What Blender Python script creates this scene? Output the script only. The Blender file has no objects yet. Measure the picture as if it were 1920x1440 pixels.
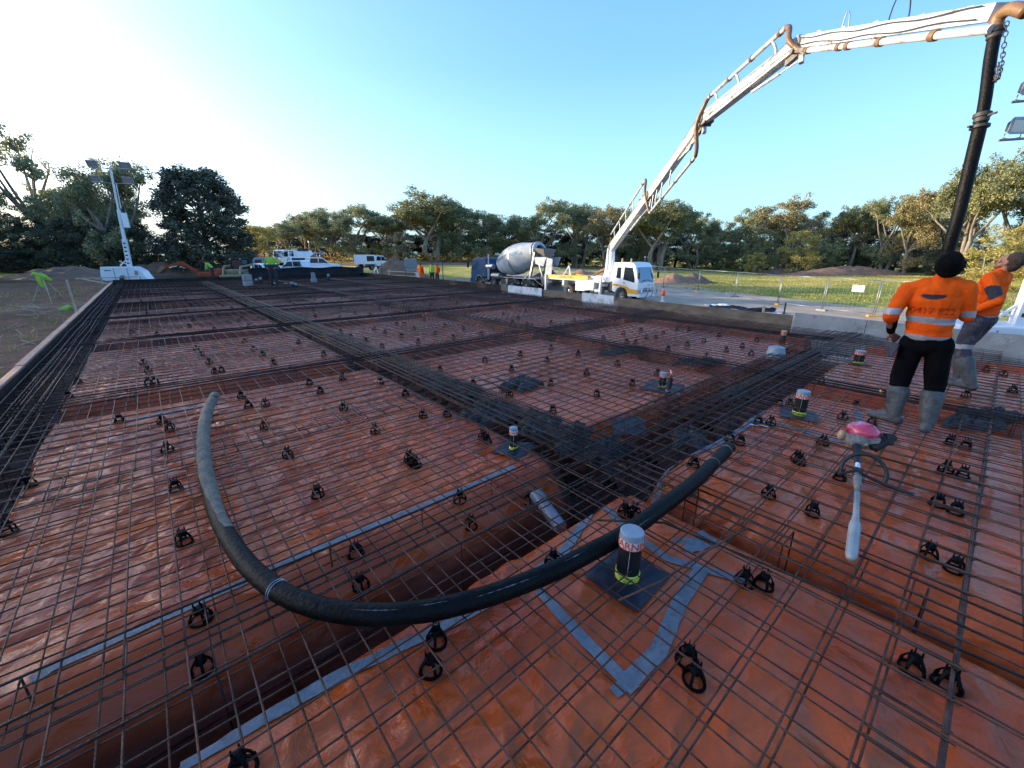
import bpy, math, random
import numpy as np
from mathutils import Vector, Matrix, Euler, noise as mnoise
R = math.radians
scene = bpy.context.scene
C = scene.collection
random.seed(7)
# ---------------------------------------------------------------- camera
CAM_H, PITCH, YAW, FPX = 1.63, R(17.35), R(40.64), 771.9
cd = bpy.data.cameras.new('camera'); cam = bpy.data.objects.new('camera', cd); C.objects.link(cam)
cam.location = (0, 0, CAM_H)
cam.rotation_euler = (R(90) - PITCH, 0, -YAW)
cd.sensor_width = 36; cd.lens = FPX / 1920 * 36
cd.clip_start = 0.05; cd.clip_end = 5000
scene.camera = cam
# ---------------------------------------------------------------- light
SUN_AZ, SUN_EL = R(-36), R(10.5)          # azimuth from +Y towards +X
w = bpy.data.worlds.new("World"); scene.world = w; w.use_nodes = True
nt = w.node_tree; nt.nodes.clear()
sky = nt.nodes.new('ShaderNodeTexSky'); sky.sky_type = 'NISHITA'; sky.sun_disc = False
sky.sun_elevation = SUN_EL; sky.sun_rotation = SUN_AZ
sky.air_density = 1.0; sky.dust_density = 3.8; sky.ozone_density = 3.0
bg = nt.nodes.new('ShaderNodeBackground'); bg.inputs[1].default_value = 0.15
out = nt.nodes.new('ShaderNodeOutputWorld')
# clear cold morning: the Nishita sky plus the pale blue band seen above the trees
tcw = nt.nodes.new('ShaderNodeTexCoord'); sx = nt.nodes.new('ShaderNodeSeparateXYZ'); nt.links.new(tcw.outputs['Generated'], sx.inputs[0])
crw = nt.nodes.new('ShaderNodeValToRGB'); nt.links.new(sx.outputs[2], crw.inputs[0]); ce = crw.color_ramp.elements
ce[0].position = 0; ce[0].color = (.235, .385, .43, 1); ce[1].position = .85; ce[1].color = (.022, .085, .25, 1)
q = ce.new(.12); q.color = (.165, .34, .44, 1); q = ce.new(.34); q.color = (.060, .185, .41, 1)
scw = nt.nodes.new('ShaderNodeVectorMath'); scw.operation = 'SCALE'; scw.inputs['Scale'].default_value = 6.67; nt.links.new(crw.outputs[0], scw.inputs[0])
sks = nt.nodes.new('ShaderNodeVectorMath'); sks.operation = 'MULTIPLY'; sks.inputs[1].default_value = (1.10, 1.14, 1.30); nt.links.new(sky.outputs[0], sks.inputs[0])
adw = nt.nodes.new('ShaderNodeVectorMath'); adw.operation = 'ADD'; nt.links.new(scw.outputs[0], adw.inputs[0]); nt.links.new(sks.outputs[0], adw.inputs[1])
nt.links.new(adw.outputs[0], bg.inputs[0]); nt.links.new(bg.outputs[0], out.inputs[0])
sl = bpy.data.lights.new('sun', 'SUN'); sl.energy = 5.0; sl.angle = R(0.5); sl.color = (1.0, 0.82, 0.55)
so = bpy.data.objects.new('sun', sl); C.objects.link(so)
sdir = Vector((math.sin(SUN_AZ) * math.cos(SUN_EL), math.cos(SUN_AZ) * math.cos(SUN_EL), math.sin(SUN_EL)))
so.rotation_euler = sdir.to_track_quat('Z', 'Y').to_euler()
scene.view_settings.view_transform = 'Standard'; scene.view_settings.look = 'None'
scene.view_settings.gamma = 1; scene.view_settings.exposure = 0.88
scene.cycles.max_bounces = 6; scene.cycles.diffuse_bounces = 3; scene.cycles.glossy_bounces = 3
scene.cycles.transparent_max_bounces = 8; scene.cycles.transmission_bounces = 4
# ---------------------------------------------------------------- survey helpers
def ray(u, v):
    """direction from the tripod height point towards a surveyed bearing"""
    x = (u - 960) / FPX; y = -(v - 720) / FPX
    f = math.cos(PITCH) + y * math.sin(PITCH); up = -math.sin(PITCH) + y * math.cos(PITCH)
    return Vector((f * math.sin(YAW) + x * math.cos(YAW), f * math.cos(YAW) - x * math.sin(YAW), up))
def G(u, v, z=0.0):
    r = ray(u, v); t = (z - CAM_H) / r.z
    return Vector((r.x * t, r.y * t, z))
def PR(X, Y, Z):
    Z -= CAM_H
    a = X * math.sin(YAW) + Y * math.cos(YAW); x = X * math.cos(YAW) - Y * math.sin(YAW)
    d = a * math.cos(PITCH) - Z * math.sin(PITCH); y = a * math.sin(PITCH) + Z * math.cos(PITCH)
    return 960 + FPX * x / d, 720 - FPX * y / d
def bearing(u, depth, v=479):
    """ground position at a given distance along the axis on a bearing"""
    r = ray(u, v); k = depth / (r.x * math.sin(YAW) + r.y * math.cos(YAW))
    return r.x * k, r.y * k
def ztop(X, Y, v):
    lo, hi = -10, 60
    for _ in range(40):
        m = (lo + hi) / 2
        if PR(X, Y, m)[1] > v: lo = m
        else: hi = m
    return lo
# ---------------------------------------------------------------- tagging
def tag(o, label=None, cat=None, group=None, kind=None):
    if label: o['label'] = label
    if cat: o['category'] = cat
    if group: o['group'] = group
    if kind: o['kind'] = kind
    return o
def thing(name, label, cat, loc=(0, 0, 0), rz=0, group=None, scale=1):
    o = bpy.data.objects.new(name, None); C.objects.link(o); o.empty_display_size = .1
    o.location = loc; o.rotation_euler = (0, 0, rz); o.scale = (scale,) * 3
    return tag(o, label, cat, group)
def copy_tree(o, parent=None, first=True):
    c = o.copy(); C.objects.link(c)
    if not first:
        c.parent = parent; c.matrix_parent_inverse = o.matrix_parent_inverse.copy()
    for ch in list(o.children): copy_tree(ch, c, False)
    return c
# ---------------------------------------------------------------- mesh builder
def frame(d):
    d = Vector(d).normalized()
    a = Vector((0, 0, 1)) if abs(d.z) < .95 else Vector((1, 0, 0))
    u = d.cross(a).normalized(); return u, u.cross(d).normalized()
class MB:
    def __init__(s): s.v = []; s.f = []; s.m = []
    def add(s, vs, fs, mi=0):
        n = len(s.v); s.v += [tuple(p) for p in vs]
        s.f += [tuple(i + n for i in f) for f in fs]; s.m += [mi] * len(fs); return s
    def box(s, c, d, rot=None, mi=0, taper=1.0):
        hx, hy, hz = d[0] / 2, d[1] / 2, d[2] / 2; vs = []
        for z in (-1, 1):
            k = taper if z > 0 else 1
            for x, y in ((-1, -1), (1, -1), (1, 1), (-1, 1)): vs.append(Vector((x * hx * k, y * hy * k, z * hz)))
        if rot is not None:
            M = rot if isinstance(rot, Matrix) else Euler(rot).to_matrix(); vs = [M @ p for p in vs]
        c = Vector(c)
        return s.add([p + c for p in vs], [(3, 2, 1, 0), (4, 5, 6, 7), (0, 1, 5, 4), (1, 2, 6, 5), (2, 3, 7, 6), (3, 0, 4, 7)], mi)
    def bb(s, x0, x1, y0, y1, z0, z1, mi=0): return s.box(((x0 + x1) / 2, (y0 + y1) / 2, (z0 + z1) / 2), (x1 - x0, y1 - y0, z1 - z0), None, mi)
    def beam(s, a, b, w, h, mi=0, w2=None, h2=None):
        a, b = Vector(a), Vector(b); u, v = frame(b - a); w2 = w2 or w; h2 = h2 or h; vs = []
        for p, ww, hh in ((a, w, h), (b, w2, h2)):
            for x, y in ((-1, -1), (1, -1), (1, 1), (-1, 1)): vs.append(p + u * x * ww / 2 + v * y * hh / 2)
        return s.add(vs, [(0, 1, 2, 3), (7, 6, 5, 4), (4, 5, 1, 0), (5, 6, 2, 1), (6, 7, 3, 2), (7, 4, 0, 3)], mi)
    def tube(s, pts, r, n=8, mi=0, cap=True, flat=1.0):
        pts = [Vector(p) for p in pts]; N = len(pts)
        rs = r if isinstance(r, (list, tuple)) else [r] * N
        base = len(s.v); pu = None
        for i, p in enumerate(pts):
            d = (pts[min(i + 1, N - 1)] - pts[max(i - 1, 0)])
            if d.length < 1e-9: d = Vector((0, 0, 1))
            d.normalize()
            if pu is None: u, v = frame(d)
            else:
                u = (pu - d * pu.dot(d))
                if u.length < 1e-6: u, v = frame(d)
                u.normalize(); v = u.cross(d)
            pu = u
            for k in range(n):
                t = 2 * math.pi * k / n
                s.v.append(tuple(p + u * math.cos(t) * rs[i] + v * math.sin(t) * rs[i] * flat))
        for i in range(N - 1):
            for k in range(n):
                a = base + i * n + k; b = base + i * n + (k + 1) % n
                s.f.append((a, a + n, b + n, b)); s.m.append(mi)
        if cap:
            s.f.append(tuple(base + k for k in range(n))); s.m.append(mi)
            s.f.append(tuple(base + (N - 1) * n + k for k in reversed(range(n)))); s.m.append(mi)
        return s
    def cyl(s, a, b, r, r2=None, n=16, mi=0, cap=True): return s.tube([a, b], [r, r if r2 is None else r2], n, mi, cap)
    def lathe(s, prof, o=(0, 0, 0), axis=(0, 0, 1), n=24, mi=0):
        o = Vector(o); ax = Vector(axis).normalized(); u, v = frame(ax); base = len(s.v)
        for r, h in prof:
            for k in range(n):
                t = 2 * math.pi * k / n
                s.v.append(tuple(o + ax * h + (u * math.cos(t) + v * math.sin(t)) * r))
        for i in range(len(prof) - 1):
            for k in range(n):
                a = base + i * n + k; b = base + i * n + (k + 1) % n
                s.f.append((a, a + n, b + n, b)); s.m.append(mi)
        return s
    def prism(s, poly, axis, lo, hi, mi=0):
        """poly 2D extruded along axis 0/1/2"""
        n = len(poly); vs = []
        for h in (lo, hi):
            for a, b in poly:
                vs.append({0: (h, a, b), 1: (a, h, b), 2: (a, b, h)}[axis])
        fs = [tuple(range(n))[::-1], tuple(range(n, 2 * n))] + [(i, (i + 1) % n, n + (i + 1) % n, n + i) for i in range(n)]
        return s.add(vs, fs, mi)
    def ell(s, c, r, n=12, m=8, rot=None, mi=0):
        c = Vector(c); M = Euler(rot).to_matrix() if rot is not None and not isinstance(rot, Matrix) else rot; vs = []
        r = (r, r, r) if isinstance(r, (int, float)) else r
        for i in range(m + 1):
            ph = math.pi * i / m
            for k in range(n):
                t = 2 * math.pi * k / n
                p = Vector((math.sin(ph) * math.cos(t) * r[0], math.sin(ph) * math.sin(t) * r[1], math.cos(ph) * r[2]))
                if M: p = M @ p
                vs.append(p + c)
        fs = []
        for i in range(m):
            for k in range(n):
                a = i * n + k; b = i * n + (k + 1) % n; fs.append((a, a + n, b + n, b))
        return s.add(vs, fs, mi)
    def cap(s, a, b, r, r2=None, n=10, mi=0):
        """round-ended tapered limb"""
        a, b = Vector(a), Vector(b); r2 = r if r2 is None else r2; d = (b - a).normalized(); pts = []; rs = []
        for k in (80, 55, 30): pts.append(a - d * r * math.sin(R(k))); rs.append(r * math.cos(R(k)))
        for q in (0, .5, 1): pts.append(a.lerp(b, q)); rs.append(r + (r2 - r) * q)
        for k in (30, 55, 80): pts.append(b + d * r2 * math.sin(R(k))); rs.append(r2 * math.cos(R(k)))
        return s.tube(pts, rs, n, mi)
    def mesh(s, name, mats, smooth=False):
        me = bpy.data.meshes.new(name); me.from_pydata(s.v, [], s.f)
        for m in (mats if isinstance(mats, (list, tuple)) else [mats]): me.materials.append(m)
        if any(s.m): me.polygons.foreach_set('material_index', s.m)
        if smooth: me.polygons.foreach_set('use_smooth', [True] * len(s.f))
        me.update(); return me
    def build(s, name, mats, parent=None, smooth=False, bevel=0, sharp=None):
        o = bpy.data.objects.new(name, s.mesh(name, mats, smooth)); C.objects.link(o)
        if parent: o.parent = parent
        if smooth and sharp: o.data.set_sharp_from_angle(angle=R(sharp))
        if bevel:
            b = o.modifiers.new('bevel', 'BEVEL'); b.width = bevel; b.segments = 2; b.limit_method = 'ANGLE'; b.angle_limit = R(35)
        return o
def remeshed(mb, name, mats, parent, voxel, colfn=None, smooth_it=3, disp=0, dscale=10):
    """fuse overlapping forms into one continuous surface"""
    me = mb.mesh(name + '_raw', mats if isinstance(mats, (list, tuple)) else [mats])
    t = bpy.data.objects.new('tmp', me); C.objects.link(t)
    r = t.modifiers.new('r', 'REMESH'); r.mode = 'VOXEL'; r.voxel_size = voxel; r.use_smooth_shade = True
    if smooth_it:
        sm = t.modifiers.new('s', 'SMOOTH'); sm.iterations = smooth_it; sm.factor = .5
    dg = bpy.context.evaluated_depsgraph_get(); dg.update()
    nm = bpy.data.meshes.new_from_object(t.evaluated_get(dg)); nm.name = name
    C.objects.unlink(t); bpy.data.objects.remove(t)
    nm.materials.clear()
    for m in (mats if isinstance(mats, (list, tuple)) else [mats]): nm.materials.append(m)
    nv = len(nm.vertices)
    if disp:
        co = np.empty(nv * 3); nm.vertices.foreach_get('co', co); no = np.empty(nv * 3); nm.vertices.foreach_get('normal', no)
        co = co.reshape(-1, 3); no = no.reshape(-1, 3)
        h = np.array([mnoise.noise(Vector((p[0] * dscale, p[1] * dscale, p[2] * dscale * .55))) for p in co])
        h += .5 * np.array([mnoise.noise(Vector((p[0] * dscale * 2.3 + 5, p[1] * dscale * 2.3, p[2] * dscale * 1.2))) for p in co])
        co += no * (h * disp)[:, None]; nm.vertices.foreach_set('co', co.ravel())
    if colfn:
        idx = [colfn(p.center) for p in nm.polygons]; nm.polygons.foreach_set('material_index', idx)
    nm.polygons.foreach_set('use_smooth', [True] * len(nm.polygons)); nm.update()
    o = bpy.data.objects.new(name, nm); C.objects.link(o); o.parent = parent; return o
# ---------------------------------------------------------------- materials
def mat(name, c1, c2=None, scale=6, rough=.6, metal=0, bump=0, bscale=None, rough2=None, spec=.5, coords='Object', detail=6,
        island=0, trans=0, coat=0, dirt=None, dirt_amt=.4, dscale=4, stretch=None):
    m = bpy.data.materials.new(name); m.use_nodes = True; n = m.node_tree.nodes; l = m.node_tree.links
    p = n['Principled BSDF']; p.inputs['Roughness'].default_value = rough; p.inputs['Metallic'].default_value = metal
    p.inputs['Specular IOR Level'].default_value = spec
    if coat: p.inputs['Coat Weight'].default_value = coat; p.inputs['Coat Roughness'].default_value = .1
    tc = n.new('ShaderNodeTexCoord'); vec = tc.outputs[coords]
    if stretch:
        mp = n.new('ShaderNodeMapping'); mp.inputs['Scale'].default_value = stretch; l.new(vec, mp.inputs[0]); vec = mp.outputs[0]
    col = None
    c1 = tuple(c1) + (1,); p.inputs['Base Color'].default_value = c1
    if c2:
        nz = n.new('ShaderNodeTexNoise'); nz.inputs['Scale'].default_value = scale; nz.inputs['Detail'].default_value = detail; l.new(vec, nz.inputs[0])
        cr = n.new('ShaderNodeValToRGB'); cr.color_ramp.elements[0].position = .35; cr.color_ramp.elements[1].position = .65
        cr.color_ramp.elements[0].color = c1; cr.color_ramp.elements[1].color = tuple(c2) + (1,)
        l.new(nz.outputs[0], cr.inputs[0]); col = cr.outputs[0]
        if rough2 is not None:
            mr = n.new('ShaderNodeMapRange'); mr.inputs[3].default_value = rough; mr.inputs[4].default_value = rough2
            l.new(nz.outputs[0], mr.inputs[0]); l.new(mr.outputs[0], p.inputs['Roughness'])
    if dirt:
        nd = n.new('ShaderNodeTexNoise'); nd.inputs['Scale'].default_value = dscale; nd.inputs['Detail'].default_value = 8; nd.inputs['Roughness'].default_value = .7; l.new(vec, nd.inputs[0])
        dr = n.new('ShaderNodeValToRGB'); dr.color_ramp.elements[0].position = 1 - dirt_amt - .08; dr.color_ramp.elements[1].position = 1 - dirt_amt + .1
        l.new(nd.outputs[0], dr.inputs[0])
        mx = n.new('ShaderNodeMixRGB'); l.new(dr.outputs[0], mx.inputs[0])
        if col: l.new(col, mx.inputs[1])
        else: mx.inputs[1].default_value = c1
        mx.inputs[2].default_value = tuple(dirt) + (1,); col = mx.outputs[0]
    if island:
        ge = n.new('ShaderNodeNewGeometry'); hv = n.new('ShaderNodeHueSaturation')
        mr = n.new('ShaderNodeMapRange'); mr.inputs[3].default_value = 1 - island; mr.inputs[4].default_value = 1 + island
        l.new(ge.outputs['Random Per Island'], mr.inputs[0]); l.new(mr.outputs[0], hv.inputs['Value'])
        if col: l.new(col, hv.inputs['Color'])
        else: hv.inputs['Color'].default_value = c1
        col = hv.outputs[0]
    if col: l.new(col, p.inputs['Base Color'])
    if bump:
        nb = n.new('ShaderNodeTexNoise'); nb.inputs['Scale'].default_value = bscale or scale * 3; nb.inputs['Detail'].default_value = 6; l.new(vec, nb.inputs[0])
        b = n.new('ShaderNodeBump'); b.inputs['Strength'].default_value = bump; b.inputs['Distance'].default_value = .02
        l.new(nb.outputs[0], b.inputs['Height']); l.new(b.outputs[0], p.inputs['Normal'])
    if trans:
        tr = n.new('ShaderNodeBsdfTranslucent'); ms = n.new('ShaderNodeMixShader'); ms.inputs[0].default_value = trans
        if col: l.new(col, tr.inputs[0])
        else: tr.inputs[0].default_value = c1
        l.new(p.outputs[0], ms.inputs[1]); l.new(tr.outputs[0], ms.inputs[2]); l.new(ms.outputs[0], n['Material Output'].inputs[0])
    return m
M = {}
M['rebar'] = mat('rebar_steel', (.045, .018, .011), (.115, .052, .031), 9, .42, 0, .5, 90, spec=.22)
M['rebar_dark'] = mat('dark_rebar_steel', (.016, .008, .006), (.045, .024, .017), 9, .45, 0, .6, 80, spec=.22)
M['chair'] = mat('black_plastic', (.0025, .0025, .003), None, rough=.6, spec=.10)
M['tape'] = mat('grey_tape', (.135, .15, .165), (.195, .21, .225), 14, .55, .05, .35, 60, dirt=(.10, .08, .07), dirt_amt=.4, dscale=18)
M['hose'] = mat('hose_rubber', (.002, .002, .0022), (.005, .0048, .0048), 10, .5, 0, .35, 40, dirt=(.035, .031, .027), dirt_amt=.27, dscale=9, spec=.12)
M['mud_shade'] = mat('wet_concrete', (.018, .019, .0175), (.062, .062, .056), 34, .85, 0, 1, 60)
M['ply'] = mat('stained_ply', (.20, .145, .10), (.11, .08, .055), 3, .75, 0, .3, 30, stretch=(1, 1, 3))
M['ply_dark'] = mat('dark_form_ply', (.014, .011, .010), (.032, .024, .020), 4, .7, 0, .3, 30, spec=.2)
M['ply_white'] = mat('concrete_spattered_board', (.72, .72, .71), (.58, .58, .57), 3, .8, 0, .5, 30, dirt=(.16, .14, .12), dirt_amt=.40, dscale=3)
M['ply_grey'] = mat('concrete_coated_board', (.30, .31, .31), (.22, .22, .21), 4, .8, 0, .6, 25, dirt=(.13, .11, .10), dirt_amt=.36, dscale=5)
M['timber'] = mat('pine_timber', (.70, .34, .19), (.50, .24, .14), 3, .75, 0, .3, 30, stretch=(4, .5, 4))
M['timber_pale'] = mat('pale_timber', (.50, .37, .25), (.36, .26, .17), 5, .75, 0, .2, 30)  # paler timber colour for stakes, planks and twigs
M['bplastic'] = mat('black_sheet_plastic', (.004, .004, .005), (.010, .010, .011), 3, .5, 0, .8, 5, spec=.2)
M['white'] = mat('white_paint', (.72, .74, .76), (.62, .64, .66), 2, .35, 0, 0, coat=.3, dirt=(.3, .26, .22), dirt_amt=.3, dscale=3)
M['whitec'] = mat('clean_white_paint', (.78, .79, .80), None, rough=.3, coat=.4)
M['blue'] = mat('dark_blue_paint', (.003, .065, .15), (.003, .050, .12), 2, .45, 0, 0, spec=.3)
M['drum'] = mat('drum_paint', (.44, .48, .50), (.34, .37, .39), 2, .8, 0, 0, dirt=(.30, .28, .25), dirt_amt=.36, dscale=1.2)
M['glass'] = mat('tinted_glass', (.02, .03, .04), None, rough=.04, spec=.9)
M['glassb'] = mat('sky_reflecting_glass', (.10, .16, .22), None, rough=.05, metal=.6, spec=.9)
M['chrome'] = mat('brushed_alloy', (.55, .56, .58), None, rough=.28, metal=.9)
M['steel'] = mat('galvanised_steel', (.35, .36, .37), (.25, .26, .27), 8, .45, .7)
M['dark'] = mat('dark_chassis', (.02, .02, .022), (.045, .04, .038), 3, .6, 0, .3, 20)
M['tyre'] = mat('tyre_rubber', (.018, .018, .018), (.05, .045, .04), 5, .85)
M['rim'] = mat('dirty_wheel_steel', (.30, .30, .30), (.18, .17, .16), 5, .5, .5)
M['yellow'] = mat('yellow_paint', (.85, .42, .02), (.72, .34, .02), 3, .4)
M['yellow_lime'] = mat('fluoro_yellow_tape', (.62, .66, .05), None, rough=.5)
M['orange'] = mat('digger_orange', (.42, .07, .015), (.30, .05, .015), 3, .45)
M['red'] = mat('fluoro_red', (.85, .07, .02), None, rough=.5)
M['sand'] = mat('tan_paint', (.32, .26, .15), (.22, .18, .11), 3, .5)
M['pipe_b'] = mat('brown_worn_paint', (.26, .14, .06), (.16, .09, .05), 5, .5, .2, .3, 20)
M['boom'] = mat('boom_white_paint', (.62, .62, .61), (.52, .52, .51), 3, .4, 0, 0, coat=.2, dirt=(.20, .17, .14), dirt_amt=.40, dscale=3)
M['blackm'] = mat('black_membrane_patch', (.008, .009, .022), (.014, .015, .03), 6, .45, 0, .5, 12)
M['capgrey'] = mat('grey_pipe_cap', (.26, .30, .34), (.19, .23, .26), 9, .5, dirt=(.12, .12, .12), dirt_amt=.36, dscale=12)
M['white_label'] = mat('white_label', (.55, .55, .56), None, rough=.5)
M['black'] = mat('matt_black', (.008, .008, .008), None, rough=.6)
M['copper'] = mat('copper_pipe', (.75, .32, .18), None, rough=.35, metal=.8)
M['pvc'] = mat('grey_pvc', (.18, .20, .23), (.13, .15, .17), 5, .45)
M['pink'] = mat('pink_plastic_wrap', (.62, .045, .10), (.48, .03, .07), 12, .15, 0, .8, 25, coat=.6)
M['poly'] = mat('white_poly', (.30, .31, .30), (.22, .23, .22), 8, .4, dirt=(.20, .18, .16), dirt_amt=.34, dscale=9)
M['grime'] = mat('concrete_grimed_metal', (.22, .20, .18), (.12, .11, .10), 14, .7, 0, .6, 50)
M['tan'] = mat('tan_plastic', (.45, .28, .13), None, rough=.5)
M['skin'] = mat('skin', (.26, .125, .085), (.20, .095, .065), 12, .5, 0, .1, 60)
M['hivis_o'] = mat('orange_hivis_cloth', (.90, .115, .006), (.76, .085, .004), 5, .85, 0, .5, 16, spec=.15)
M['hivis_y'] = mat('lime_hivis_cloth', (.33, .55, .06), (.27, .47, .05), 5, .85)
M['reflect'] = mat('silver_reflective_tape', (.36, .36, .38), (.29, .29, .31), 14, .45, .1)
M['navy'] = mat('charcoal_cloth', (.035, .03, .04), (.025, .022, .03), 8, .9, 0, .5, 30)
M['blackc'] = mat('black_cloth', (.0025, .0025, .0035), (.005, .0045, .006), 8, .9, 0, .5, 18, spec=.08)
M['greyc'] = mat('worn_grey_cloth', (.045, .04, .055), (.025, .022, .03), 9, .9, 0, .6, 22, dirt=(.14, .13, .13), dirt_amt=.38, dscale=10)
M['boot'] = mat('muddy_rubber_boot', (.045, .047, .05), (.085, .087, .085), 12, .65, 0, .5, 30)
M['sole'] = mat('boot_sole', (.01, .01, .01), None, rough=.7)
M['beanie'] = mat('black_knit', (.004, .003, .0035), (.007, .006, .006), 50, .95, 0, 1, 120, spec=.1)
M['hair'] = mat('dark_brown_hair', (.022, .014, .010), (.04, .026, .018), 60, .7, 0, 1, 160, stretch=(1, 1, .3))
M['darkred'] = mat('shirt_print', (.62, .06, .008), None, rough=.85)
M['bark'] = mat('pale_bark', (.30, .25, .20), (.16, .13, .10), 3, .85, 0, .6, 12, stretch=(1, 1, .25))
M['bark_d'] = mat('dark_bark', (.09, .07, .055), (.05, .04, .03), 3, .9, 0, .6, 12)
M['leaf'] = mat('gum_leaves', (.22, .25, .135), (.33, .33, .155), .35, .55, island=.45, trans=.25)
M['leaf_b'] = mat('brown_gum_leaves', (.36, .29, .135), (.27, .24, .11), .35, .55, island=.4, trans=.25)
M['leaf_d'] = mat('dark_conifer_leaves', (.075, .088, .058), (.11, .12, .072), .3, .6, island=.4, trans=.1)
M['leaf_y'] = mat('golden_leaves', (.50, .40, .10), (.36, .32, .10), .4, .55, island=.4, trans=.3)
M['leaf_g'] = mat('olive_leaves', (.26, .25, .10), (.19, .20, .085), .4, .55, island=.4, trans=.25)
M['vine'] = mat('autumn_vine_leaves', (.50, .26, .03), (.38, .22, .04), .5, .6, island=.4, trans=.3)
M['soil'] = mat('heaped_soil', (.24, .14, .085), (.15, .09, .055), 1.2, .95, 0, 1, 4)
M['clay'] = mat('orange_clay_soil', (.36, .20, .12), (.24, .13, .08), 1.2, .95, 0, 1, 4)
# ================================================================ THE GROUND
CP = [(15,0,-1.4),(14,-6,-1.2),(16,8,-1.5),(17,16,-1.5),(17,26,-1.45),(18,34,-1.3),(24,18,-1.65),(28,10,-1.65),(31,5,-1.68),(28,22,-1.65),(27,32,-1.6),(28,38,-1.5),
      (34,2,-1.7),(38,15,-1.7),(45,8,-1.7),(42,25,-1.6),(60,20,-1.7),(70,5,-1.7),(60,0,-1.7),(90,30,-1.7),(126,35,-1.7),(100,0,-1.7),(120,60,-1.2),(80,50,-1.2),
      (24,43,-1.1),(22,50,-.6),(26,58,-.3),(14,40,-.9),(14,50,-.5),(9,62,-.9),(19,80,0),(40,60,-.4),(48,80,.2),(56,107,.85),(80,120,.9),(30,110,.6),(5,80,-.8),
      (5,38,-.6),(0,38,-.5),(-2.4,38,-.45),(-2.6,5,-.35),(-2.6,-2,-.35),(-3.0,14,-.5),(-3.0,24,-.55),(-3.6,9,-.6),(-5,14,-.8),(-5,34,-.85),(-7,22,-.95),(-9,8,-.9),(-12,30,-1.0),
      (-3,50,-.6),(-1,43,-.5),(-10,60,-.8),(-25,55,-.8),(-30,80,-.5),(-60,100,0),(-40,20,-1),(-100,60,0),(0,-15,-1.2),(-30,-30,-1),(40,-30,-1.7),
      (0,200,1.2),(100,200,1.2),(250,80,-.8),(250,-60,-1.2),(-150,200,1),(0,600,1.5),(500,300,.5),(600,0,0),(0,-300,-1),(-400,0,0),(-300,500,1)]
CPA = np.array(CP, float)
def SX(Y): return 11.35 + .1 * min(Y, 23)            # inner face of the right-hand form
SX0, SY0, SY1 = -1.62, -6.0, 34.8
def terr(X, Y):
    X = np.atleast_1d(np.asarray(X, float)); Y = np.atleast_1d(np.asarray(Y, float))
    z = np.empty(X.shape)
    for s in range(0, X.size, 20000):
        x = X.ravel()[s:s+20000]; y = Y.ravel()[s:s+20000]
        d2 = (x[:, None] - CPA[:, 0]) ** 2 + (y[:, None] - CPA[:, 1]) ** 2 + 1.0
        wt = d2 ** -1.9; z.ravel()[s:s+20000] = (wt * CPA[:, 2]).sum(1) / wt.sum(1)
    return z
def T(x, y): return float(terr(x, y)[0])
def nz(x, y, s, seed=0): return mnoise.noise(Vector((x * s + seed, y * s - seed, seed * .7)))
def in_slab(x, y, m=0): return SX0 - m < x < SX(y) + m and SY0 - m < y < SY1 + m
radii = [0.6] + list(np.geomspace(1.2, 1500, 190)); NA = 300
gv = []; gx = []; gy = []
for r in radii:
    for k in range(NA):
        t = 2 * math.pi * k / NA; gx.append(r * math.sin(t)); gy.append(r * math.cos(t))
gz = terr(gx, gy); cols = []
def zone(x, y):
    """ground cover colour: dirt apron, cart track gravel, mown field, dry grass"""
    n = nz(x, y, .12, 3) + .5 * nz(x, y, .5, 9) + .3 * nz(x, y, 2.1, 1)
    dirt = 0.
    if x < 20 and y < 60: dirt = 1.
    if x < 12 and y < 75: dirt = 1.
    if -60 < x < 32 + 2 * n and y < 46 + 3 * n: dirt = 1.
    if y < -1 and x < 60: dirt = 1.
    if x < -14 + 3 * n: dirt = 0. if y > 45 else dirt
    d2 = max(0, 1 - abs(y - 30) / 60)
    return dirt, n
for i, (x, y) in enumerate(zip(gx, gy)):
    z = gz[i]; r = math.hypot(x, y)
    dirt, n = zone(x, y)
    if in_slab(x, y, .1): z = min(z, -1.05)
    else:
        if r < 60: z += (.07 * nz(x, y, .9, 2) + .03 * nz(x, y, 3.1, 5)) * (1 if x < 0 else .35)
        if x < -2.2 and y < 40: z += .16 * max(0, nz(x, y, .45, 4)) + .05 * nz(x, y, 1.9, 8)
        z += .12 * nz(x, y, .05, 6) * min(1, r / 60)
    if dirt > .5:
        if x > 12: c = (.27, .20, .14)
        elif x > -2 and y > 34: c = (.12, .08, .06)
        else: c = (.22, .11, .058)
        k = 1 + .35 * n; c = tuple(q * k for q in c)
    else:
        g = nz(x, y, .035, 12) + .6 * nz(x, y, .15, 4) + .25 * nz(x, y, .8, 2)
        g2 = min(1, max(0, .5 + 1.1 * g)); a, b = (.26, .27, .045), (.74, .52, .15)
        c = tuple(p * (1 - g2) + q * g2 for p, q in zip(a, b))
    cols.append(c); gv.append((x, y, z))
gf = []
for i in range(len(radii) - 1):
    for k in range(NA):
        a = i * NA + k; b = i * NA + (k + 1) % NA; gf.append((a, b, b + NA, a + NA))
gf.append(tuple(range(NA)))
me = bpy.data.meshes.new('ground'); me.from_pydata(gv, [], gf); me.update()
ca = me.color_attributes.new('cover', 'FLOAT_COLOR', 'POINT')
ca.data.foreach_set('color', [q for c in cols for q in (*[max(0, k) for k in c], 1)])
me.polygons.foreach_set('use_smooth', [True] * len(gf))
gm = bpy.data.materials.new('ground_cover'); gm.use_nodes = True; n = gm.node_tree.nodes; l = gm.node_tree.links
p = n['Principled BSDF']; p.inputs['Roughness'].default_value = .95; p.inputs['Specular IOR Level'].default_value = .15
at = n.new('ShaderNodeAttribute'); at.attribute_name = 'cover'
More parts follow.
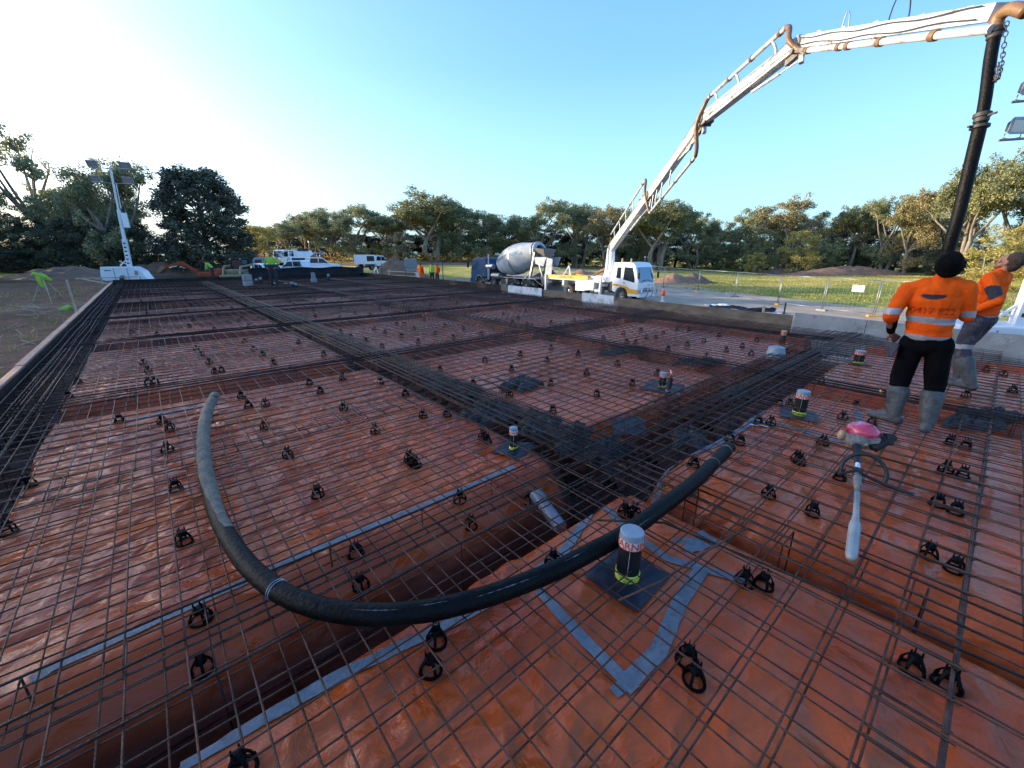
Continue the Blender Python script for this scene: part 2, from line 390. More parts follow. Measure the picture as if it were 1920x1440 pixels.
tc = n.new('ShaderNodeTexCoord'); n1 = n.new('ShaderNodeTexNoise'); n1.inputs['Scale'].default_value = 1.4; n1.inputs['Detail'].default_value = 10; n1.inputs['Roughness'].default_value = .72
l.new(tc.outputs['Object'], n1.inputs[0])
mr = n.new('ShaderNodeMapRange'); mr.inputs[1].default_value = .3; mr.inputs[2].default_value = .7; mr.inputs[3].default_value = .5; mr.inputs[4].default_value = 1.5; l.new(n1.outputs[0], mr.inputs[0])
mx = n.new('ShaderNodeVectorMath'); mx.operation = 'SCALE'; l.new(at.outputs[0], mx.inputs[0]); l.new(mr.outputs[0], mx.inputs['Scale'])
l.new(mx.outputs[0], p.inputs['Base Color'])
bm = n.new('ShaderNodeBump'); bm.inputs['Strength'].default_value = .9; bm.inputs['Distance'].default_value = .12
n2 = n.new('ShaderNodeTexNoise'); n2.inputs['Scale'].default_value = 5; n2.inputs['Detail'].default_value = 10; l.new(tc.outputs['Object'], n2.inputs[0])
l.new(n2.outputs[0], bm.inputs['Height']); l.new(bm.outputs[0], p.inputs['Normal'])
me.materials.append(gm)
ground = bpy.data.objects.new('ground', me); C.objects.link(ground); tag(ground, kind='structure')
# exact height of the built ground by sampling its own vertices
GZ = np.array([q[2] for q in gv]).reshape(len(radii), NA); RAD = np.array(radii)
def TG(x, y):
    r = math.hypot(x, y); t = (math.atan2(x, y) % (2 * math.pi)) / (2 * math.pi) * NA
    i = max(0, min(len(radii) - 2, int(np.searchsorted(RAD, r)) - 1)); fr = min(1, max(0, (r - RAD[i]) / (RAD[i+1] - RAD[i])))
    k = int(t) % NA; k2 = (k + 1) % NA; ft = t - int(t)
    return float((GZ[i, k] * (1-ft) + GZ[i, k2] * ft) * (1-fr) + (GZ[i+1, k] * (1-ft) + GZ[i+1, k2] * ft) * fr)
def draped(name, edgeA, edgeB, m, lift=.03, nu=60, nv=10, lump=0):
    """strip laid over the ground between two polylines"""
    def samp(pl, t):
        t *= len(pl) - 1; i = min(int(t), len(pl) - 2); f = t - i
        return pl[i][0] * (1-f) + pl[i+1][0] * f, pl[i][1] * (1-f) + pl[i+1][1] * f
    b = MB(); vs = []; fs = []
    for i in range(nu + 1):
        a = samp(edgeA, i / nu); c = samp(edgeB, i / nu)
        for j in range(nv + 1):
            s = j / nv; x = a[0] * (1-s) + c[0] * s; y = a[1] * (1-s) + c[1] * s
            e = min(s, 1 - s) * 2
            wob = .8 * nz(x, y, .3, 7)
            if e == 0: x += wob * .5; y += wob * .5
            vs.append((x, y, TG(x, y) + lift + lump * nz(x, y, 1.3, 2) - (.1 if e == 0 else 0)))
    for i in range(nu):
        for j in range(nv):
            a = i * (nv + 1) + j; fs.append((a, a + 1, a + nv + 2, a + nv + 1))
    b.add(vs, fs); return b.build(name, m, smooth=True)
M['gravel'] = mat('pale_gravel', (.50, .37, .25), (.37, .27, .18), .8, .9, 0, .8, 6, dirt=(.17, .125, .09), dirt_amt=.36, dscale=.35)
M['gravel_l'] = mat('left_track_gravel', (.27, .155, .095), (.18, .10, .06), .8, .9, 0, .8, 6)
tag(draped('gravel_road', [(13.5, -14), (15.5, 0), (19, 6), (24, 13), (30, 19), (36, 30), (38, 46)], [(28, -22), (34, -4), (36, 4), (38.5, 10.5), (42, 17), (48, 28), (50, 48)], M['gravel'], .05, 120, 24, .02), kind='structure')
tag(draped('dirt_road', [(-60, 52), (-30, 44), (-14, 38), (-9, 24), (-9, 8), (-10, -6)], [(-60, 60), (-32, 56), (-22, 50), (-18, 26), (-20, 8), (-24, -6)], M['gravel_l'], .05, 100, 20, .02), kind='structure')
tag(draped('far_track', [(16, 88), (44, 70), (92, 42)], [(19, 94), (47, 76), (95, 47)], M['clay'], .12, 80, 6, .02), kind='structure')
# ================================================================ THE SLAB BED: orange plastic over pads and trenches
# trenches running across (along X) and along (Y): centre, half width, depth
XT = [(2.02, .45, .60), (6.72, .26, .34), (11.2, .28, .34), (15.5, .28, .34), (20.0, .28, .34), (24.6, .28, .34), (29.2, .28, .34), (34.4, .38, .4), (-2.6, .3, .34)]
YT = [(-1.38, .24, .45), (2.64, .17, .60), (6.55, .24, .34), (10.2, .24, .34)]
ZM = -.12
def sstep(t): t = max(0, min(1, t)); return t * t * (3 - 2 * t)
def memb(x, y):
    d = 0.
    if 1.2 < y < 2.8 and x < 2.55:
        wb = .03 * mnoise.noise(Vector((x * 1.3, 2, 0))) + .012 * mnoise.noise(Vector((x * 5, 2, 3)))
        d = .62 * min(sstep((y - 1.53 - wb) / .10), min(1, (max(0, 2.34 - wb - y) / .44) ** 2.3))
    for c, hw, dp in XT:
        if abs(y - c) > 1.4 or (c == 2.02 and x < 2.45): continue
        cc = c + .035 * mnoise.noise(Vector((x * 1.3, c, 0))) + .015 * mnoise.noise(Vector((x * 5, c, 3)))
        hw2 = hw if not (c == 2.02 and x > 2.4) else .43
        d = max(d, dp * sstep((hw2 + .10 - abs(y - cc)) / .20))
    for c, hw, dp in YT:
        if abs(x - c) > 1.2 or (c == 2.64 and y < 1.50): continue
        cc = c + .03 * mnoise.noise(Vector((c, y * 1.3, 0)))
        d = max(d, dp * sstep((hw + .08 - abs(x - cc)) / .18))
    if y < 1.62 and 2.3 < x < 3.2: wb = .02 * mnoise.noise(Vector((3, y * 1.3, 0))); d = max(d, .6 * min(sstep((x - 2.46 - wb) / .06), min(1, (max(0, 3.04 - wb - x) / .30) ** 2.3)))
    e = SX(y) - x
    if e < .8: d = max(d, .4 * sstep((.75 - e) / .25))
    fade = 1 - d / .45
    wr = .006 * mnoise.noise(Vector((x * 2.2, y * 2.2, 1))) + .005 * abs(mnoise.noise(Vector((x * 4 + y * 5, y * 3 - x, 4))))
    # sagging rolled shoulders beside the near trenches
    return ZM - d + wr + .018 * math.exp(-((d - .02) / .05) ** 2)
def axis(segs):
    o = []
    for a, b, s in segs:
        k = max(1, int(round((b - a) / s))); o += [a + (b - a) * i / k for i in range(k)]
    return o + [segs[-1][1]]
xs = axis([(SX0 + .003, 4, .035), (4, 8, .06), (8, 13.64, .09)]); ys = axis([(-6, -1, .12), (-1, 4, .035), (4, 12, .06), (12, 34.78, .12)])
vs = []; fs = []; NX = len(xs)
for y in ys:
    lim = SX(y) - .004
    for x in xs:
        x2 = SX0 + (x - SX0) * (lim - SX0) / (13.64 - SX0) if x > 8 else x
        if x > 8: x2 = 8 + (x - 8) * (lim - 8) / (13.64 - 8)
        vs.append((x2, y, memb(x2, y)))
for j in range(len(ys) - 1):
    for i in range(NX - 1):
        a = j * NX + i; fs.append((a, a + 1, a + NX + 1, a + NX))
b = MB(); b.add(vs, fs)
pm = bpy.data.materials.new('orange_plastic_sheet'); pm.use_nodes = True; n = pm.node_tree.nodes; l = pm.node_tree.links
p = n['Principled BSDF']; tc = n.new('ShaderNodeTexCoord'); OB = tc.outputs['Object']
def N(kind, scale, detail=6, rough=.5, vec=OB, dist=0):
    q = n.new('ShaderNodeTexNoise'); q.inputs['Scale'].default_value = scale; q.inputs['Detail'].default_value = detail; q.inputs['Roughness'].default_value = rough
    q.inputs['Distortion'].default_value = dist; l.new(vec, q.inputs[0]); return q.outputs[0]
def ramp(src, a, b, ca, cb):
    q = n.new('ShaderNodeValToRGB'); q.color_ramp.elements[0].position = a; q.color_ramp.elements[1].position = b
    q.color_ramp.elements[0].color = (*ca, 1); q.color_ramp.elements[1].color = (*cb, 1); l.new(src, q.inputs[0]); return q.outputs[0]
def mixc(f, a, bc):
    q = n.new('ShaderNodeMixRGB'); l.new(f, q.inputs[0]); l.new(a, q.inputs[1])
    if isinstance(bc, tuple): q.inputs[2].default_value = (*bc, 1)
    else: l.new(bc, q.inputs[2])
    return q.outputs[0]
base = ramp(N(0, 1.1, 5), .35, .65, (.42, .056, .0085), (.62, .108, .016))
dust = ramp(N(0, 1.3, 12, .75), .45, .85, (0, 0, 0), (.55, .55, .55))
c = mixc(dust, base, (.36, .10, .045))
mda = n.new('ShaderNodeAttribute'); mda.attribute_name = 'mud_shade'
c = mixc(mda.outputs['Fac'], c, (.018, .012, .010))  # dark tone for trench mud and for shade painted onto the sheet
spk = ramp(N(0, 26, 4, .6), .66, .72, (0, 0, 0), (1, 1, 1))
spk2 = ramp(N(0, 1.9, 6, .6), .55, .68, (0, 0, 0), (1, 1, 1))
mm = n.new('ShaderNodeMath'); mm.operation = 'MULTIPLY'; l.new(spk, mm.inputs[0]); l.new(spk2, mm.inputs[1])
c = mixc(mm.outputs[0], c, (.05, .03, .02))
ms = ramp(N(0, 3.1, 8, .7), .66, .74, (0, 0, 0), (.7, .7, .7))
c = mixc(ms, c, (.11, .06, .04))
l.new(c, p.inputs['Base Color'])
rg = n.new('ShaderNodeMapRange'); rg.inputs[3].default_value = .08; rg.inputs[4].default_value = .42; p.inputs['Specular IOR Level'].default_value = .38; l.new(N(0, 1.4, 7, .6), rg.inputs[0]); l.new(rg.outputs[0], p.inputs['Roughness'])
# creases
mp = n.new('ShaderNodeMapping'); mp.inputs['Scale'].default_value = (1, 2.1, 1); mp.inputs['Rotation'].default_value = (0, 0, R(35)); l.new(OB, mp.inputs[0])
vr = n.new('ShaderNodeTexVoronoi'); vr.feature = 'SMOOTH_F1'; vr.inputs['Scale'].default_value = 2.6; vr.inputs['Smoothness'].default_value = .35
nd = n.new('ShaderNodeTexNoise'); nd.inputs['Scale'].default_value = 2.2; nd.inputs['Detail'].default_value = 3; l.new(OB, nd.inputs[0])
va = n.new('ShaderNodeVectorMath'); va.operation = 'ADD'; l.new(mp.outputs[0], va.inputs[0]); l.new(nd.outputs[1], va.inputs[1]); l.new(va.outputs[0], vr.inputs[0])
b1 = n.new('ShaderNodeBump'); b1.inputs['Strength'].default_value = 1.0; b1.inputs['Distance'].default_value = .09; l.new(vr.outputs[0], b1.inputs['Height'])
b2 = n.new('ShaderNodeBump'); b2.inputs['Strength'].default_value = .8; b2.inputs['Distance'].default_value = .045; l.new(N(0, 5.5, 5, .55, dist=.6), b2.inputs['Height']); l.new(b1.outputs[0], b2.inputs['Normal'])
b3 = n.new('ShaderNodeBump'); b3.inputs['Strength'].default_value = .25; b3.inputs['Distance'].default_value = .01; l.new(N(0, 30, 5, .6), b3.inputs['Height']); l.new(b2.outputs[0], b3.inputs['Normal'])
l.new(b3.outputs[0], p.inputs['Normal'])
cra = n.new('ShaderNodeAttribute'); cra.attribute_name = 'crease'
for b_, s_ in ((b1, 1.0), (b2, .8)):
    m_ = n.new('ShaderNodeMath'); m_.operation = 'MULTIPLY'; l.new(cra.outputs['Fac'], m_.inputs[0]); m_.inputs[1].default_value = s_; l.new(m_.outputs[0], b_.inputs['Strength'])
rm_ = n.new('ShaderNodeMath'); rm_.operation = 'ADD'; rm_.use_clamp = True; l.new(rg.outputs[0], rm_.inputs[0]); rs_ = n.new('ShaderNodeMath'); rs_.operation = 'MULTIPLY'; rs_.inputs[1].default_value = .45; l.new(mda.outputs['Fac'], rs_.inputs[0]); l.new(rs_.outputs[0], rm_.inputs[1]); l.new(rm_.outputs[0], p.inputs['Roughness'])
sheet = b.build('plastic_sheeting', pm, smooth=True)
def mud_shade_at(x, y, z):  # mud along the trenches, plus shade painted into their depths
    k = 0.
    n_ = mnoise.noise(Vector((x * 1.5, y * 1.5, 8))) + .5 * mnoise.noise(Vector((x * 6, y * 6, 2)))
    if abs(x - 2.72) < .42 and y > 2.3: k = 1.3 - abs(x - 2.72) / .42 * .8 + n_ * .8
    if abs(y - 2.02) < .5 and x > 2.35: k = max(k, 1.2 - abs(y - 2.02) / .5 * .9 + n_ * .6)
    if x < -1.02 and y > 3: k = max(k, min(1, (-1.02 - x) * 4) * .9 + n_ * .5)
    for yy in (6.72, 11.2, 15.5, 20, 24.6, 29.2):
        if abs(y - yy) < .6: k = max(k, (.95 if x > 2.4 or yy > 10 else .3) - abs(y - yy) / .6 * .9 + n_ * .7)
    for xx in (6.55, 10.2):
        if abs(x - xx) < .6 and y > 2.4: k = max(k, .95 - abs(x - xx) / .6 * .9 + n_ * .7)
    if y > 14: k = max(k, min(.6, (y - 14) / 22) + n_ * .4)  # far end painted darker, as the dense bars make it look
    if z < -.26: k = max(k, min(.88, (-z - .27 + .05 * n_) * 6))  # painted shade: deeper trench walls and floors go darker
    return max(0, min(1, k)) * .93
cz_ = sheet.data.attributes.new('crease', 'FLOAT', 'POINT'); cz_.data.foreach_set('value', [max(.3, min(1, .75 + .9 * mnoise.noise(Vector((v.co.x * .5, v.co.y * .5, 3))) + (.25 if v.co.x < 2.4 and v.co.y > 2.3 else -.22))) for v in sheet.data.vertices])
ma_ = sheet.data.attributes.new('mud_shade', 'FLOAT', 'POINT'); ma_.data.foreach_set('value', [mud_shade_at(*v.co) for v in sheet.data.vertices])
tag(sheet, 'creased orange plastic sheeting spread over pads and trenches under the steel mesh', 'vapour barrier')
def ribbon(pts, width, m, name='tape_strip', parent=None, lift=.006, jag=.004, sub=.05, zfn=memb, label=None):
    P = []
    for a, c in zip(pts[:-1], pts[1:]):
        k = max(1, int((Vector(c) - Vector(a)).length / sub)); P += [Vector(a).lerp(Vector(c), i / k) for i in range(k)]
    P.append(Vector(pts[-1])); vs = []; fs = []
    for i, q in enumerate(P):
        d = (P[min(i+1, len(P)-1)] - P[max(i-1, 0)]).normalized(); nn = Vector((-d.y, d.x))
        for s in (-1, -.33, .33, 1):
            ww = width / 2 * (1 + .12 * mnoise.noise(Vector((i * .7, s, 1))))
            x = q.x + nn.x * s * ww; y = q.y + nn.y * s * ww
            vs.append((x, y, zfn(x, y) + lift + jag * mnoise.noise(Vector((x * 15, y * 15, 2)))))
    for i in range(len(P) - 1):
        for s in range(3): a = i * 4 + s; fs.append((a, a + 4, a + 5, a + 1))
    bb = MB(); bb.add(vs, fs); o = bb.build(name, m, parent, smooth=True)
    if label: o['label'] = label
    return o
def gp(L, z=-.115): return [tuple(G(u, v, z)[:2]) for u, v in L]
for L, wd in [([(60, 1280), (100, 1255), (250, 1190), (420, 1112), (600, 1032), (820, 940), (965, 878)], .055), ([(340, 1440), (640, 1270), (830, 1180), (960, 1112), (1060, 1035), (1105, 965), (1135, 938)], .06),
              ([(1010, 1110), (1100, 1210), (1190, 1300)], .06), ([(1175, 1285), (1235, 1225), (1275, 1130), (1320, 1065)], .075), ([(1120, 940), (1170, 990), (1250, 1050), (1400, 1095)], .06),
              ([(1228, 925), (1238, 890), (1280, 858), (1340, 838), (1400, 800), (1455, 745)], .06), ([(1410, 790), (1500, 808), (1560, 828), (1640, 838)], .07), ([(1600, 838), (1612, 800), (1606, 770)], .06),
              ([(235, 792), (330, 772), (420, 756)], .07), ([(1340, 985), (1395, 985), (1440, 1020)], .06), ([(1150, 785), (1215, 765)], .05), ([(1150, 1305), (1195, 1268)], .05)]:
    ribbon(gp(L), wd, M['tape'], parent=sheet)
ribbon(gp([(1275, 1030), (1335, 1010)]), .14, M['tape'], parent=sheet, jag=.03, sub=.02, label='crumpled grey tape patch over the trench edge')
ribbon(gp([(1405, 798), (1440, 803)]), .05, M['white_label'], name='paper_scrap', parent=sheet)
# ================================================================ REINFORCEMENT
def mesh_sheet(x0, x1, y0, y1, z, ox, oy, near):
    """one welded mat: bars along Y sit on bars along X, 200 mm apart"""
    b = MB(); n_ = 6 if near else 4; st = .45 if near else 1.5; r = .0043
    kx = [ox + .2 * k for k in range(-20, 90) if x0 <= ox + .2 * k <= x1]; ky = [oy + .2 * k for k in range(-60, 190) if y0 <= oy + .2 * k <= y1]
    rr = random.Random(int(x0 * 31 + y0 * 17 + z * 1000)); sx, sy = rr.uniform(-.012, .012), rr.uniform(-.012, .012); sk = rr.uniform(-.0015, .0015)
    def zz(x, y): return z + .010 * nz(x, y, .9, z * 9 + x0)
    for x in kx:
        lim = min(y1, SY1 - .06); ns = max(2, int((lim - y0) / st))
        if x > SX(y0) - .05: continue
        j = rr.uniform(-.004, .004)
        pts = [(x + sx + j + sk * (y - y0), y, zz(x, y) + .0047) for y in np.linspace(y0, lim, ns + 1)]; b.tube(pts, r, n_, cap=near)
    for y in ky:
        if y > SY1 - .06: continue
        lim = min(x1, SX(y) - .05); ns = max(2, int((lim - x0) / st)); j = rr.uniform(-.004, .004)
        pts = [(x, y + sy + j - sk * (x - x0), zz(x, y) - .0047) for x in np.linspace(x0, lim, ns + 1)]; b.tube(pts, r, n_, cap=near)
    return b
LOWL = 'rusty steel mesh sheet of the lower layer, seen through the upper mesh'
names_near = {}
rows = []
y0 = 1.968 - .02 - 2.2 * 3
cnt = 0
def place_words(xc, yc):
    if yc < -1: return 'behind the last near trench towards the viewer'
    u, v = PR(xc, yc, 0)
    return None
def corner(x, y):
    side = 'left timber form' if x < 3 else ('middle of the slab' if x < 8 else 'right-hand boards')
    return side
ordn = ['nearest', 'second', 'third', 'fourth', 'fifth', 'sixth', 'seventh', 'eighth', 'ninth', 'tenth', 'eleventh', 'twelfth', 'thirteenth', 'fourteenth', 'fifteenth', 'sixteenth', 'seventeenth', 'eighteenth', 'nineteenth']
colx = [(-1.52, 4.46), (4.24, 10.26), (10.04, 13.6)]
coln = ['beside the left timber form', 'in the middle of the slab', 'against the right-hand boards']
for layer, (z, ox, oy, dy, dx) in enumerate([(0, .0226, .168, 0, 0), (-.06, .1226, .168, 1.0, 0)]):
    for j in range(19):
        ya = y0 + 2.2 * j + dy - (1.0 if layer else 0) * 1.0; yb = ya + 2.42
        if ya > SY1 - .5 or yb < -1.6: continue
        for i, (xa, xb) in enumerate(colx):
            if layer: xa, xb = (xa if i == 0 else xa - 1.6), xb - 1.6
            if yb < 0 and i == 2: continue
            if layer and i == 2: continue
            if layer and i == 1: xb = 13.6
            near = math.hypot(max(xa, 0), max(ya, 0)) < 9
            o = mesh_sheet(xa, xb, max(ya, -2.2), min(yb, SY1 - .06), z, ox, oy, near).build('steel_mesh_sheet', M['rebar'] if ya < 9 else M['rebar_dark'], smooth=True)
            if not layer:
                tag(o, 'upper steel mesh sheet, %s row back, %s' % (ordn[max(0, j - 1)], coln[i]), 'steel mesh', 'upper layer mesh sheets')
            else:
                tag(o, 'lower steel mesh sheet, %s row back, %s' % (ordn[max(0, j - 1)], coln[i] if i else 'reaching in from the left form'), 'steel mesh', 'lower layer mesh sheets')
# trench bars and ties
def cage(along, c, a, bnd, hw, zb, label, dark=True, n_top=4, extra=0, near=False):
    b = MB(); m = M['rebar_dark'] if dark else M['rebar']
    offs = np.linspace(-hw, hw, n_top); n_ = 7 if near else 4
    def P(s, o, z): return (s, c + o, z) if along == 'x' else (c + o, s, z)
    ns = max(2, int((bnd - a) / 1.2)); rr = random.Random(int(c * 100))
    for lv, z in ((0, .016), (1, zb)):
        for k, o in enumerate(offs):
            o2 = o + rr.uniform(-.02, .02)
            b.tube([P(s, o2 + .012 * math.sin(s * 1.3 + k), z + .006 * math.sin(s * 2 + k)) for s in np.linspace(a, bnd, ns + 1)], .0068, n_)
    for e in range(extra):
        o2 = rr.uniform(-hw, hw); b.tube([P(s, o2, .03) for s in np.linspace(a + rr.uniform(0, 2), bnd, ns)], .006, n_)
    s = a + .2
    while s < bnd:
        b.tube([P(s, -hw, zb), P(s, -hw, .006), P(s, hw, .006), P(s, hw, zb), P(s, -hw, zb)], .0045, 4)
        s += .6 if near else .9
    o = b.build('trench_reinforcement', m, smooth=True); return tag(o, label, 'rebar cage', 'rebar cages in the trenches')
cage('x', 1.98, -1.5, 2.3, .24, -.5, 'near rebar cage in the deep trench running out of the lower left corner', n_top=3, near=True)
cage('x', 2.0, 2.25, 11.5, .36, -.5, 'broad dark rebar cage running from the trench junction to the right-hand boards', n_top=6, extra=4, near=True)
cage('y', 2.62, -1.5, 1.7, .10, -.5, 'rebar cage in the narrow trench at the right edge of the picture', n_top=2, near=True)
cage('y', 2.68, 1.6, 34, .26, -.45, 'long dark rebar cage in the trench running to the far corner', n_top=7, extra=3, near=True)
cage('y', -1.38, -1.5, 34, .16, -.4, 'dark rebar cage lying along the left timber form', n_top=4, extra=1)
cage('x', 6.72, -1.5, 11.8, .18, -.34, 'rebar cage crossing behind the curved end of the black hose', n_top=4, extra=2)
for q, nm in zip(XT[2:8], ['third', 'fourth', 'fifth', 'sixth', 'seventh', 'farthest']):
    cage('x', q[0], -1.5, SX(q[0]) - .2, .18, -.34, 'rebar cage in the %s cross trench back from the viewer' % nm, n_top=4, extra=3)
cage('y', 6.55, -1.5, 34, .17, -.34, 'rebar cage running away down the middle of the slab', n_top=4, extra=3)
cage('y', 10.2, 2, 34, .17, -.34, 'rebar cage running away short of the right-hand boards', n_top=4, extra=2)
# slack tie bar lying over the pipe patch
b = MB(); q = [G(1160, 1126, .02), G(1240, 1090, .03), G(1330, 1030, .05), G(1400, 990, .03)]
b.tube(q, .006, 7); tag(b.build('loose_bar', M['rebar'], smooth=True), 'short loose reinforcing bar lying across the black pipe patch', 'steel bar')
b = MB(); q = [G(1060, 985, -.3), G(1118, 975, .02), G(1245, 980, .02), G(1500, 1085, .02), G(1920, 1270, .02)]
b.tube(q[1:], .007, 7); tag(b.build('loose_bar', M['rebar_dark'], smooth=True), 'long dark bar lying beside the right-hand narrow trench', 'steel bar')
# black plastic bar chairs --------------------------------------------------
def chair_parts():
    b = MB(); n = 18
    for k in range(n):      # flat oval base ring
        t0, t1 = 2 * math.pi * k / n, 2 * math.pi * (k + 1) / n
        vs = []
        for t in (t0, t1):
            for r_, z in ((.045, 0), (.060, 0), (.058, .010), (.047, .010)): vs.append((r_ * math.cos(t), r_ * 1.12 * math.sin(t), z))
        b.add(vs, [(0, 1, 5, 4), (1, 2, 6, 5), (2, 3, 7, 6), (3, 0, 4, 7)])
    for k in range(4):      # bowed legs
        t = math.pi / 4 + k * math.pi / 2; pts = []
        for s in range(6):
            f = s / 5; r_ = .054 * (1 - f ** 2.2) + .020 * f ** 2.2; pts.append((r_ * math.cos(t), r_ * 1.1 * math.sin(t), .006 + .078 * f))
        for a, c in zip(pts[:-1], pts[1:]): b.beam(a, c, .016, .008)
    b.lathe([(.013, .050), (.030, .058), (.031, .080), (.024, .090), (.0, .091)], n=12)
    base = b
    p = MB()
    for k in range(4):
        t = k * math.pi / 2; p.box((.024 * math.cos(t), .024 * math.sin(t), .102), (.010, .007, .028), (0, 0, t), taper=.6)
    return base, p
cb, cpz = chair_parts(); cmesh = cb.mesh('bar_chair_simple', M['chair']); cb.add(cpz.v, cpz.f); pmesh = cb.mesh('bar_chair', M['chair'])
CH_NEAR = [(807,1243),(818,1192),(1037,1047),(665,1023),(670,1047),(450,1430),(373,1147),(362,1192),(343,1008),(12,990),(127,740),(143,697),(145,713),(268,678),(277,693),(277,715),(290,713),(277,742),(303,787),(318,800),(313,840),(328,910),(223,785),(367,652),(377,663),(392,678),(402,695),(415,692),(458,638),(475,653),(492,663),(512,678),(535,700),(555,703),(580,715),(600,731),(560,640),(607,663),(452,740),(465,758),(497,755),(496,797),(539,849),(595,921),(10,893),(50,903),(644,762),(703,804),(793,775),(838,773),(760,736),(767,856),(779,867),(862,929),(882,947),(887,717),(642,707),(713,714),(716,648),(644,681),(905,815),(913,822),(773,862),(955,738),(825,692),(909,674),(959,690),(1033,717),(1100,698),(1119,737),(1186,717),(1037,767),(1148,806),(1160,812),(1158,681),(1084,662),(1033,651),(976,663),(1026,674),(827,652),(784,640),(816,624),(850,632),(903,624),(892,643),(952,634),(753,629),(777,614),(869,615),(834,609),(795,599),(744,606),(758,607),(722,621),(686,637),(658,629),(639,621),(702,615),(1131,632),(1169,623),(1175,640),(1192,641),(1084,643),(1133,651),(1030,615),(988,607),(997,610),(961,602),(931,600),(1033,604),(1077,599),(1084,612),(1119,606),(972,595),(1202,617),(1212,631),(1230,631),(1244,623),(1270,617),(1292,617),(1289,644),(1253,653),(1320,637),(1348,627),(1362,655),(1392,647),(1419,636),(1409,662),(1325,667),(1412,684),(1478,647),(1287,681),(1225,769),(1239,778),(1233,698),(1328,720),(1344,722),(1389,825),(1369,819),(1301,866),(1442,922),(1422,787),(1446,790),(1495,856),(1172,956),(1190,957),(994,897),(1462,753),(1541,712),(1522,732),(1481,755),(1581,779),(1544,825),(1635,789),(1658,760),(1668,732),(1607,751),(1500,861),(1525,955),(1576,889),(1783,825),(1812,833),(1775,876),(1807,885),(1760,939),(1794,953),(1743,1033),(1792,1058),(1811,786),(1433,1088),(1397,1083),(1290,1228),(1303,1264),(1713,1243),(1780,1272),(1812,739),(1882,700),(1900,730),(1850,690)]
pos = [tuple(G(u, v, -.06)[:2]) for u, v in CH_NEAR]
rc = random.Random(3); yy = 9.8
while yy < 33.5 and len(pos) < 286:
    xx = -.6 + rc.uniform(0, .5)
    while xx < SX(yy) - .6:
        x_, y_ = xx + rc.uniform(-.2, .2), yy + rc.uniform(-.25, .25)
        if all((x_ - a) ** 2 + (y_ - c) ** 2 > .5 for a, c in pos) and memb(x_, y_) > -.16: pos.append((x_, y_))
        xx += 1.05 if yy < 20 else 1.5
    yy += 1.15 if yy < 20 else 1.7
protoc = None
def near_label(x, y, k):
    u, v = PR(x, y, -.06)
    spots = {0: 'lower of two black bar chairs just below the hose at its lowest sweep', 1: 'upper of two black bar chairs just below the hose at its lowest sweep', 2: 'single black bar chair half under the hose left of the tall pipe',
             3: 'upper black bar chair of the pair above the middle of the hose', 4: 'lower black bar chair of the pair above the middle of the hose', 5: 'black bar chair cut by the bottom edge left of centre',
             6: 'upper black bar chair on the grey tape at lower left', 7: 'lower black bar chair below the grey tape at lower left', 8: 'black bar chair just left of the hose bend'}
    return spots.get(k)
LMK = [((1178, 1040), 'tall capped WARNING pipe'), ((1600, 960), 'pole tool shaft'), ((963, 820), 'thin striped pipe'), ((1250, 720), 'close pair of pipes'), ((1455, 660), 'grey pipe dome'), ((1500, 760), 'yellow-banded pipe near the hose end'),
       ((1375, 840), 'right end of the hose'), ((400, 745), 'far left end of the hose'), ((395, 930), 'left bend of the hose'), ((1100, 880), 'dark trench junction'), ((978, 717), 'round concrete lump'), ((1755, 805), 'nearer worker boots'), ((1610, 680), 'short white-capped pipe')]
cand = {}
for k, (u, v) in enumerate(CH_NEAR):
    (lu, lv), nm_ = min(LMK, key=lambda q: (q[0][0] - u) ** 2 + 2.2 * (q[0][1] - v) ** 2); du, dv = u - lu, v - lv
    s_ = 'right' if du > 0 else 'left'; w_ = ('above' if dv < 0 else 'below') if abs(dv) * 1.6 > abs(du) else s_
    w_ = {'above': 'behind and %s of' % s_, 'below': 'in front and %s of' % s_, 'left': 'left of', 'right': 'right of'}[w_]
    cand.setdefault((nm_, w_), []).append((du * du + dv * dv, k))
CHL = {}
for (nm_, w_), L_ in cand.items():
    for q_, (_, k) in enumerate(sorted(L_)): CHL[k] = 'black bar chair, %s %s the %s' % (ordn[q_] if q_ < 19 else 'farthest', w_, nm_)
for k, (x, y) in enumerate(pos):
    r = bpy.data.objects.new('bar_chair', pmesh if math.hypot(x, y) < 9 else cmesh); C.objects.link(r)
    r.scale = (.80, .80, .92); r.location = (x, y, memb(x, y) + .004); r.rotation_euler = (0, 0, rc.uniform(0, 3.1))
    lab = near_label(x, y, k)
    if not lab and k >= len(CH_NEAR): lab = 'small black bar chair far back in the dark part of the slab'
    tag(r, lab or CHL.get(k), 'bar chair', 'black bar chairs under the mesh')
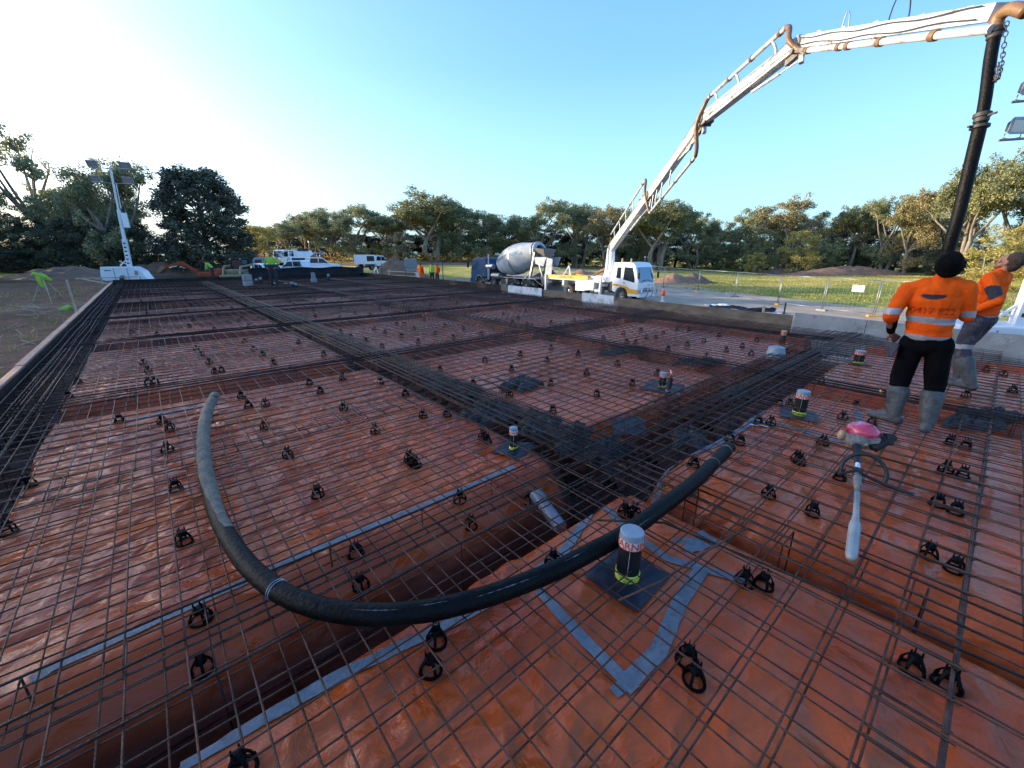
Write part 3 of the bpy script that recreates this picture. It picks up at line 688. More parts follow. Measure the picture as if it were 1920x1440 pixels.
# concrete spills -----------------------------------------------------------
def spill(u, v, rx, ry, rot, h, label, seed, z=-.05):
    c = G(u, v, z); b = MB(); nr, na = 14, 44; vs = [(0, 0, h)]; fs = []
    for i in range(1, nr + 1):
        for k in range(na):
            t = 2 * math.pi * k / na; e = 1 + .75 * mnoise.noise(Vector((math.cos(t) * 2.1, math.sin(t) * 2.1, seed))) + .30 * mnoise.noise(Vector((math.cos(t) * 6, math.sin(t) * 6, seed)))
            f = i / nr; x = math.cos(t) * rx * f * e; y = math.sin(t) * ry * f * e
            hh = h * (1 - f ** 2.5) - .02 + .055 * mnoise.noise(Vector((x * 14, y * 14, seed))) + .018 * mnoise.noise(Vector((x * 33, y * 33, seed)))
            vs.append((x, y, hh if i < nr else -.05))
    for k in range(na): fs.append((0, 1 + k, 1 + (k + 1) % na))
    for i in range(nr - 1):
        for k in range(na): a = 1 + i * na + k; d = 1 + i * na + (k + 1) % na; fs.append((a, a + na, d + na, d))
    b.add(vs, fs); o = b.build('concrete_spill', M['mud_shade'], smooth=True); o.location = c; o.rotation_euler = (0, 0, rot); tag(o, label, 'spilt concrete', 'spilt wet concrete on the mesh')
spill(978, 717, .30, .22, .3, .06, 'round dark grey lump of wet concrete alone on the orange sheet in mid slab', 1)
spill(1010, 790, .34, .20, .9, .06, 'wet concrete smear above the thin striped pipe', 2)
spill(925, 768, .34, .30, 1.2, .05, 'wet concrete spill on the long dark trench left of the thin striped pipe', 3)
spill(1075, 815, .40, .16, .5, .05, 'broad wet concrete spill where the two big trenches meet', 4)
spill(1135, 838, .30, .18, .2, .05, 'wet concrete spill at the edge of the dark trench corner', 5)
spill(1290, 815, .22, .16, .2, .04, 'small wet concrete spill beside the right trench cage', 6)
spill(1170, 655, .55, .15, -.2, .05, 'long dark concrete streak near the middle of the slab', 7)
spill(1312, 676, .5, .13, -.5, .05, 'dark concrete streak left of the grey pipe dome', 8)
spill(850, 722, .22, .5, .1, .05, 'wet concrete trail along the far side of the long trench', 9)
spill(1840, 780, .6, .2, -.3, .05, 'dark concrete smear on the mesh right of the black boots', 10)
spill(1385, 735, .20, .12, 0, .04, 'small splash of concrete in front of the grey pipe dome', 11)
# ================================================================ FORMWORK
def board(name, a, c, z0, z1, th, m, label, cat='form board', group=None, out=1, bevel=.003):
    """upright board from a to c; thickness grows to the outside"""
    a, c = Vector((*a, 0)), Vector((*c, 0)); d = (c - a).normalized(); nn = Vector((d.y, -d.x, 0)) * out
    b = MB(); ns = max(1, int((c - a).length / .5)); vs = []
    for i in range(ns + 1):
        p_ = a.lerp(c, i / ns); wob = .008 * mnoise.noise(Vector((p_.x * .8, p_.y * .8, z1))); dz = .010 * mnoise.noise(Vector((p_.x * .5, p_.y * .5, z1 + 4)))
        for q in (0, th):
            for z in (z0, z1 + dz): w_ = p_ + nn * (q + wob); vs.append((w_.x, w_.y, z))
    fs = [(0, 1, 3, 2), (4 * ns, 4 * ns + 2, 4 * ns + 3, 4 * ns + 1)]
    for i in range(ns):
        k = 4 * i; fs += [(k, k + 4, k + 5, k + 1), (k + 2, k + 3, k + 7, k + 6), (k + 1, k + 5, k + 7, k + 3), (k, k + 2, k + 6, k + 4)]
    b.add(vs, fs); o = b.build(name, m, bevel=bevel); return tag(o, label, cat, group)
YL = [(-2, 9.15, 'nearest'), (9.2, 15.0, 'second'), (15.05, 22.0, 'third'), (22.05, 34.9, 'farthest')]
for k, (a, c, nm) in enumerate(YL):
    dx = -.03 * k
    r = thing('form_board', '%s pale timber form board edging the left side of the slab' % nm, 'form board', (0, 0, 0), 0, 'left form boards')
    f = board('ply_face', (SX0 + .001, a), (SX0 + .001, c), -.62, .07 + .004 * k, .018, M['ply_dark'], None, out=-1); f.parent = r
    for kk in ('category', 'label', 'group'):
        if kk in f: del f[kk]
    f = board('timber_rail', (SX0 - .019 + dx * 0, a), (SX0 - .019, c), -.10, .085 + .006 * (k % 2), .085 + .012 * k, M['timber'], None, out=-1, bevel=.006); f.parent = r
    for kk in ('category', 'label', 'group'):
        if kk in f: del f[kk]
def pt(Y): return (11.35 + .1 * min(Y, 23), Y)
board('form_board', pt(-4), pt(1.72), -.55, .31, .05, M['ply_grey'], 'grey concrete-coated board nearest the two orange workers', group='right form boards')
board('form_board', pt(1.74), pt(3.12), -.55, .31, .05, M['ply_grey'], 'short pale board ending left of the worker in the black hat', group='right form boards')
board('form_board', pt(3.16), pt(8.6), -.55, .24, .03, M['ply'], 'long brown stained ply board in front of the pump truck cab', group='right form boards')
board('form_board', (pt(8.75)[0] - .06, 8.75), (pt(10.3)[0] - .06, 10.3), -.06, .29, .03, M['ply_white'], 'white spattered board under the front outrigger of the pump truck', group='right form boards')
board('form_board', pt(10.3), pt(15.9), -.55, .25, .03, M['ply'], 'plain grey ply board between the two white spattered boards', group='right form boards')
board('form_board', (pt(12.7)[0] - .07, 12.7), (pt(15.2)[0] - .07, 15.2), -.06, .29, .03, M['ply_white'], 'longer white spattered board in front of the mixer truck rear wheels', group='right form boards')
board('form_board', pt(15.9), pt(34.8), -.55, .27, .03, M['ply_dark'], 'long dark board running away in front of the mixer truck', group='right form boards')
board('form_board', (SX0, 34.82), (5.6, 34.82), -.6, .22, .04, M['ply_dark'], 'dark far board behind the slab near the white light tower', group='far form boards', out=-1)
b = MB(); pts = []
ns = 60
for i in range(ns + 1):
    x = 5.5 + 8.2 * i / ns; pts.append((x, 34.9 + .1 * math.sin(x * 1.7) + .06 * math.sin(x * 5.1), .76 + .04 * math.sin(x * 2.3) - .012 * i / ns))
vs = []
for x, y, z in pts: vs += [(x, y, -.5), (x, y + .03, (z - .5) / 2), (x, y, z), (x, y + .05, z), (x, y + .05, -.5)]
fs = []
for i in range(ns):
    for j in range(4): a = i * 5 + j; fs.append((a, a + 5, a + 6, a + 1))
b.add(vs, fs); tag(b.build('black_plastic_upstand', M['bplastic'], smooth=True), 'tall black plastic upstand along the far right edge of the slab', 'plastic edging')
def stake(x, y, z0, z1, w_, m, label, name='timber_stake', tilt=0):
    b = MB(); b.beam((0, 0, z0), (tilt * (z1 - z0), 0, z1 - .03), w_, w_ * .7); b.beam((tilt * (z1 - z0), 0, z1 - .03), (tilt * (z1 - z0), 0, z1), w_, w_ * .7, w2=w_ * .6, h2=w_ * .5)
    o = b.build(name, m, bevel=.003); o.location = (x, y, 0); return tag(o, label, 'stake', 'stakes beside the forms')
q = G(157, 584, 0); stake(-1.74, 17.2, -.7, .98, .075, M['timber_pale'], 'upright pale timber stake at the left form board')
for u, v, lab in [(1465, 588, 'short dark steel stake at the end of the brown ply board')]: 
    p0 = pt(3.4); stake(p0[0] + .12, p0[1], -.6, .52, .035, M['dark'], lab, 'steel_stake')
for (Y, dx, h, lab) in [(22.5, .15, 1.35, 'dark steel stake between the three men and the blue cab'), (31.5, .2, 1.1, 'thin stake right of the white utility tripod'), (27.5, .2, .9, 'thin dark stake behind the dark far board')]:
    stake(13.6 + dx, Y, -.8, h, .05, M['dark'], lab, 'steel_stake')
stake(12.2, 4.0, -.8, .36, .06, M['timber_pale'], 'short pale peg outside the brown ply board')
p0 = G(683, 519, .2)
for x, y, h, lab in [(9.4, 34.98, .75, 'brown stake nailed to the black plastic upstand'), (5.62, 34.98, .55, 'dark stake at the left end of the black plastic upstand')]: stake(x, y, -.4, h, .06, M['timber'], lab)
# timber lying about at the far left and far right corners
def plank(a, c, w_, h_, label, m='timber_pale', cat='timber', group='loose timber lengths'):
    b = MB(); b.beam(a, c, w_, h_); return tag(b.build('timber_plank', M[m], bevel=.004), label, cat, group)
plank((-3.4, 37.4, .26), (-.5, 37.6, .28), .12, .05, 'horizontal pale timber brace left of the light tower base')
plank((-3.1, 37.3, .24), (-1.7, 35.6, -.1), .10, .05, 'sloping pale timber brace left of the light tower base')
plank((-1.1, 37.4, -.5), (-1.1, 37.5, .24), .10, .06, 'upright timber prop beside the light tower base')
plank((14.1, 33.9, .1), (14.5, 30.1, .12), .5, .08, 'wide pale timber plank at the far right corner of the slab')
plank((14.4, 26.6, -.05), (15.2, 28.6, .42), .22, .06, 'pale plank propped up in front of the three men')
plank((16.2, 30.0, .35), (15.2, 33.5, .38), .18, .05, 'top rail of the rough timber stack left of the three men')
plank((16.2, 30.0, .05), (15.2, 33.5, .08), .18, .05, 'lower rail of the rough timber stack left of the three men')
for t, w2 in ((.05, 'right-hand'), (.95, 'left-hand')):
    x, y = 16.2 - t, 30 + 3.5 * t; plank((x, y + .05, -.9), (x, y + .05, .5), .12, .10, '%s post of the rough timber stack left of the three men' % w2)
# weedy sticks and pale scrap on the left bank
rl = random.Random(5); vsb = MB()
for k in range(260):
    x, y = rl.uniform(-9, -2.3), rl.uniform(5, 33); z = TG(x, y); a = rl.uniform(0, 3.14); L = rl.uniform(.2, 1.1)
    vsb.beam((x, y, z + .02), (x + math.cos(a) * L, y + math.sin(a) * L, z + .03 + rl.uniform(0, .10)), .015, .012)
tag(vsb.build('litter_twigs', M['timber_pale']), 'dry twigs and straw scattered on the left bank', 'twigs', kind='stuff')
for (a, c, lab) in [((-3.6, 7.6), (-1.95, 15.6), 'long thin pale stick lying parallel to the left board'), ((-5.2, 9.5), (-3.6, 13.5), 'thin pale stick lying on the left bank'), ((-5.6, 12.5), (-3.5, 16.8), 'upper thin pale stick lying on the left bank')]:
    plank((*a, TG(*a) + .05), (*c, TG(*c) + .08), .05, .03, lab, cat='stick')
# ================================================================ PIPES
def text_mesh(body, size, extrude=.0005, bold=0):
    cu = bpy.data.curves.new('txt', 'FONT'); cu.body = body; cu.size = size; cu.extrude = extrude; cu.offset = bold * size; cu.align_x = 'CENTER'; cu.align_y = 'CENTER'; cu.resolution_u = 3
    t = bpy.data.objects.new('txt', cu); C.objects.link(t); bpy.context.evaluated_depsgraph_get().update()
    me = bpy.data.meshes.new_from_object(t.evaluated_get(bpy.context.evaluated_depsgraph_get())); C.objects.unlink(t); bpy.data.objects.remove(t); return me
def wrap_text(body, size, r, z, ang, m, parent, name='lettering', squash=1):
    me = text_mesh(body, size, bold=.018)
    for v in me.vertices:
        a = ang + v.co.x * squash / r; rr = r + .0008 + v.co.z
        v.co = (rr * math.cos(a), rr * math.sin(a), z + v.co.y)
    me.materials.clear(); me.materials.append(m); o = bpy.data.objects.new(name, me); C.objects.link(o); o.parent = parent; return o
def riser(u, v, h, r, label, plate=.19, lean=0, text=True, capm='capgrey', rz=.5, zb=-.115):
    c = G(u, v, zb); x, y = c.x, c.y; t = thing('pipe_riser', label, 'pipe', (x, y, -.112), 0, 'capped pipes standing through the slab')
    t.rotation_euler = (0, lean, 0)
    b = MB(); b.lathe([(r, 0), (r, h * .88), (r + .001, h * .885)], n=36); b.build('sleeve', M['black'], t, smooth=True)
    b = MB(); b.lathe([(r + .002, h * .87), (r + .002, h * .985), (r - .003, h), (0, h + .001)], n=36); b.build('pipe_cap', M[capm], t, smooth=True, sharp=40)
    b = MB(); b.lathe([(r + .0035, h * .72), (r + .0035, h * .88)], n=36); lb = b.build('warning_label', M['white_label'], t, smooth=True)
    b = MB(); b.lathe([(r + .004, h * .715), (r + .004, h * .728)], n=36); b.build('label_edge', M['darkred'], lb, smooth=True)
    ang = math.atan2(-y, -x)
    if text: wrap_text('WARNING', r * .95, r + .0045, h * .80, ang + .12, M['darkred'], lb, 'lettering')
    b = MB()
    for k in range(3): b.lathe([(r + .001, .004 + k * h * .062), (r + .006, .008 + k * h * .062), (r + .006, .002 + (k + .82) * h * .062), (r + .001, .006 + (k + .82) * h * .062)], n=36)
    b.build('yellow_tape_band', M['yellow_lime'], t, smooth=True)
    b = MB(); b.beam((math.cos(ang) * (r + .002), math.sin(ang) * (r + .002), h * .2), (math.cos(ang) * (r + .002), math.sin(ang) * (r + .002), h * .7), .0035, .002); b.build('seam', M['capgrey'], t)
    if plate:
        vs = []; K = 14
        for i in range(K + 1):
            for j in range(K + 1):
                px, py = (i / K * 2 - 1) * plate, (j / K * 2 - 1) * plate; e = max(abs(px), abs(py)) / plate
                vs.append((px, py * .9, .018 + .02 * e ** 3 * mnoise.noise(Vector((px * 9, py * 9, u))) + .006 * abs(mnoise.noise(Vector((px * 20, py * 20, u))))))
        b = MB(); b.add(vs, [(i * (K + 1) + j, (i + 1) * (K + 1) + j, (i + 1) * (K + 1) + j + 1, i * (K + 1) + j + 1) for i in range(K) for j in range(K)])
        f = b.build('membrane_collar', M['blackm'], t, smooth=True); f.rotation_euler = (0, 0, rz)
    return t
riser(1175, 1085, .315, .062, 'big capped pipe with WARNING label and yellow bands just right of the hose', .19, .03, rz=.05)
riser(963, 845, .235, .036, 'thin striped pipe with yellow bands left of the trench junction', .17, 0, True, rz=.3)
riser(1497, 780, .30, .063, 'capped black pipe with yellow bands between the hose end and the worker', .20, .02, rz=.3)
riser(1241, 728, .22, .045, 'left-hand capped pipe of the close pair in mid slab', .26, 0, rz=.2)
riser(1608, 683, .23, .07, 'short black pipe with white cap behind the yellow-banded one on the right', .16, 0, rz=.6)
t = thing('copper_riser', 'thin black-wrapped copper pipe, right-hand of the close pair in mid slab', 'pipe', tuple(G(1252, 742, -.11)), 0, 'capped pipes standing through the slab')
b = MB(); b.cyl((0, 0, 0), (.02, 0, .24), .03, n=16); b.build('sleeve', M['black'], t, smooth=True, sharp=40)
b = MB(); b.tube([(.02, 0, .24), (.024, 0, .30), (.03, .01, .32), (.05, .03, .325)], .012, 10); b.build('copper_end', M['copper'], t, smooth=True)
b = MB(); b.lathe([(.032, .06), (.034, .065), (.034, .085), (.032, .09)]); b.build('tape_band', M['tape'], t, smooth=True)
t = thing('floor_waste', 'pale grey plastic pipe dome standing beside the right cage', 'pipe', tuple(G(1453, 671, -.09)), 0)
b = MB(); b.lathe([(.15, 0), (.155, .03), (.15, .06), (.15, .10), (.14, .105), (.125, .19), (.05, .215), (0, .216)], n=32); b.build('dome', M['capgrey'], t, smooth=True, sharp=50)
b = MB(); b.lathe([(.157, .02), (.162, .03), (.162, .045), (.157, .05)], n=32); b.build('rim', M['pvc'], t, smooth=True)
def stub(u, v, h, r, m, label, capm=None, zb=-.1):
    t = thing('pipe_stub', label, 'pipe', tuple(G(u, v, zb)), 0, 'small pipe stubs far back in the slab'); b = MB(); b.lathe([(r, 0), (r, h), (r - .004, h + .004), (0, h + .004)], n=20); b.build('pipe', M[m], t, smooth=True, sharp=40)
    if capm: b = MB(); b.lathe([(r + .004, h * .7), (r + .004, h + .01), (0, h + .012)], n=20); b.build('pipe_end', M[capm], t, smooth=True, sharp=40)
stub(1466, 645, .26, .05, 'black', 'small dark pipe with a pinkish end just behind the grey pipe dome', 'copper')
t = thing('pvc_pipe', 'pale grey plastic cone pipe standing near the black plastic upstand', 'pipe', tuple(G(589, 530, -.05)), 0)
b = MB(); b.lathe([(.20, 0), (.19, .2), (.13, .35), (.12, .62), (.0, .63)], n=20); b.build('pipe', M['pvc'], t, smooth=True, sharp=50)
for u, v, h, lab in [(482, 532, .30, 'left dark pipe stub beside the grey block'), (490, 533, .42, 'second dark pipe stub beside the grey block'), (549, 541, .34, 'dark pipe stub right of the man standing on the slab'), (555, 541, .28, 'shorter dark stub right of the man on the slab'), (617, 528, .50, 'dark pipe stub near the right end of the plastic upstand'), (517, 537, .22, 'low dark stub just right of the boots of the man on the slab'), (536, 535, .12, 'small white-tipped stub far back in mid slab')]:
    stub(u, v, h, .08, 'black', lab, 'capgrey')
t = thing('block_stack', 'two pale grey blocks stacked on the slab left of the standing man', 'blocks', tuple(G(466, 537, -.05)), .3)
for k in range(2):
    b = MB(); b.box((0, 0, .17 + k * .33), (.42, .3, .31)); b.build('block', M['ply_grey'], t, bevel=.02)
# sewer pipe in the trench
a, c = G(1012, 935, -.16), G(1052, 990, -.22); dd = (c - a).normalized(); 
t = thing('sewer_pipe', 'grey plastic pipe with cross mark lying down in the trench near the junction', 'pipe', tuple(a), 0)
b = MB(); b.cyl((0, 0, 0), c - a, .048, n=20); b.cyl(-dd * .06, dd * .05, .056, n=20); b.build('pipe', M['pvc'], t, smooth=True, sharp=40)
ln = thing
# ================================================================ HOSE
HP = [(403, 742), (390, 768), (383, 800), (382, 840), (386, 885), (396, 930), (412, 975), (436, 1020), (468, 1062), (510, 1100), (560, 1127), (620, 1144), (690, 1152), (760, 1150), (830, 1140), (900, 1122), (970, 1098), (1040, 1070), (1110, 1034), (1180, 995), (1250, 944), (1310, 896), (1368, 838)]
P = [G(u, v, .052) for u, v in HP]
def smooth_path(P, k=5):
    out_ = []
    for i in range(len(P) - 1):
        p0, p1, p2, p3 = P[max(i-1, 0)], P[i], P[i+1], P[min(i+2, len(P)-1)]
        for s in range(k):
            t_ = s / k; out_.append(.5 * ((2*p1) + (p2-p0)*t_ + (2*p0-5*p1+4*p2-p3)*t_*t_ + (3*p1-p0-3*p2+p3)*t_**3))
    return out_ + [P[-1]]
SP = smooth_path(P); b = MB(); N_ = len(SP)
rs = [.0495 * (1 + .03 * math.sin(i * .9) * mnoise.noise(Vector((i * .3, 0, 0)))) for i in range(N_)]
b.tube(SP, rs, 28, cap=False)
hz = thing('rubber_hose', 'thick black rubber concrete hose lying in a wide curve over the mesh', 'hose', (0, 0, 0))
# worn, wrinkled surface
hb = b.build('hose_wall', M['hose'], hz, smooth=True)
for v in hb.data.vertices:
    c_ = v.co; k_ = .0022 * mnoise.noise(Vector((c_.x * 12, c_.y * 12, c_.z * 12))) + .0012 * mnoise.noise(Vector((c_.x * 35, c_.y * 35, c_.z * 35))); nn_ = v.normal.copy(); v.co = c_ + nn_ * k_
for end, nx_, nm in ((SP[0], SP[1], 'hose_mouth'), (SP[-1], SP[-2], 'hose_mouth')):
    d_ = (end - nx_).normalized(); b = MB(); b.lathe([(.0495, 0), (.048, .004), (.039, .004), (.037, -.02), (.037, -.25), (0, -.25)], end, d_, 28); b.build(nm, M['grime'] if end == SP[-1] else M['hose'], hz, smooth=True, sharp=40)
for k in (N_ - 2, N_ - 4):
    d_ = (SP[k+1] - SP[k-1]).normalized(); b = MB(); b.lathe([(.0495, -.004), (.052, -.003), (.052, .003), (.0495, .004)], SP[k], d_, 28); b.build('wire_ring', M['grime'], hz, smooth=True)
k = 46; d_ = (SP[k+1] - SP[k-1]).normalized(); b = MB()
for off in (-.008, .008): b.lathe([(.0505, off - .003), (.054, off), (.0505, off + .003)], SP[k], d_, 28)
b.build('clamp_wire', M['steel'], hz, smooth=True)
M['hose_crust0'] = mat('slurry_smear', (.13, .13, .125), (.04, .04, .04), 40, .8)
for q0_, L_, an_ in ((58, 7, 1.15), (67, 4, 1.3), (74, 9, 1.0), (86, 3, 1.25), (93, 5, .8)):
    b = MB()
    for i_ in range(L_ * 3):
        k_ = q0_ + i_ / 3
        if k_ + 1 >= N_ - 1: break
        f_ = k_ - int(k_); pc = SP[int(k_)].lerp(SP[int(k_) + 1], f_); d_ = (SP[int(k_) + 1] - SP[int(k_)]).normalized(); side = d_.cross(Vector((0, 0, 1))).normalized()
        if side.dot(pc) > 0: side = -side
        w_ = max(.012, .16 * mnoise.noise(Vector((i_ * .55, q0_, 2))) + .035) * math.sin(math.pi * (i_ + .5) / (L_ * 3))
        for a_ in (an_ - w_, an_ + w_): b.v.append(tuple(pc + side * math.cos(a_) * .0512 + Vector((0, 0, 1)) * math.sin(a_) * .0512))
    for i_ in range(len(b.v) // 2 - 1): b.f.append((2 * i_, 2 * i_ + 1, 2 * i_ + 3, 2 * i_ + 2)); b.m.append(0)
    b.build('slurry_streak', M['hose_crust0'], hz, smooth=True)
# dried concrete on the far raised end
b = MB()
M['hose_crust'] = mat('dried_concrete_crust', (.20, .165, .12), (.12, .10, .075), 14, .9, 0, 1, 60)
rs2 = [(.0512 + .002 * mnoise.noise(Vector((i * .8, 1, 0)))) for i in range(0, 34)]
base_n = len(b.v); nseg = 34
for i in range(nseg):
    pc = SP[i]; d_ = (SP[i+1] - SP[max(i-1, 0)]).normalized(); side = d_.cross(Vector((0, 0, 1))).normalized(); fade = 1 if i < 16 else max(.25, 1 - (i - 16) / 20)
    for k in range(15):
        a_ = math.pi * (.5 + (k / 14 - .5) * (1.35 * fade) + .10 * mnoise.noise(Vector((i * .5, k * .2, 7))) + .12)
        rr_ = rs2[i] + .002 * mnoise.noise(Vector((i, k, 3))) - (.004 if k in (0, 14) else 0); q_ = pc + side * math.cos(a_) * rr_ + Vector((0, 0, 1)) * math.sin(a_) * rr_; b.v.append(tuple(q_))
for i in range(nseg - 1):
    for k in range(14): a_ = i * 15 + k; b.f.append((a_, a_ + 1, a_ + 16, a_ + 15)); b.m.append(0)
b.build('concrete_crust', M['hose_crust'], hz, smooth=True)
# ================================================================ POLE TOOL (petrol concrete vibrator)
TP = [G(1596, 1046, .045), G(1604, 975, .055), G(1607, 925, .07), G(1608, 870, .09), G(1607, 840, .13)]
t = thing('pole_tool', 'petrol pole tool with a pink-wrapped engine and fat white plastic tip', 'power tool', tuple(TP[0]))
L = [p_ - TP[0] for p_ in TP]; b = MB(); d_ = (L[1] - L[0]).normalized()
e0, e1 = L[0], L[0] + d_ * .37
b.tube([e0 - d_ * .012, e0, e0 + d_ * .03, e1 - d_ * .03, e1, e1 + d_ * .05, e1 + d_ * .13, L[2]], [.010, .023, .029, .0305, .029, .021, .017, .017], 20); b.build('white_tip', M['poly'], t, smooth=True)
dd = (L[3] - L[2]).normalized(); LL = (L[3] - L[2]).length
b = MB(); b.cyl(L[2], L[3], .016, n=14); b.cyl(L[2] + dd * LL * .25, L[2] + dd * LL * .5, .023, .026, 14); b.cyl(L[2] + dd * LL * .52, L[2] + dd * LL * .62, .027, .020, 14); b.build('shaft', M['grime'], t, smooth=True, sharp=40)
b = MB(); b.cyl(L[2] + dd * LL * .68, L[3], .0175, n=14); b.build('white_sleeve', M['white'], t, smooth=True, sharp=40)
b = MB(); b.cyl(L[3], L[4] + (L[4] - L[3]) * .1, .021, .03, 14); b.build('clutch_neck', M['black'], t, smooth=True, sharp=40)
# loop handle
hc = L[2] + dd * LL * .66; side = dd.cross(Vector((0, 0, 1))).normalized(); b = MB(); pts_ = []
for k in range(15):
    a_ = math.pi * (-.12 + 1.24 * k / 14); pts_.append(hc + side * (math.cos(a_) * .13 + .03) + Vector((0, 0, .02 + math.sin(a_) * .12)) + dd * .05 * math.sin(a_))
b.tube(pts_, .014, 10)
b.tube([pts_[-1], hc - side * .02 + Vector((0, 0, .015)), pts_[0]], .012, 8)
b.cyl(pts_[0], pts_[0] + side * .16 - dd * .03 - Vector((0, 0, .01)), .013, n=10); b.box(hc + Vector((0, 0, .01)), (.06, .05, .05))
b.build('loop_handle', M['black'], t, smooth=True, sharp=50)
ec = L[4] + Vector((.14, .02, .05)); b = MB()
b.ell(ec + Vector((-.03, 0, -.02)), (.085, .085, .075), 16, 10); b.box(ec + Vector((.02, -.05, -.02)), (.15, .14, .11), (0, 0, .3)); b.cyl(ec + Vector((-.08, .07, -.02)), ec + Vector((-.02, .02, -.01)), .045, n=14)
eng = b.build('engine', M['grime'], t, smooth=True, bevel=.008)
b = MB(); b.ell(ec + Vector((-.06, .11, 0)), (.035, .03, .045), 12, 8); b.cyl(ec + Vector((-.09, -.06, -.03)), ec + Vector((-.075, -.06, -.02)), .014, n=10); b.build('tan_knob', M['tan'], eng, smooth=True)
b = MB(); b.beam(ec + Vector((-.06, -.10, -.05)), ec + Vector((.10, -.19, .04)), .07, .05); b.box(ec + Vector((.07, -.17, .02)), (.09, .05, .09), (0, .3, .5)); b.build('muffler_guard', M['black'], eng, bevel=.008)
b = MB(); b.ell(ec + Vector((.03, -.01, .045)), (.105, .115, .07), 26, 18)
pk = b.build('pink_wrap', M['pink'], t, smooth=True)
for v in pk.data.vertices:
    c_ = v.co.copy(); v.co = c_ + v.normal * (.012 * mnoise.noise(Vector((c_.x * 16, c_.y * 16, c_.z * 16))) + .010 * abs(mnoise.noise(Vector((c_.x * 38, c_.y * 38, c_.z * 38)))))
# ================================================================ VEHICLES
def wheel(par, x, y, z, r, w_, out=1, rimm='rim', tyre='tyre'):
    b = MB(); b.lathe([(r * .55, -w_ / 2), (r * .92, -w_ / 2), (r, -w_ * .36), (r, w_ * .36), (r * .92, w_ / 2), (r * .55, w_ / 2)], (x, y, z), (out, 0, 0), 24)
    t = b.build('wheel', M[tyre], par, smooth=True, sharp=35)
    b = MB(); b.lathe([(r * .57, w_ * .42), (r * .53, w_ * .47), (r * .48, w_ * .2), (r * .25, w_ * .12), (r * .2, w_ * .4), (r * .1, w_ * .42), (0, w_ * .42)], (x, y, z), (out, 0, 0), 20)
    for k in range(6):
        a = k * math.pi / 3; b.cyl((x + out * w_ * .14, y + math.cos(a) * r * .35, z + math.sin(a) * r * .35), (x + out * w_ * .2, y + math.cos(a) * r * .35, z + math.sin(a) * r * .35), r * .05, n=6)
    b.build('rim', M[rimm], t, smooth=True, sharp=35); return t
def cabwin(par, poly, x0, out, m='glass', name='side_window', th=.02):
    b = MB(); b.prism(poly, 0, min(x0, x0 + out * th), max(x0, x0 + out * th)); return b.build(name, M[m], par)
# ---------------------------------------------------------------- pump truck
pz = -1.72
pump = thing('pump_truck', 'white and yellow concrete pump truck with its long boom raised over the slab', 'pump truck', (28.15, 17.45, pz), math.pi)
b = MB()
arch = [(-.86, .62)] + [(-1.38 + .56 * math.cos(a), .50 + .56 * math.sin(a)) for a in np.linspace(.25, math.pi - .25, 8)]
side = [(.0, .42), (.06, .95), (.05, 1.45), (-.28, 2.62), (-.5, 2.82), (-1.2, 2.88), (-2.2, 2.84), (-2.28, 1.9), (-2.25, .72)] + arch[::-1][:-1] + [(-.80, .42)]
b.prism([(y, z) for y, z in side], 0, -1.08, 1.08)
cab = b.build('cab', M['whitec'], pump, bevel=.05)
for s in (1, -1):
    x = s * 1.083
    cabwin(cab, [(-.28, 1.42), (-.30, 1.75), (-.52, 2.48), (-1.22, 2.52), (-1.26, 1.62), (-.9, 1.55)][::s], x - s * .01, s, 'glass')
    cabwin(cab, [(-1.52, 1.68), (-1.50, 2.48), (-1.85, 2.5), (-1.90, 1.72)][::s], x - s * .01, s, 'glass', 'rear_window')
    b = MB(); b.box((x, -1.18, 1.38), (.03, .16, .05)); b.build('door_handle', M['black'], cab)
    b = MB(); b.prism([(.02, .62), (.03, .92), (-.62, .98), (-.95, 1.16), (-2.2, 1.32), (-2.2, 1.14), (-1.55, 1.10), (-1.0, .98), (-.82, .62)][::s], 0, min(x - .004, x + s * .006 - .0), max(x + .004, x + s * .006)); b.build('yellow_stripe', M['yellow'], cab)
    b = MB(); b.tube([(s * 1.05, .05, 2.45), (s * 1.28, .18, 2.3), (s * 1.3, .18, 1.7)], .02, 8); b.box((s * 1.3, .17, 1.95), (.2, .07, .42)); b.build('mirror', M['black'], cab, bevel=.01)
    b = MB(); b.box((s * .86, .06, .78), (.30, .05, .22)); b.build('headlight', M['chrome'], cab, bevel=.01)
b = MB(); fx = .96
b.add([(-fx, .068, 1.46), (fx, .068, 1.46), (fx * .94, -.235, 2.52), (-fx * .94, -.235, 2.52)], [(0, 1, 2, 3)]); b.add([(-fx, .04, 1.44), (fx, .04, 1.44), (fx * .94, -.27, 2.52), (-fx * .94, -.27, 2.52)], [(3, 2, 1, 0)])
b.build('windscreen', M['glassb'], cab)
b = MB(); b.tube([(-.75, .12, 1.42), (-.2, .06, 1.62), (.1, .08, 1.58)], .014, 6); b.tube([(.75, .12, 1.42), (.2, .06, 1.62), (.45, .08, 1.58)], .014, 6); b.build('wiper', M['black'], cab)
b = MB(); b.box((0, .075, .80), (1.25, .04, .16)); b.box((0, .075, .98), (.9, .03, .07)); b.build('grille', M['black'], cab, bevel=.01)
b = MB(); b.box((0, .1, .48), (2.12, .22, .22)); b.build('bumper', M['whitec'], cab, bevel=.03)
b = MB()
for s in (1, -1):
    b.tube([(s * 1.0, .12, .55), (s * 1.02, .34, .62), (s * 1.0, .36, .95), (s * .85, .34, 1.05), (s * .25, .36, 1.05)], .03, 8); b.tube([(s * .33, .25, .35), (s * .34, .40, .55), (s * .32, .40, 1.05), (s * .26, .38, 1.28)], .035, 8)
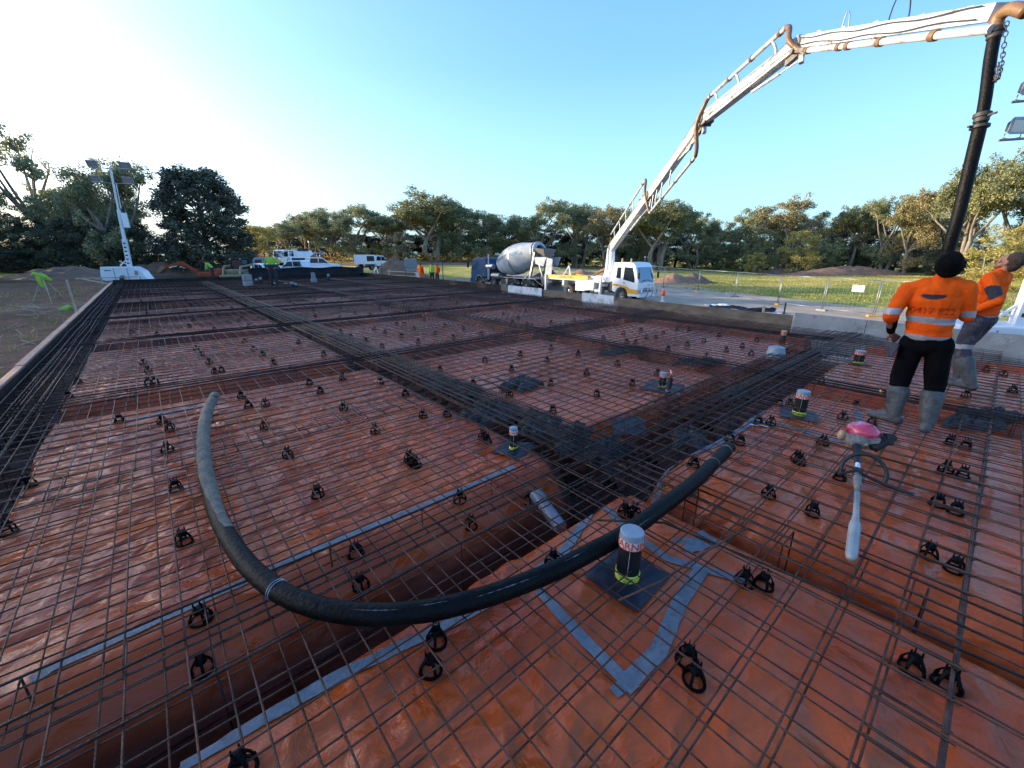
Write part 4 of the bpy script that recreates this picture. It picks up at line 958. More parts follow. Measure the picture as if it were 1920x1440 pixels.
b.tube([(-.26, .38, 1.28), (.26, .38, 1.28)], .035, 8); b.tube([(-1.0, .37, .82), (1.0, .37, .82)], .022, 8); b.build('bull_bar', M['chrome'], pump, smooth=True)
for x in (-.75, .45):
    b = MB(); b.cyl((x, -1.9, 2.85), (x, -1.9, 3.12), .08, .06, 12); b.build('orange_beacon', M['tan'], cab, smooth=True, sharp=40)
b = MB(); b.tube([(-1.0, -.9, 2.85), (-1.0, -.9, 3.2)], .012, 6); b.ell((-1.0, -.9, 3.22), .07); b.build('aerial', M['white_label'], cab, smooth=True)
b = MB(); b.bb(-.45, .45, -9.2, -.6, .68, .98); b.bb(-1.0, 1.0, -2.7, -2.35, .7, 1.3); b.build('chassis', M['dark'], pump, bevel=.02)
for s in (1, -1):
    wheel(pump, s * .93, -1.38, .50, .50, .30, s); wheel(pump, s * .90, -6.6, .50, .50, .52, s)
b = MB()
for s in (1, -1):
    x0, x1 = sorted((s * .55, s * 1.12)); b.bb(x0, x1, -5.9, -4.9, .55, 1.28)
    b.bb(x0, x1, -4.55, -4.0, .66, 1.26); b.bb(x0, x1, -7.4, -7.2, .9, 1.3); b.bb(x0, x1, -6.0, -3.3, 1.285, 1.34)
b.bb(-1.1, 1.1, -9.0, -2.8, 1.35, 1.45); b.bb(-.9, .9, -4.5, -3.3, 1.45, 1.75)
b.build('deck', M['whitec'], pump, bevel=.015)
b = MB()
for s in (1, -1):
    x0, x1 = sorted((s * .6, s * 1.10)); b.bb(x0, x1, -4.87, -4.57, .62, 1.27); b.cyl((s * .9, -3.9, .62), (s * .9, -3.2, .62), .22, n=16)
b.build('locker_grille', M['steel'], pump, bevel=.01)
for s in (1, -1):
    b = MB(); x0, x1 = sorted((s * 1.09, s * 1.16)); b.bb(x0, x1, -9.1, -4.6, 1.44, 1.74); r_ = b.build('yellow_rail', M['yellow'], pump, bevel=.01)
    if s == 1:
        me_ = text_mesh('CONCRETE PUMPS', .2, .002); me_.materials.clear(); me_.materials.append(M['black']); o = bpy.data.objects.new('lettering', me_); C.objects.link(o); o.parent = r_
        o.rotation_euler = (R(90), 0, R(90)); o.location = (1.165, -7.0, 1.59)
# outriggers
for y, nm in ((-3.15, 'f'), (-10.0, 'r')):
    for s in (1, -1):
        b = MB(); xo = 1.35 if nm == 'f' else 1.2; yy_ = y if nm == 'f' else -9.3
        b.beam((s * .5, yy_, 1.1), (s * xo, yy_, 1.1), .2, .2); b.beam((s * xo, yy_, .08), (s * xo, yy_, 1.75), .17, .17); b.cyl((s * xo, yy_, .02), (s * xo, yy_, .1), .2, n=16); b.build('outrigger', M['white'], pump, bevel=.01)
# hopper at the rear
b = MB(); b.box((0, -9.7, 1.15), (1.7, .9, .8), taper=1.15); b.build('hopper', M['grime'], pump, bevel=.02)
b = MB(); b.tube([(-.8, -9.6, 1.5), (-.8, -9.5, 2.2), (.0, -9.4, 2.3), (.8, -9.5, 2.2), (.8, -9.6, 1.5)], .04, 8); b.beam((.3, -8.2, 1.45), (.1, -7.6, 2.5), .1, .1); b.beam((.3, -7.1, 1.45), (.1, -7.6, 2.5), .1, .1); b.build('boom_rest', M['white'], pump)
# turret
TX, TY = 0.0, -3.35
b = MB(); b.cyl((TX, TY, 1.4), (TX, TY, 1.95), .55, .45, 20); b.cyl((TX, TY, 1.95), (TX, TY, 2.25), .42, .42, 20)
b.build('turret_base', M['whitec'], pump, smooth=True, sharp=35)
pw = Matrix.Translation(Vector((28.15, 17.45, pz))) @ Matrix.Rotation(math.pi, 4, 'Z'); PI_ = pw.inverted()
tw = pw @ Vector((TX, TY, 0)); A2 = Vector((tw.x, tw.y, 0))
HB = Vector((7.75, .78, 0)); HB = Vector(bearing(1848, 5.05)).to_3d()
def onp(u, v):
    r = ray(u, v); n_ = Vector((-(HB - A2).y, (HB - A2).x, 0)); t_ = n_.dot(A2) / n_.dot(r); return r * t_ + Vector((0, 0, CAM_H))
JT = [onp(1151, 468), onp(1219, 366), onp(1322, 222), onp(1505, 78), onp(1872, 22)]
JT[0] = Vector((A2.x, A2.y, ztop(A2.x, A2.y, 466)))
pdir = (HB - A2).normalized(); pn = Vector((0, 0, 1)).cross(pdir).normalized()   # sideways from the boom plane
if pn.dot(Vector((0, 0, 0)) - A2) < 0: pn = -pn      # towards the viewer side
def lp(p_): return PI_ @ Vector(p_)
def secbeam(mb, a, c, h0, h1, w_):
    """box boom tapering in depth, lying in the boom plane"""
    d = (c - a).normalized(); up = d.cross(pn).normalized(); vs = []
    if up.z < 0: up = -up
    for p_, h in ((a, h0), (a.lerp(c, .12), h0 * 1.05), (a.lerp(c, .6), (h0 + h1) / 2), (c, h1)):
        for sx, sy in ((-1, -1), (1, -1), (1, 1), (-1, 1)): vs.append(lp(p_ + pn * sx * w_ / 2 + up * sy * h / 2))
    fs = [(0, 1, 2, 3), (15, 14, 13, 12)]
    for i in range(3):
        for k in range(4): q_ = 4 * i + k; q2 = 4 * i + (k + 1) % 4; fs.append((q_, q_ + 4, q2 + 4, q2))
    mb.add(vs, fs); return up
# pedestal: two upright cheeks + ram
b = MB(); top = JT[0]; tb = Vector((A2.x, A2.y, pz + 2.2))
for s in (-1, 1): b.beam(lp(tb + pn * s * .22), lp(top + pn * s * .2), .16, .3, w2=.10, h2=.22)
b.beam(lp(tb - pdir * .45), lp(top - pdir * .12), .12, .12)
b.build('turret_mast', M['whitec'], pump, bevel=.015)
b = MB(); b.cyl(lp(tb + pdir * .42 + Vector((0, 0, -.1))), lp(top + pdir * .55 + Vector((0, 0, -.05))), .17, .15, 16); b.build('lift_ram', M['whitec'], pump, smooth=True, sharp=40)
HT = [(.66, .42, .32), (.46, .32, .26), (.34, .25, .22), (.20, .17, .15)]
offp = [(-1.05, .06), (.98, .06), (-.50, .05), (.16, .047)]      # pipe offset from the boom centre (perp), radius
ups = []
for i in range(4):
    a, c = JT[i], JT[i + 1]; b = MB(); up = secbeam(b, a, c, *HT[i]); ups.append(up)
    sec = b.build('boom_section', M['boom'], pump, bevel=.008); L_ = (c - a).length; d = (c - a).normalized()
    b = MB(); b.cyl(lp(a - pn * HT[i][2] * .75), lp(a + pn * HT[i][2] * .75), HT[i][0] * .42, n=14); b.build('hinge_pin', M['steel'], sec, smooth=True, sharp=40)
    # ram along the section
    b = MB(); s_ = -1 if i in (0, 1) else -1; o_ = up * (-HT[i][0] * .75 if i != 1 else HT[i][0] * -.2)
    if i in (0, 2):
        b.cyl(lp(a.lerp(c, .62) - up * HT[i][0] * .75), lp(a.lerp(c, .86) - up * HT[i][1] * 1.2), .06 if i == 0 else .035, n=12); b.cyl(lp(a.lerp(c, .86) - up * HT[i][1] * 1.2), lp(a.lerp(c, 1.0) - up * HT[i][1] * 1.3), .03 if i == 0 else .018, n=10)
        b.beam(lp(c), lp(c - up * HT[i][1] * 1.6 + d * .1), .08, .1); b.build('fold_ram', M['boom'], sec, smooth=True, sharp=40)
    if i == 1:
        b.cyl(lp(a.lerp(c, .55)), lp(a.lerp(c, .9) - up * .3), .055, n=12); b.beam(lp(a.lerp(c, .62) - up * .12), lp(a.lerp(c, .80) - up * .34), .10, .18, w2=.08, h2=.05); b.beam(lp(a.lerp(c, .80) - up * .34), lp(a.lerp(c, .92) - up * .05), .10, .12); b.beam(lp(a.lerp(c, .97) + up * .2), lp(c - up * .45), .12, .14); b.build('fold_ram', M['boom'], sec, bevel=.01)
    # delivery pipe
    of, pr = offp[i]
    sg = 1 if (up.dot(pdir) * of) else 1
    oo = up * (-of if i in (0, 2) else -of)
    p0 = a.lerp(c, .06 if i else .02) + oo + pn * .08; p1 = a.lerp(c, (.93, .93, .88, 1.03)[i]) + oo + pn * .08
    b = MB(); b.tube([lp(p0), lp(p1)], pr, 14); pipe = b.build('delivery_pipe', M['boom'], pump, smooth=True, sharp=40)
    for f in ((.05, .35, .65, .95) if i < 3 else (.05, .3, .36, .55, .8)):
        b = MB(); q_ = p0.lerp(p1, f); b.cyl(lp(q_ - d * .05), lp(q_ + d * .05), pr * 1.35, n=12)
        b.build('pipe_coupling', M['pipe_b'] if i != 1 else M['steel'], pipe, smooth=True, sharp=40)
    b = MB()
    fr_ = ((.12, .3, .48, .66, .84) if i == 0 else ((.06, .13, .22, .34, .52) if i == 1 else (.18, .45, .8)))
    if i < 3:
        for f in fr_:
            q0 = a.lerp(c, f) ; q1 = q0 + oo + pn * .08 + d * .15 * (1 if i == 0 else -1) * 1.0
            pts_ = [lp(q0 + (q1 - q0) * s + d * .12 * math.sin(math.pi * s) * (1 if i != 1 else -1)) for s in np.linspace(0, 1, 5)]; b.tube(pts_, .03, 6)
        b.build('pipe_bracket', M['boom'] if i != 1 else M['steel'], pipe, smooth=True)
    else:
        for f in (.28, .55): b.tube([lp(a.lerp(c, f)), lp(a.lerp(c, f) + oo + pn * .1)], .03, 6)
        b.build('pipe_bracket', M['pipe_b'], pipe, smooth=True)
    # elbow pipes at the joints
    if i < 3:
        d2 = (JT[i+2] - JT[i+1]).normalized(); up2 = d2.cross(pn).normalized(); up2 = -up2 if up2.z < 0 else up2
        n0 = JT[i+1] + d2 * (JT[i+2] - JT[i+1]).length * .06 + up2 * -offp[i+1][0] + pn * .08
        mid = JT[i+1] + pn * .22 + (p1 - JT[i+1]) * .15
        pth = smooth_path([p1, p1 + d * .10 + (mid - p1) * .25, mid, n0 - d2 * .08 + (mid - n0) * .25, n0], 6)
        b = MB(); b.tube([lp(q_) for q_ in pth], pr * 1.1, 12); b.build('elbow_pipe', M['pipe_b'], pump, smooth=True)
b = MB(); a = JT[0]; oo = ups[0] * .75
pth = smooth_path([a.lerp(JT[1], .02) + oo + pn * .08, a + oo * .8 - (JT[1] - a).normalized() * .35, a + pn * .2 - Vector((0, 0, .1)), a - Vector((0, 0, .8)) + pn * .3, tb + pn * .35], 6); b.tube([lp(q_) for q_ in pth], .06, 12); b.build('elbow_pipe', M['pipe_b'], pump, smooth=True)
b = MB(); b.tube([lp(tb + pn * .35), lp(tb + pn * .6 + Vector((0, 1.0, -.45))), lp(tb + pn * .6 + Vector((0, 2.2, -.5))), lp(tb + pn * .3 + Vector((0, 5, -.6)))], .07, 12); b.build('deck_pipe', M['pipe_b'], pump, smooth=True)
for i in range(4):      # hydraulic lines, brackets and knuckles that clutter the boom
    a, c = JT[i], JT[i + 1]; d = (c - a).normalized(); up = ups[i]; rb = random.Random(i + 3); L_ = (c - a).length
    for s_, o_ in ((1, .30), (-1, -.20)):
        b = MB(); q_ = [a + d * L_ * f + pn * (HT[i][2] * .5 + .03) + up * (HT[i][0] * o_ + .014 * math.sin(f * 19 + o_ * 9) - .02 * math.sin(f * math.pi)) for f in np.linspace(.02, .97, 22)]
        b.tube([lp(p_) for p_ in q_], .008, 5); b.build('hydraulic_line', M['dark'], pump, smooth=True)
    for f in (.12, .3, .5, .72, .9):
        b = MB(); q_ = a + d * L_ * f; hh = HT[i][0] * (1 - .4 * f)
        b.beam(lp(q_ - up * hh * .53), lp(q_ + up * hh * .56), .03, HT[i][2] * 1.12); b.box(lp(q_ + up * hh * .56), (.05, .06, .05)); b.build('cable_bracket', M['boom'], pump)
    if i:
        b = MB(); up0 = ups[i - 1]
        b.beam(lp(a - up0 * .28 * (1 - .15 * i) + pn * .12), lp(a + d * .45 - up * .26 * (1 - .15 * i) + pn * .12), .06, .07); b.beam(lp(a - up0 * .28 * (1 - .15 * i) - pn * .12), lp(a + d * .45 - up * .26 * (1 - .15 * i) - pn * .12), .06, .07)
        b.beam(lp(a - (JT[i] - JT[i-1]).normalized() * .5 - up0 * .2), lp(a - up0 * .30 * (1 - .15 * i)), .10, .12); b.cyl(lp(a - up0 * .28 * (1 - .15 * i) - pn * .2), lp(a - up0 * .28 * (1 - .15 * i) + pn * .2), .06, n=10); b.build('knuckle_link', M['grime'], pump, bevel=.005)
# loose hydraulic hose loops on the last section
for f, hgt, wd, m_ in ((.32, .30, .10, 'steel'), (.62, .42, .22, 'black')):
    q_ = JT[3].lerp(JT[4], f); d = (JT[4] - JT[3]).normalized()
    pts_ = [lp(q_ + d * wd * math.cos(a_) + Vector((0, 0, .05 + hgt * max(0, math.sin(a_))))) for a_ in np.linspace(-.3, math.pi + .3, 14)]
    b = MB(); b.tube(pts_, .010, 6); b.build('hydraulic_hose', M[m_], pump, smooth=True)
# end elbow
he = JT[4] + (JT[4] - JT[3]).normalized() * .1; ht = onp(1866, 62)
b = MB(); pth = smooth_path([JT[3].lerp(JT[4], .985) - ups[3] * .16 + pn * .08, he + Vector((0, 0, .0)) + (JT[4] - JT[3]).normalized() * .12, he + (JT[4] - JT[3]).normalized() * .14 - Vector((0, 0, .1)), ht + Vector((0, 0, 0))], 6)
pth = smooth_path([onp(1925, 22), onp(1896, 16), onp(1872, 34), ht], 6)
b.tube([lp(q_) for q_ in pth], .066, 14); b.build('end_elbow', M['pipe_b'], pump, smooth=True)
# ---------------------------------------------------------------- hanging delivery hose
dh = thing('delivery_hose', 'long dark rubber hose hanging from the boom end behind the worker in black hat', 'hose', tuple(ht))
bot = bearing(1790, 5.1); hb_ = Vector((*bot, .35)); mid1 = onp(1838, 220); mid2 = onp(1778, 470)
sp_ = smooth_path([ht, onp(1857, 110), onp(1845, 200), onp(1822, 300), onp(1798, 400), mid2, mid2 + (mid2 - onp(1798, 400)) * .9 + Vector((.06, -.02, 0))], 5)
b = MB(); b.tube([q_ - ht for q_ in sp_], [.058] * 12 + [.066] * (len(sp_) - 12), 18); b.build('hose_wall', M['hose'], dh, smooth=True)
for k_ in (0, 11):
    b = MB(); q_ = sp_[k_] - ht; d = (sp_[k_+1] - sp_[k_]).normalized(); b.lathe([(.06, -.05), (.082, -.04), (.082, .0), (.07, .01), (.07, .05), (.06, .06)], q_, d, 20); 
    if k_: b.lathe([(.06, .08), (.09, .09), (.09, .12), (.065, .13)], q_, d, 20); b.beam(q_ + pdir * -.05, q_ - pdir * -.17, .02, .02); b.beam(q_ + d * .1, q_ + d * .1 + pn * .13, .03, .02)
    b.build('hose_clamp', M['dark'], dh, smooth=True, sharp=40)
b = MB()
cx = onp(1888, 42); cpts = [cx, onp(1882, 90), onp(1876, 130), onp(1868, 150), onp(1872, 120)]
tot = smooth_path(cpts, 5)
for k_ in range(len(tot) - 1):
    mid_ = (tot[k_] + tot[k_+1]) / 2 - ht; d = (tot[k_+1] - tot[k_]).normalized(); u_, v_ = frame(d)
    if k_ % 2: u_, v_ = v_, u_
    b.tube([mid_ + d * .034 * math.cos(a_) + u_ * .018 * math.sin(a_) for a_ in np.linspace(0, 2 * math.pi, 9)], .006, 5, cap=False)
b.build('safety_chain', M['dark'], dh, smooth=True)
# ---------------------------------------------------------------- mixer truck
mz = -1.62; mix = thing('mixer_truck', 'dark blue concrete mixer truck with a big pale grey drum', 'mixer truck', (28.25, 38.4, mz), 0)
b = MB()
sidep = [(.0, .45), (.06, 1.3), (-.02, 1.9), (-.42, 2.85), (-.65, 3.0), (-2.35, 3.05), (-2.75, 2.9), (-2.8, 1.05), (-2.2, 1.05)] + [(-1.55 + .62 * math.cos(a), .55 + .62 * math.sin(a)) for a in np.linspace(math.pi - .5, .3, 8)] + [(-.85, .45)]
b.prism(sidep[::-1], 0, -1.2, 1.2); mc = b.build('cab', M['blue'], mix, bevel=.06)
for s in (-1, 1):
    x = s * 1.203
    cabwin(mc, [(-.32, 1.72), (-.40, 2.1), (-.62, 2.72), (-1.28, 2.75), (-1.30, 2.0), (-.9, 1.88)][::s], x - s * .01, s, 'glassb')
    b = MB(); b.tube([(s * 1.15, .0, 2.8), (s * 1.45, .22, 2.65), (s * 1.45, .22, 1.9)], .025, 6); b.box((s * 1.45, .2, 2.3), (.22, .1, .6)); b.build('mirror', M['black'], mc, bevel=.01)
    b = MB(); pts_ = [(-1.55 + .68 * math.cos(a), .55 + .68 * math.sin(a)) for a in np.linspace(.15, math.pi - .15, 10)]
    for q0, q1 in zip(pts_[:-1], pts_[1:]): b.beam((s * 1.2, *q0), (s * 1.2, *q1), .10, .07)
    b.build('wheel_arch', M['steel'], mc); b = MB(); b.bb(*sorted((s * 1.0, s * 1.25)), -3.0, -2.3, .55, .95); b.build('step', M['dark'], mc, bevel=.02)
b = MB(); b.add([(-1.05, .045, 1.85), (1.05, .045, 1.85), (1.0, -.36, 2.75), (-1.0, -.36, 2.75)], [(0, 1, 2, 3)]); b.build('windscreen', M['glass'], mc)
b = MB(); b.box((0, .05, .7), (2.4, .3, .42)); b.build('bumper', M['blue'], mc, bevel=.04)
b = MB()
for x in (-.8, 0.1): b.ell((x, -.8, 3.1), (.10, .08, .07), 10, 6)
b.build('beacon', M['tan'], mc, smooth=True)
b = MB(); b.cyl((-1.12, -3.05, .8), (-1.12, -3.05, 3.35), .075, n=14); b.cyl((-1.12, -3.05, .9), (-1.12, -3.05, 2.1), .15, n=16); b.build('exhaust_stack', M['chrome'], mix, smooth=True, sharp=40)
b = MB(); b.cyl((-1.0, -2.75, 2.15), (-1.0, -3.75, 2.15), .27, n=18); b.build('air_cleaner', M['chrome'], mix, smooth=True, sharp=40)
b = MB(); b.ell((-1.0, -2.2, 1.35), (.22, .22, .3)); b.build('mirror_bowl', M['capgrey'], mix, smooth=True)
b = MB(); b.cyl((-.95, -3.55, 1.25), (-.95, -4.8, 1.25), .30, n=18); b.build('air_tank', M['steel'], mix, smooth=True, sharp=40)
b = MB(); b.bb(-.45, .45, -11.0, -1, .75, 1.08); b.bb(-1.1, -.5, -5.9, -5.0, .5, 1.0); b.bb(.5, 1.1, -5.9, -5.0, .5, 1.0); b.bb(-.9, .9, -3.6, -3.2, 1.0, 2.1); b.build('chassis', M['dark'], mix, bevel=.02)
b = MB(); b.bb(-1.18, -.62, -6.15, -5.9, .5, 1.1); b.bb(-1.15, -.5, -10.2, -4.9, 1.12, 1.2); b.bb(.5, 1.15, -10.2, -4.9, 1.12, 1.2); b.build('side_locker', M['steel'], mix, bevel=.015)
for y in (-1.55, -3.85, -6.85, -8.95):
    for s in (-1, 1): wheel(mix, s * 1.02, y, .52, .52, .3 if y > -5 else .5, s)
for y in (-3.85, -6.85, -8.95):
    for s in (-1, 1):
        b = MB(); pts_ = [(y + .66 * math.cos(a), .52 + .66 * math.sin(a)) for a in np.linspace(.05, math.pi - .05, 12)]
        for q0, q1 in zip(pts_[:-1], pts_[1:]): b.beam((s * 1.0, *q0), (s * 1.0, *q1), .5, .035)
        b.build('mudguard', M['steel'] if y < -5 else M['dark'], mix)
dr_a = Vector((0, -3.9, 2.30)); dr_ax = Vector((0, -math.cos(R(13)), math.sin(R(13))))
prof = [(0, 0), (.62, .02), (.78, .05), (1.10, .65), (1.36, 1.55), (1.44, 2.2), (1.44, 2.9), (1.34, 3.7), (1.10, 4.6), (.92, 5.3), (.86, 5.45), (.90, 5.5), (.90, 5.75), (.6, 5.85), (.55, 5.6)]
pp = []
for (r0, h0), (r1, h1) in zip(prof[:-1], prof[1:]):
    for k_ in range(3): f = k_ / 3; pp.append((r0 + (r1 - r0) * f, h0 + (h1 - h0) * f))
pp.append(prof[-1])
b = MB(); b.lathe(pp, dr_a, dr_ax, 48); drum = b.build('drum', M['drum'], mix, smooth=True, sharp=40)
b = MB(); b.lathe([(.93, 5.35), (.98, 5.38), (.98, 5.52), (.93, 5.55)], dr_a, dr_ax, 40); b.lathe([(1.447, 2.6), (1.455, 2.62), (1.44, 2.9)], dr_a, dr_ax, 40); b.build('drum_ring', M['steel'], drum, smooth=True)
def drum_text(body, size, h, phi, m, rot=math.pi):
    me_ = text_mesh(body, size, .003, .02); u_, v_ = Vector((-1, 0, 0)), dr_ax.cross(Vector((-1, 0, 0))).normalized(); v_ = -v_ if v_.z < 0 else v_
    for v in me_.vertices:
        x_, y_ = v.co.x * math.cos(rot) - v.co.y * math.sin(rot), v.co.x * math.sin(rot) + v.co.y * math.cos(rot)
        hh = h + x_; rr = float(np.interp(hh, [q_[1] for q_ in prof[1:11]], [q_[0] for q_ in prof[1:11]])) + .012 + v.co.z
        a_ = phi + y_ / 1.42; v.co = dr_a + dr_ax * hh + (u_ * math.cos(a_) + v_ * math.sin(a_)) * rr
    me_.materials.clear(); me_.materials.append(m); o = bpy.data.objects.new('lettering', me_); C.objects.link(o); o.parent = drum
M['inkd'] = mat('dark_blue_lettering', (.03, .06, .10), None, rough=.5); M['inkl'] = mat('blue_lettering', (.06, .20, .36), None, rough=.5)
drum_text('concrete', .66, 1.75, .22, M['inkd']); drum_text('mini', .64, 3.45, .22, M['inkl'])
me_ = MB()
b = MB()
for i_ in range(4):
    for j_ in range(4):
        if (i_ * 3 + j_ * 5) % 4 == 3: continue
        hh = 4.15 + i_ * .085; a_ = .02 + j_ * .06; u_, v_ = Vector((-1, 0, 0)), Vector((0, math.sin(R(13)), math.cos(R(13))))
        rr = float(np.interp(hh, [q_[1] for q_ in prof[1:11]], [q_[0] for q_ in prof[1:11]])) + .014
        vs = []
        for h_, aa in ((hh, a_), (hh + .08, a_), (hh + .08, a_ + .055), (hh, a_ + .055)): vs.append(dr_a + dr_ax * h_ + (u_ * math.cos(aa) + v_ * math.sin(aa)) * rr)
        b.add(vs, [(0, 1, 2, 3)])
b.build('square_emblem', M['inkd'], drum)
b = MB()      # rear frame, hopper and chutes
for s in (-1, 1):
    b.beam((s * .95, -9.2, 1.1), (s * .85, -9.7, 3.5), .16, .22); b.beam((s * .8, -10.9, 1.0), (s * .75, -9.8, 3.3), .10, .10); b.beam((s * .95, -8.4, 1.1), (s * .9, -9.5, 2.0), .08, .08)
b.build('rear_frame', M['steel'], mix, bevel=.01)
b = MB(); b.add([(-.85, -9.6, 3.9), (.85, -9.6, 3.9), (.85, -10.8, 3.75), (-.85, -10.8, 3.75), (-.3, -9.9, 2.9), (.3, -9.9, 2.9), (.3, -10.5, 2.85), (-.3, -10.5, 2.85)], [(0, 1, 5, 4), (1, 2, 6, 5), (2, 3, 7, 6), (3, 0, 4, 7)])
ho = b.build('charge_hopper', M['grime'], mix); so_ = ho.modifiers.new('s', 'SOLIDIFY'); so_.thickness = .03
for pl_, x_ in (([(-9.7, 3.1), (-11.3, 3.1), (-10.9, 2.3), (-9.9, 2.5)], -.95), ([(-9.7, 3.1), (-11.3, 3.1), (-10.9, 2.3), (-9.9, 2.5)], .9), ([(-11.4, 3.05), (-12.1, 2.95), (-12.0, 1.5), (-11.2, 1.6)], -1.0)):
    b = MB(); b.prism(pl_, 0, x_, x_ + .05); b.build('splash_panel', M['drum'], mix)
b = MB(); pts_ = [(-.1, -10.3, 2.7), (-.3, -10.9, 2.2), (-.45, -11.6, 1.75)]
for k_ in range(2):
    a_, c_ = Vector(pts_[k_]), Vector(pts_[k_+1]); d = (c_ - a_).normalized(); s_ = d.cross(Vector((0, 0, 1))).normalized(); u_ = s_.cross(d); vs = []
    for p_ in (a_, c_):
        for t_ in np.linspace(math.pi, 2 * math.pi, 9): vs.append(p_ + s_ * math.cos(t_) * .26 + u_ * math.sin(t_) * .26)
    b.add(vs, [(i_, i_ + 1, i_ + 10, i_ + 9) for i_ in range(8)])
ch_ = b.build('discharge_chute', M['grime'], mix, smooth=True); so_ = ch_.modifiers.new('s', 'SOLIDIFY'); so_.thickness = .02
b = MB(); b.beam((-.9, -9.5, 1.2), (-.9, -10.9, .55), .05, .05); b.tube([(.6, -10.7, 1), (.6, -10.6, 3.6)], .03, 6); b.tube([(.3, -10.7, 1), (.3, -10.6, 3.6)], .03, 6); 
for k_ in range(7): b.tube([(.3, -10.68, 1.2 + .35 * k_), (.6, -10.68, 1.2 + .35 * k_)], .02, 6)
b.build('ladder', M['steel'], mix)
# ---------------------------------------------------------------- smaller vehicles
def ute(name, label, x, y, z, rz, canopy, grp=None, body='whitec'):
    t = thing(name, label, 'ute', (x, y, z), rz)
    side = [(2.5, .45), (2.52, .85), (2.3, 1.02), (1.35, 1.12), (.72, 1.68), (.5, 1.76), (-.75, 1.78), (-.95, 1.70), (-1.0, 1.0), (-1.02, .5)]
    b = MB(); b.prism(side, 0, -.88, .88); bd = b.build('body', M[body], t, bevel=.06)
    b = MB()
    if canopy: b.bb(-.92, .92, -2.75, -1.06, .75, 1.85)
    else: b.bb(-.9, .9, -2.75, -1.05, .62, 1.12)
    tr = b.build('tray', M[body], t, bevel=.03)
    for s in (1, -1):
        xx = s * .883
        cabwin(bd, [(1.05, 1.16), (.68, 1.62), (.18, 1.66), (.16, 1.14)][::s], xx - s * .01, s); cabwin(bd, [(.08, 1.14), (.10, 1.66), (-.66, 1.67), (-.80, 1.16)][::s], xx - s * .01, s, name='rear_window')
        if canopy: b = MB(); xq = s * .925; b.bb(min(xq - .01, xq + .01), max(xq - .01, xq + .01), -2.6, -1.25, 1.1, 1.7); b.build('canopy_opening', M['black'], tr)
        b = MB(); b.box((s * .98, 1.0, 1.2), (.16, .08, .16)); b.build('mirror', M['black'], bd)
        b = MB(); b.box((s * .68, 2.5, .82), (.36, .06, .16)); b.build('headlight', M['chrome'], bd, bevel=.01)
        for yy_ in (1.62, -1.75): wheel(t, s * .80, yy_, .38, .38, .26, s)
    b = MB(); b.add([(-.78, 1.36, 1.16), (.78, 1.36, 1.16), (.70, .76, 1.69), (-.70, .76, 1.69)], [(0, 1, 2, 3)]); b.build('windscreen', M['glass'], bd)
    b = MB(); b.box((0, 2.5, .62), (1.0, .08, .2)); b.build('grille', M['black'], bd)
    b = MB(); b.bb(-.78, .78, -2.6, 2.2, .32, .5); b.build('chassis', M['dark'], t); return t
def dirg(u, depth, v=500): return bearing(u, depth)
x, y = bearing(702, 55); ute('ute', 'white ute with an open-sided canopy parked behind the big soil heap', x, y, ztop(x, y, 506), R(-62), True)
x, y = bearing(556, 46); ute('ute', 'white dual-cab ute just behind the black plastic upstand', x, y, ztop(x, y, 520), R(50), False)
x, y = bearing(497, 44); u3 = ute('ute', 'white vehicle front end showing low behind the standing man', x, y, ztop(x, y, 527), R(-165), False)
x, y = bearing(590, 50); u4 = ute('ute', 'white tray ute with ladder racks below the white tipper truck', x, y, ztop(x, y, 512), R(-95), True)
b = MB()
for s in (-1, 1):
    for yy_ in (-2.6, -.9, .4): b.tube([(s * .85, yy_, 1.0), (s * .85, yy_, 2.25)], .03, 6)
    b.tube([(s * .85, -2.7, 2.25), (s * .85, 1.1, 2.25)], .03, 6)
for yy_ in (-2.6, -.9, .4): b.tube([(-.85, yy_, 2.25), (.85, yy_, 2.25)], .03, 6)
b.build('ladder_rack', M['whitec'], u4)
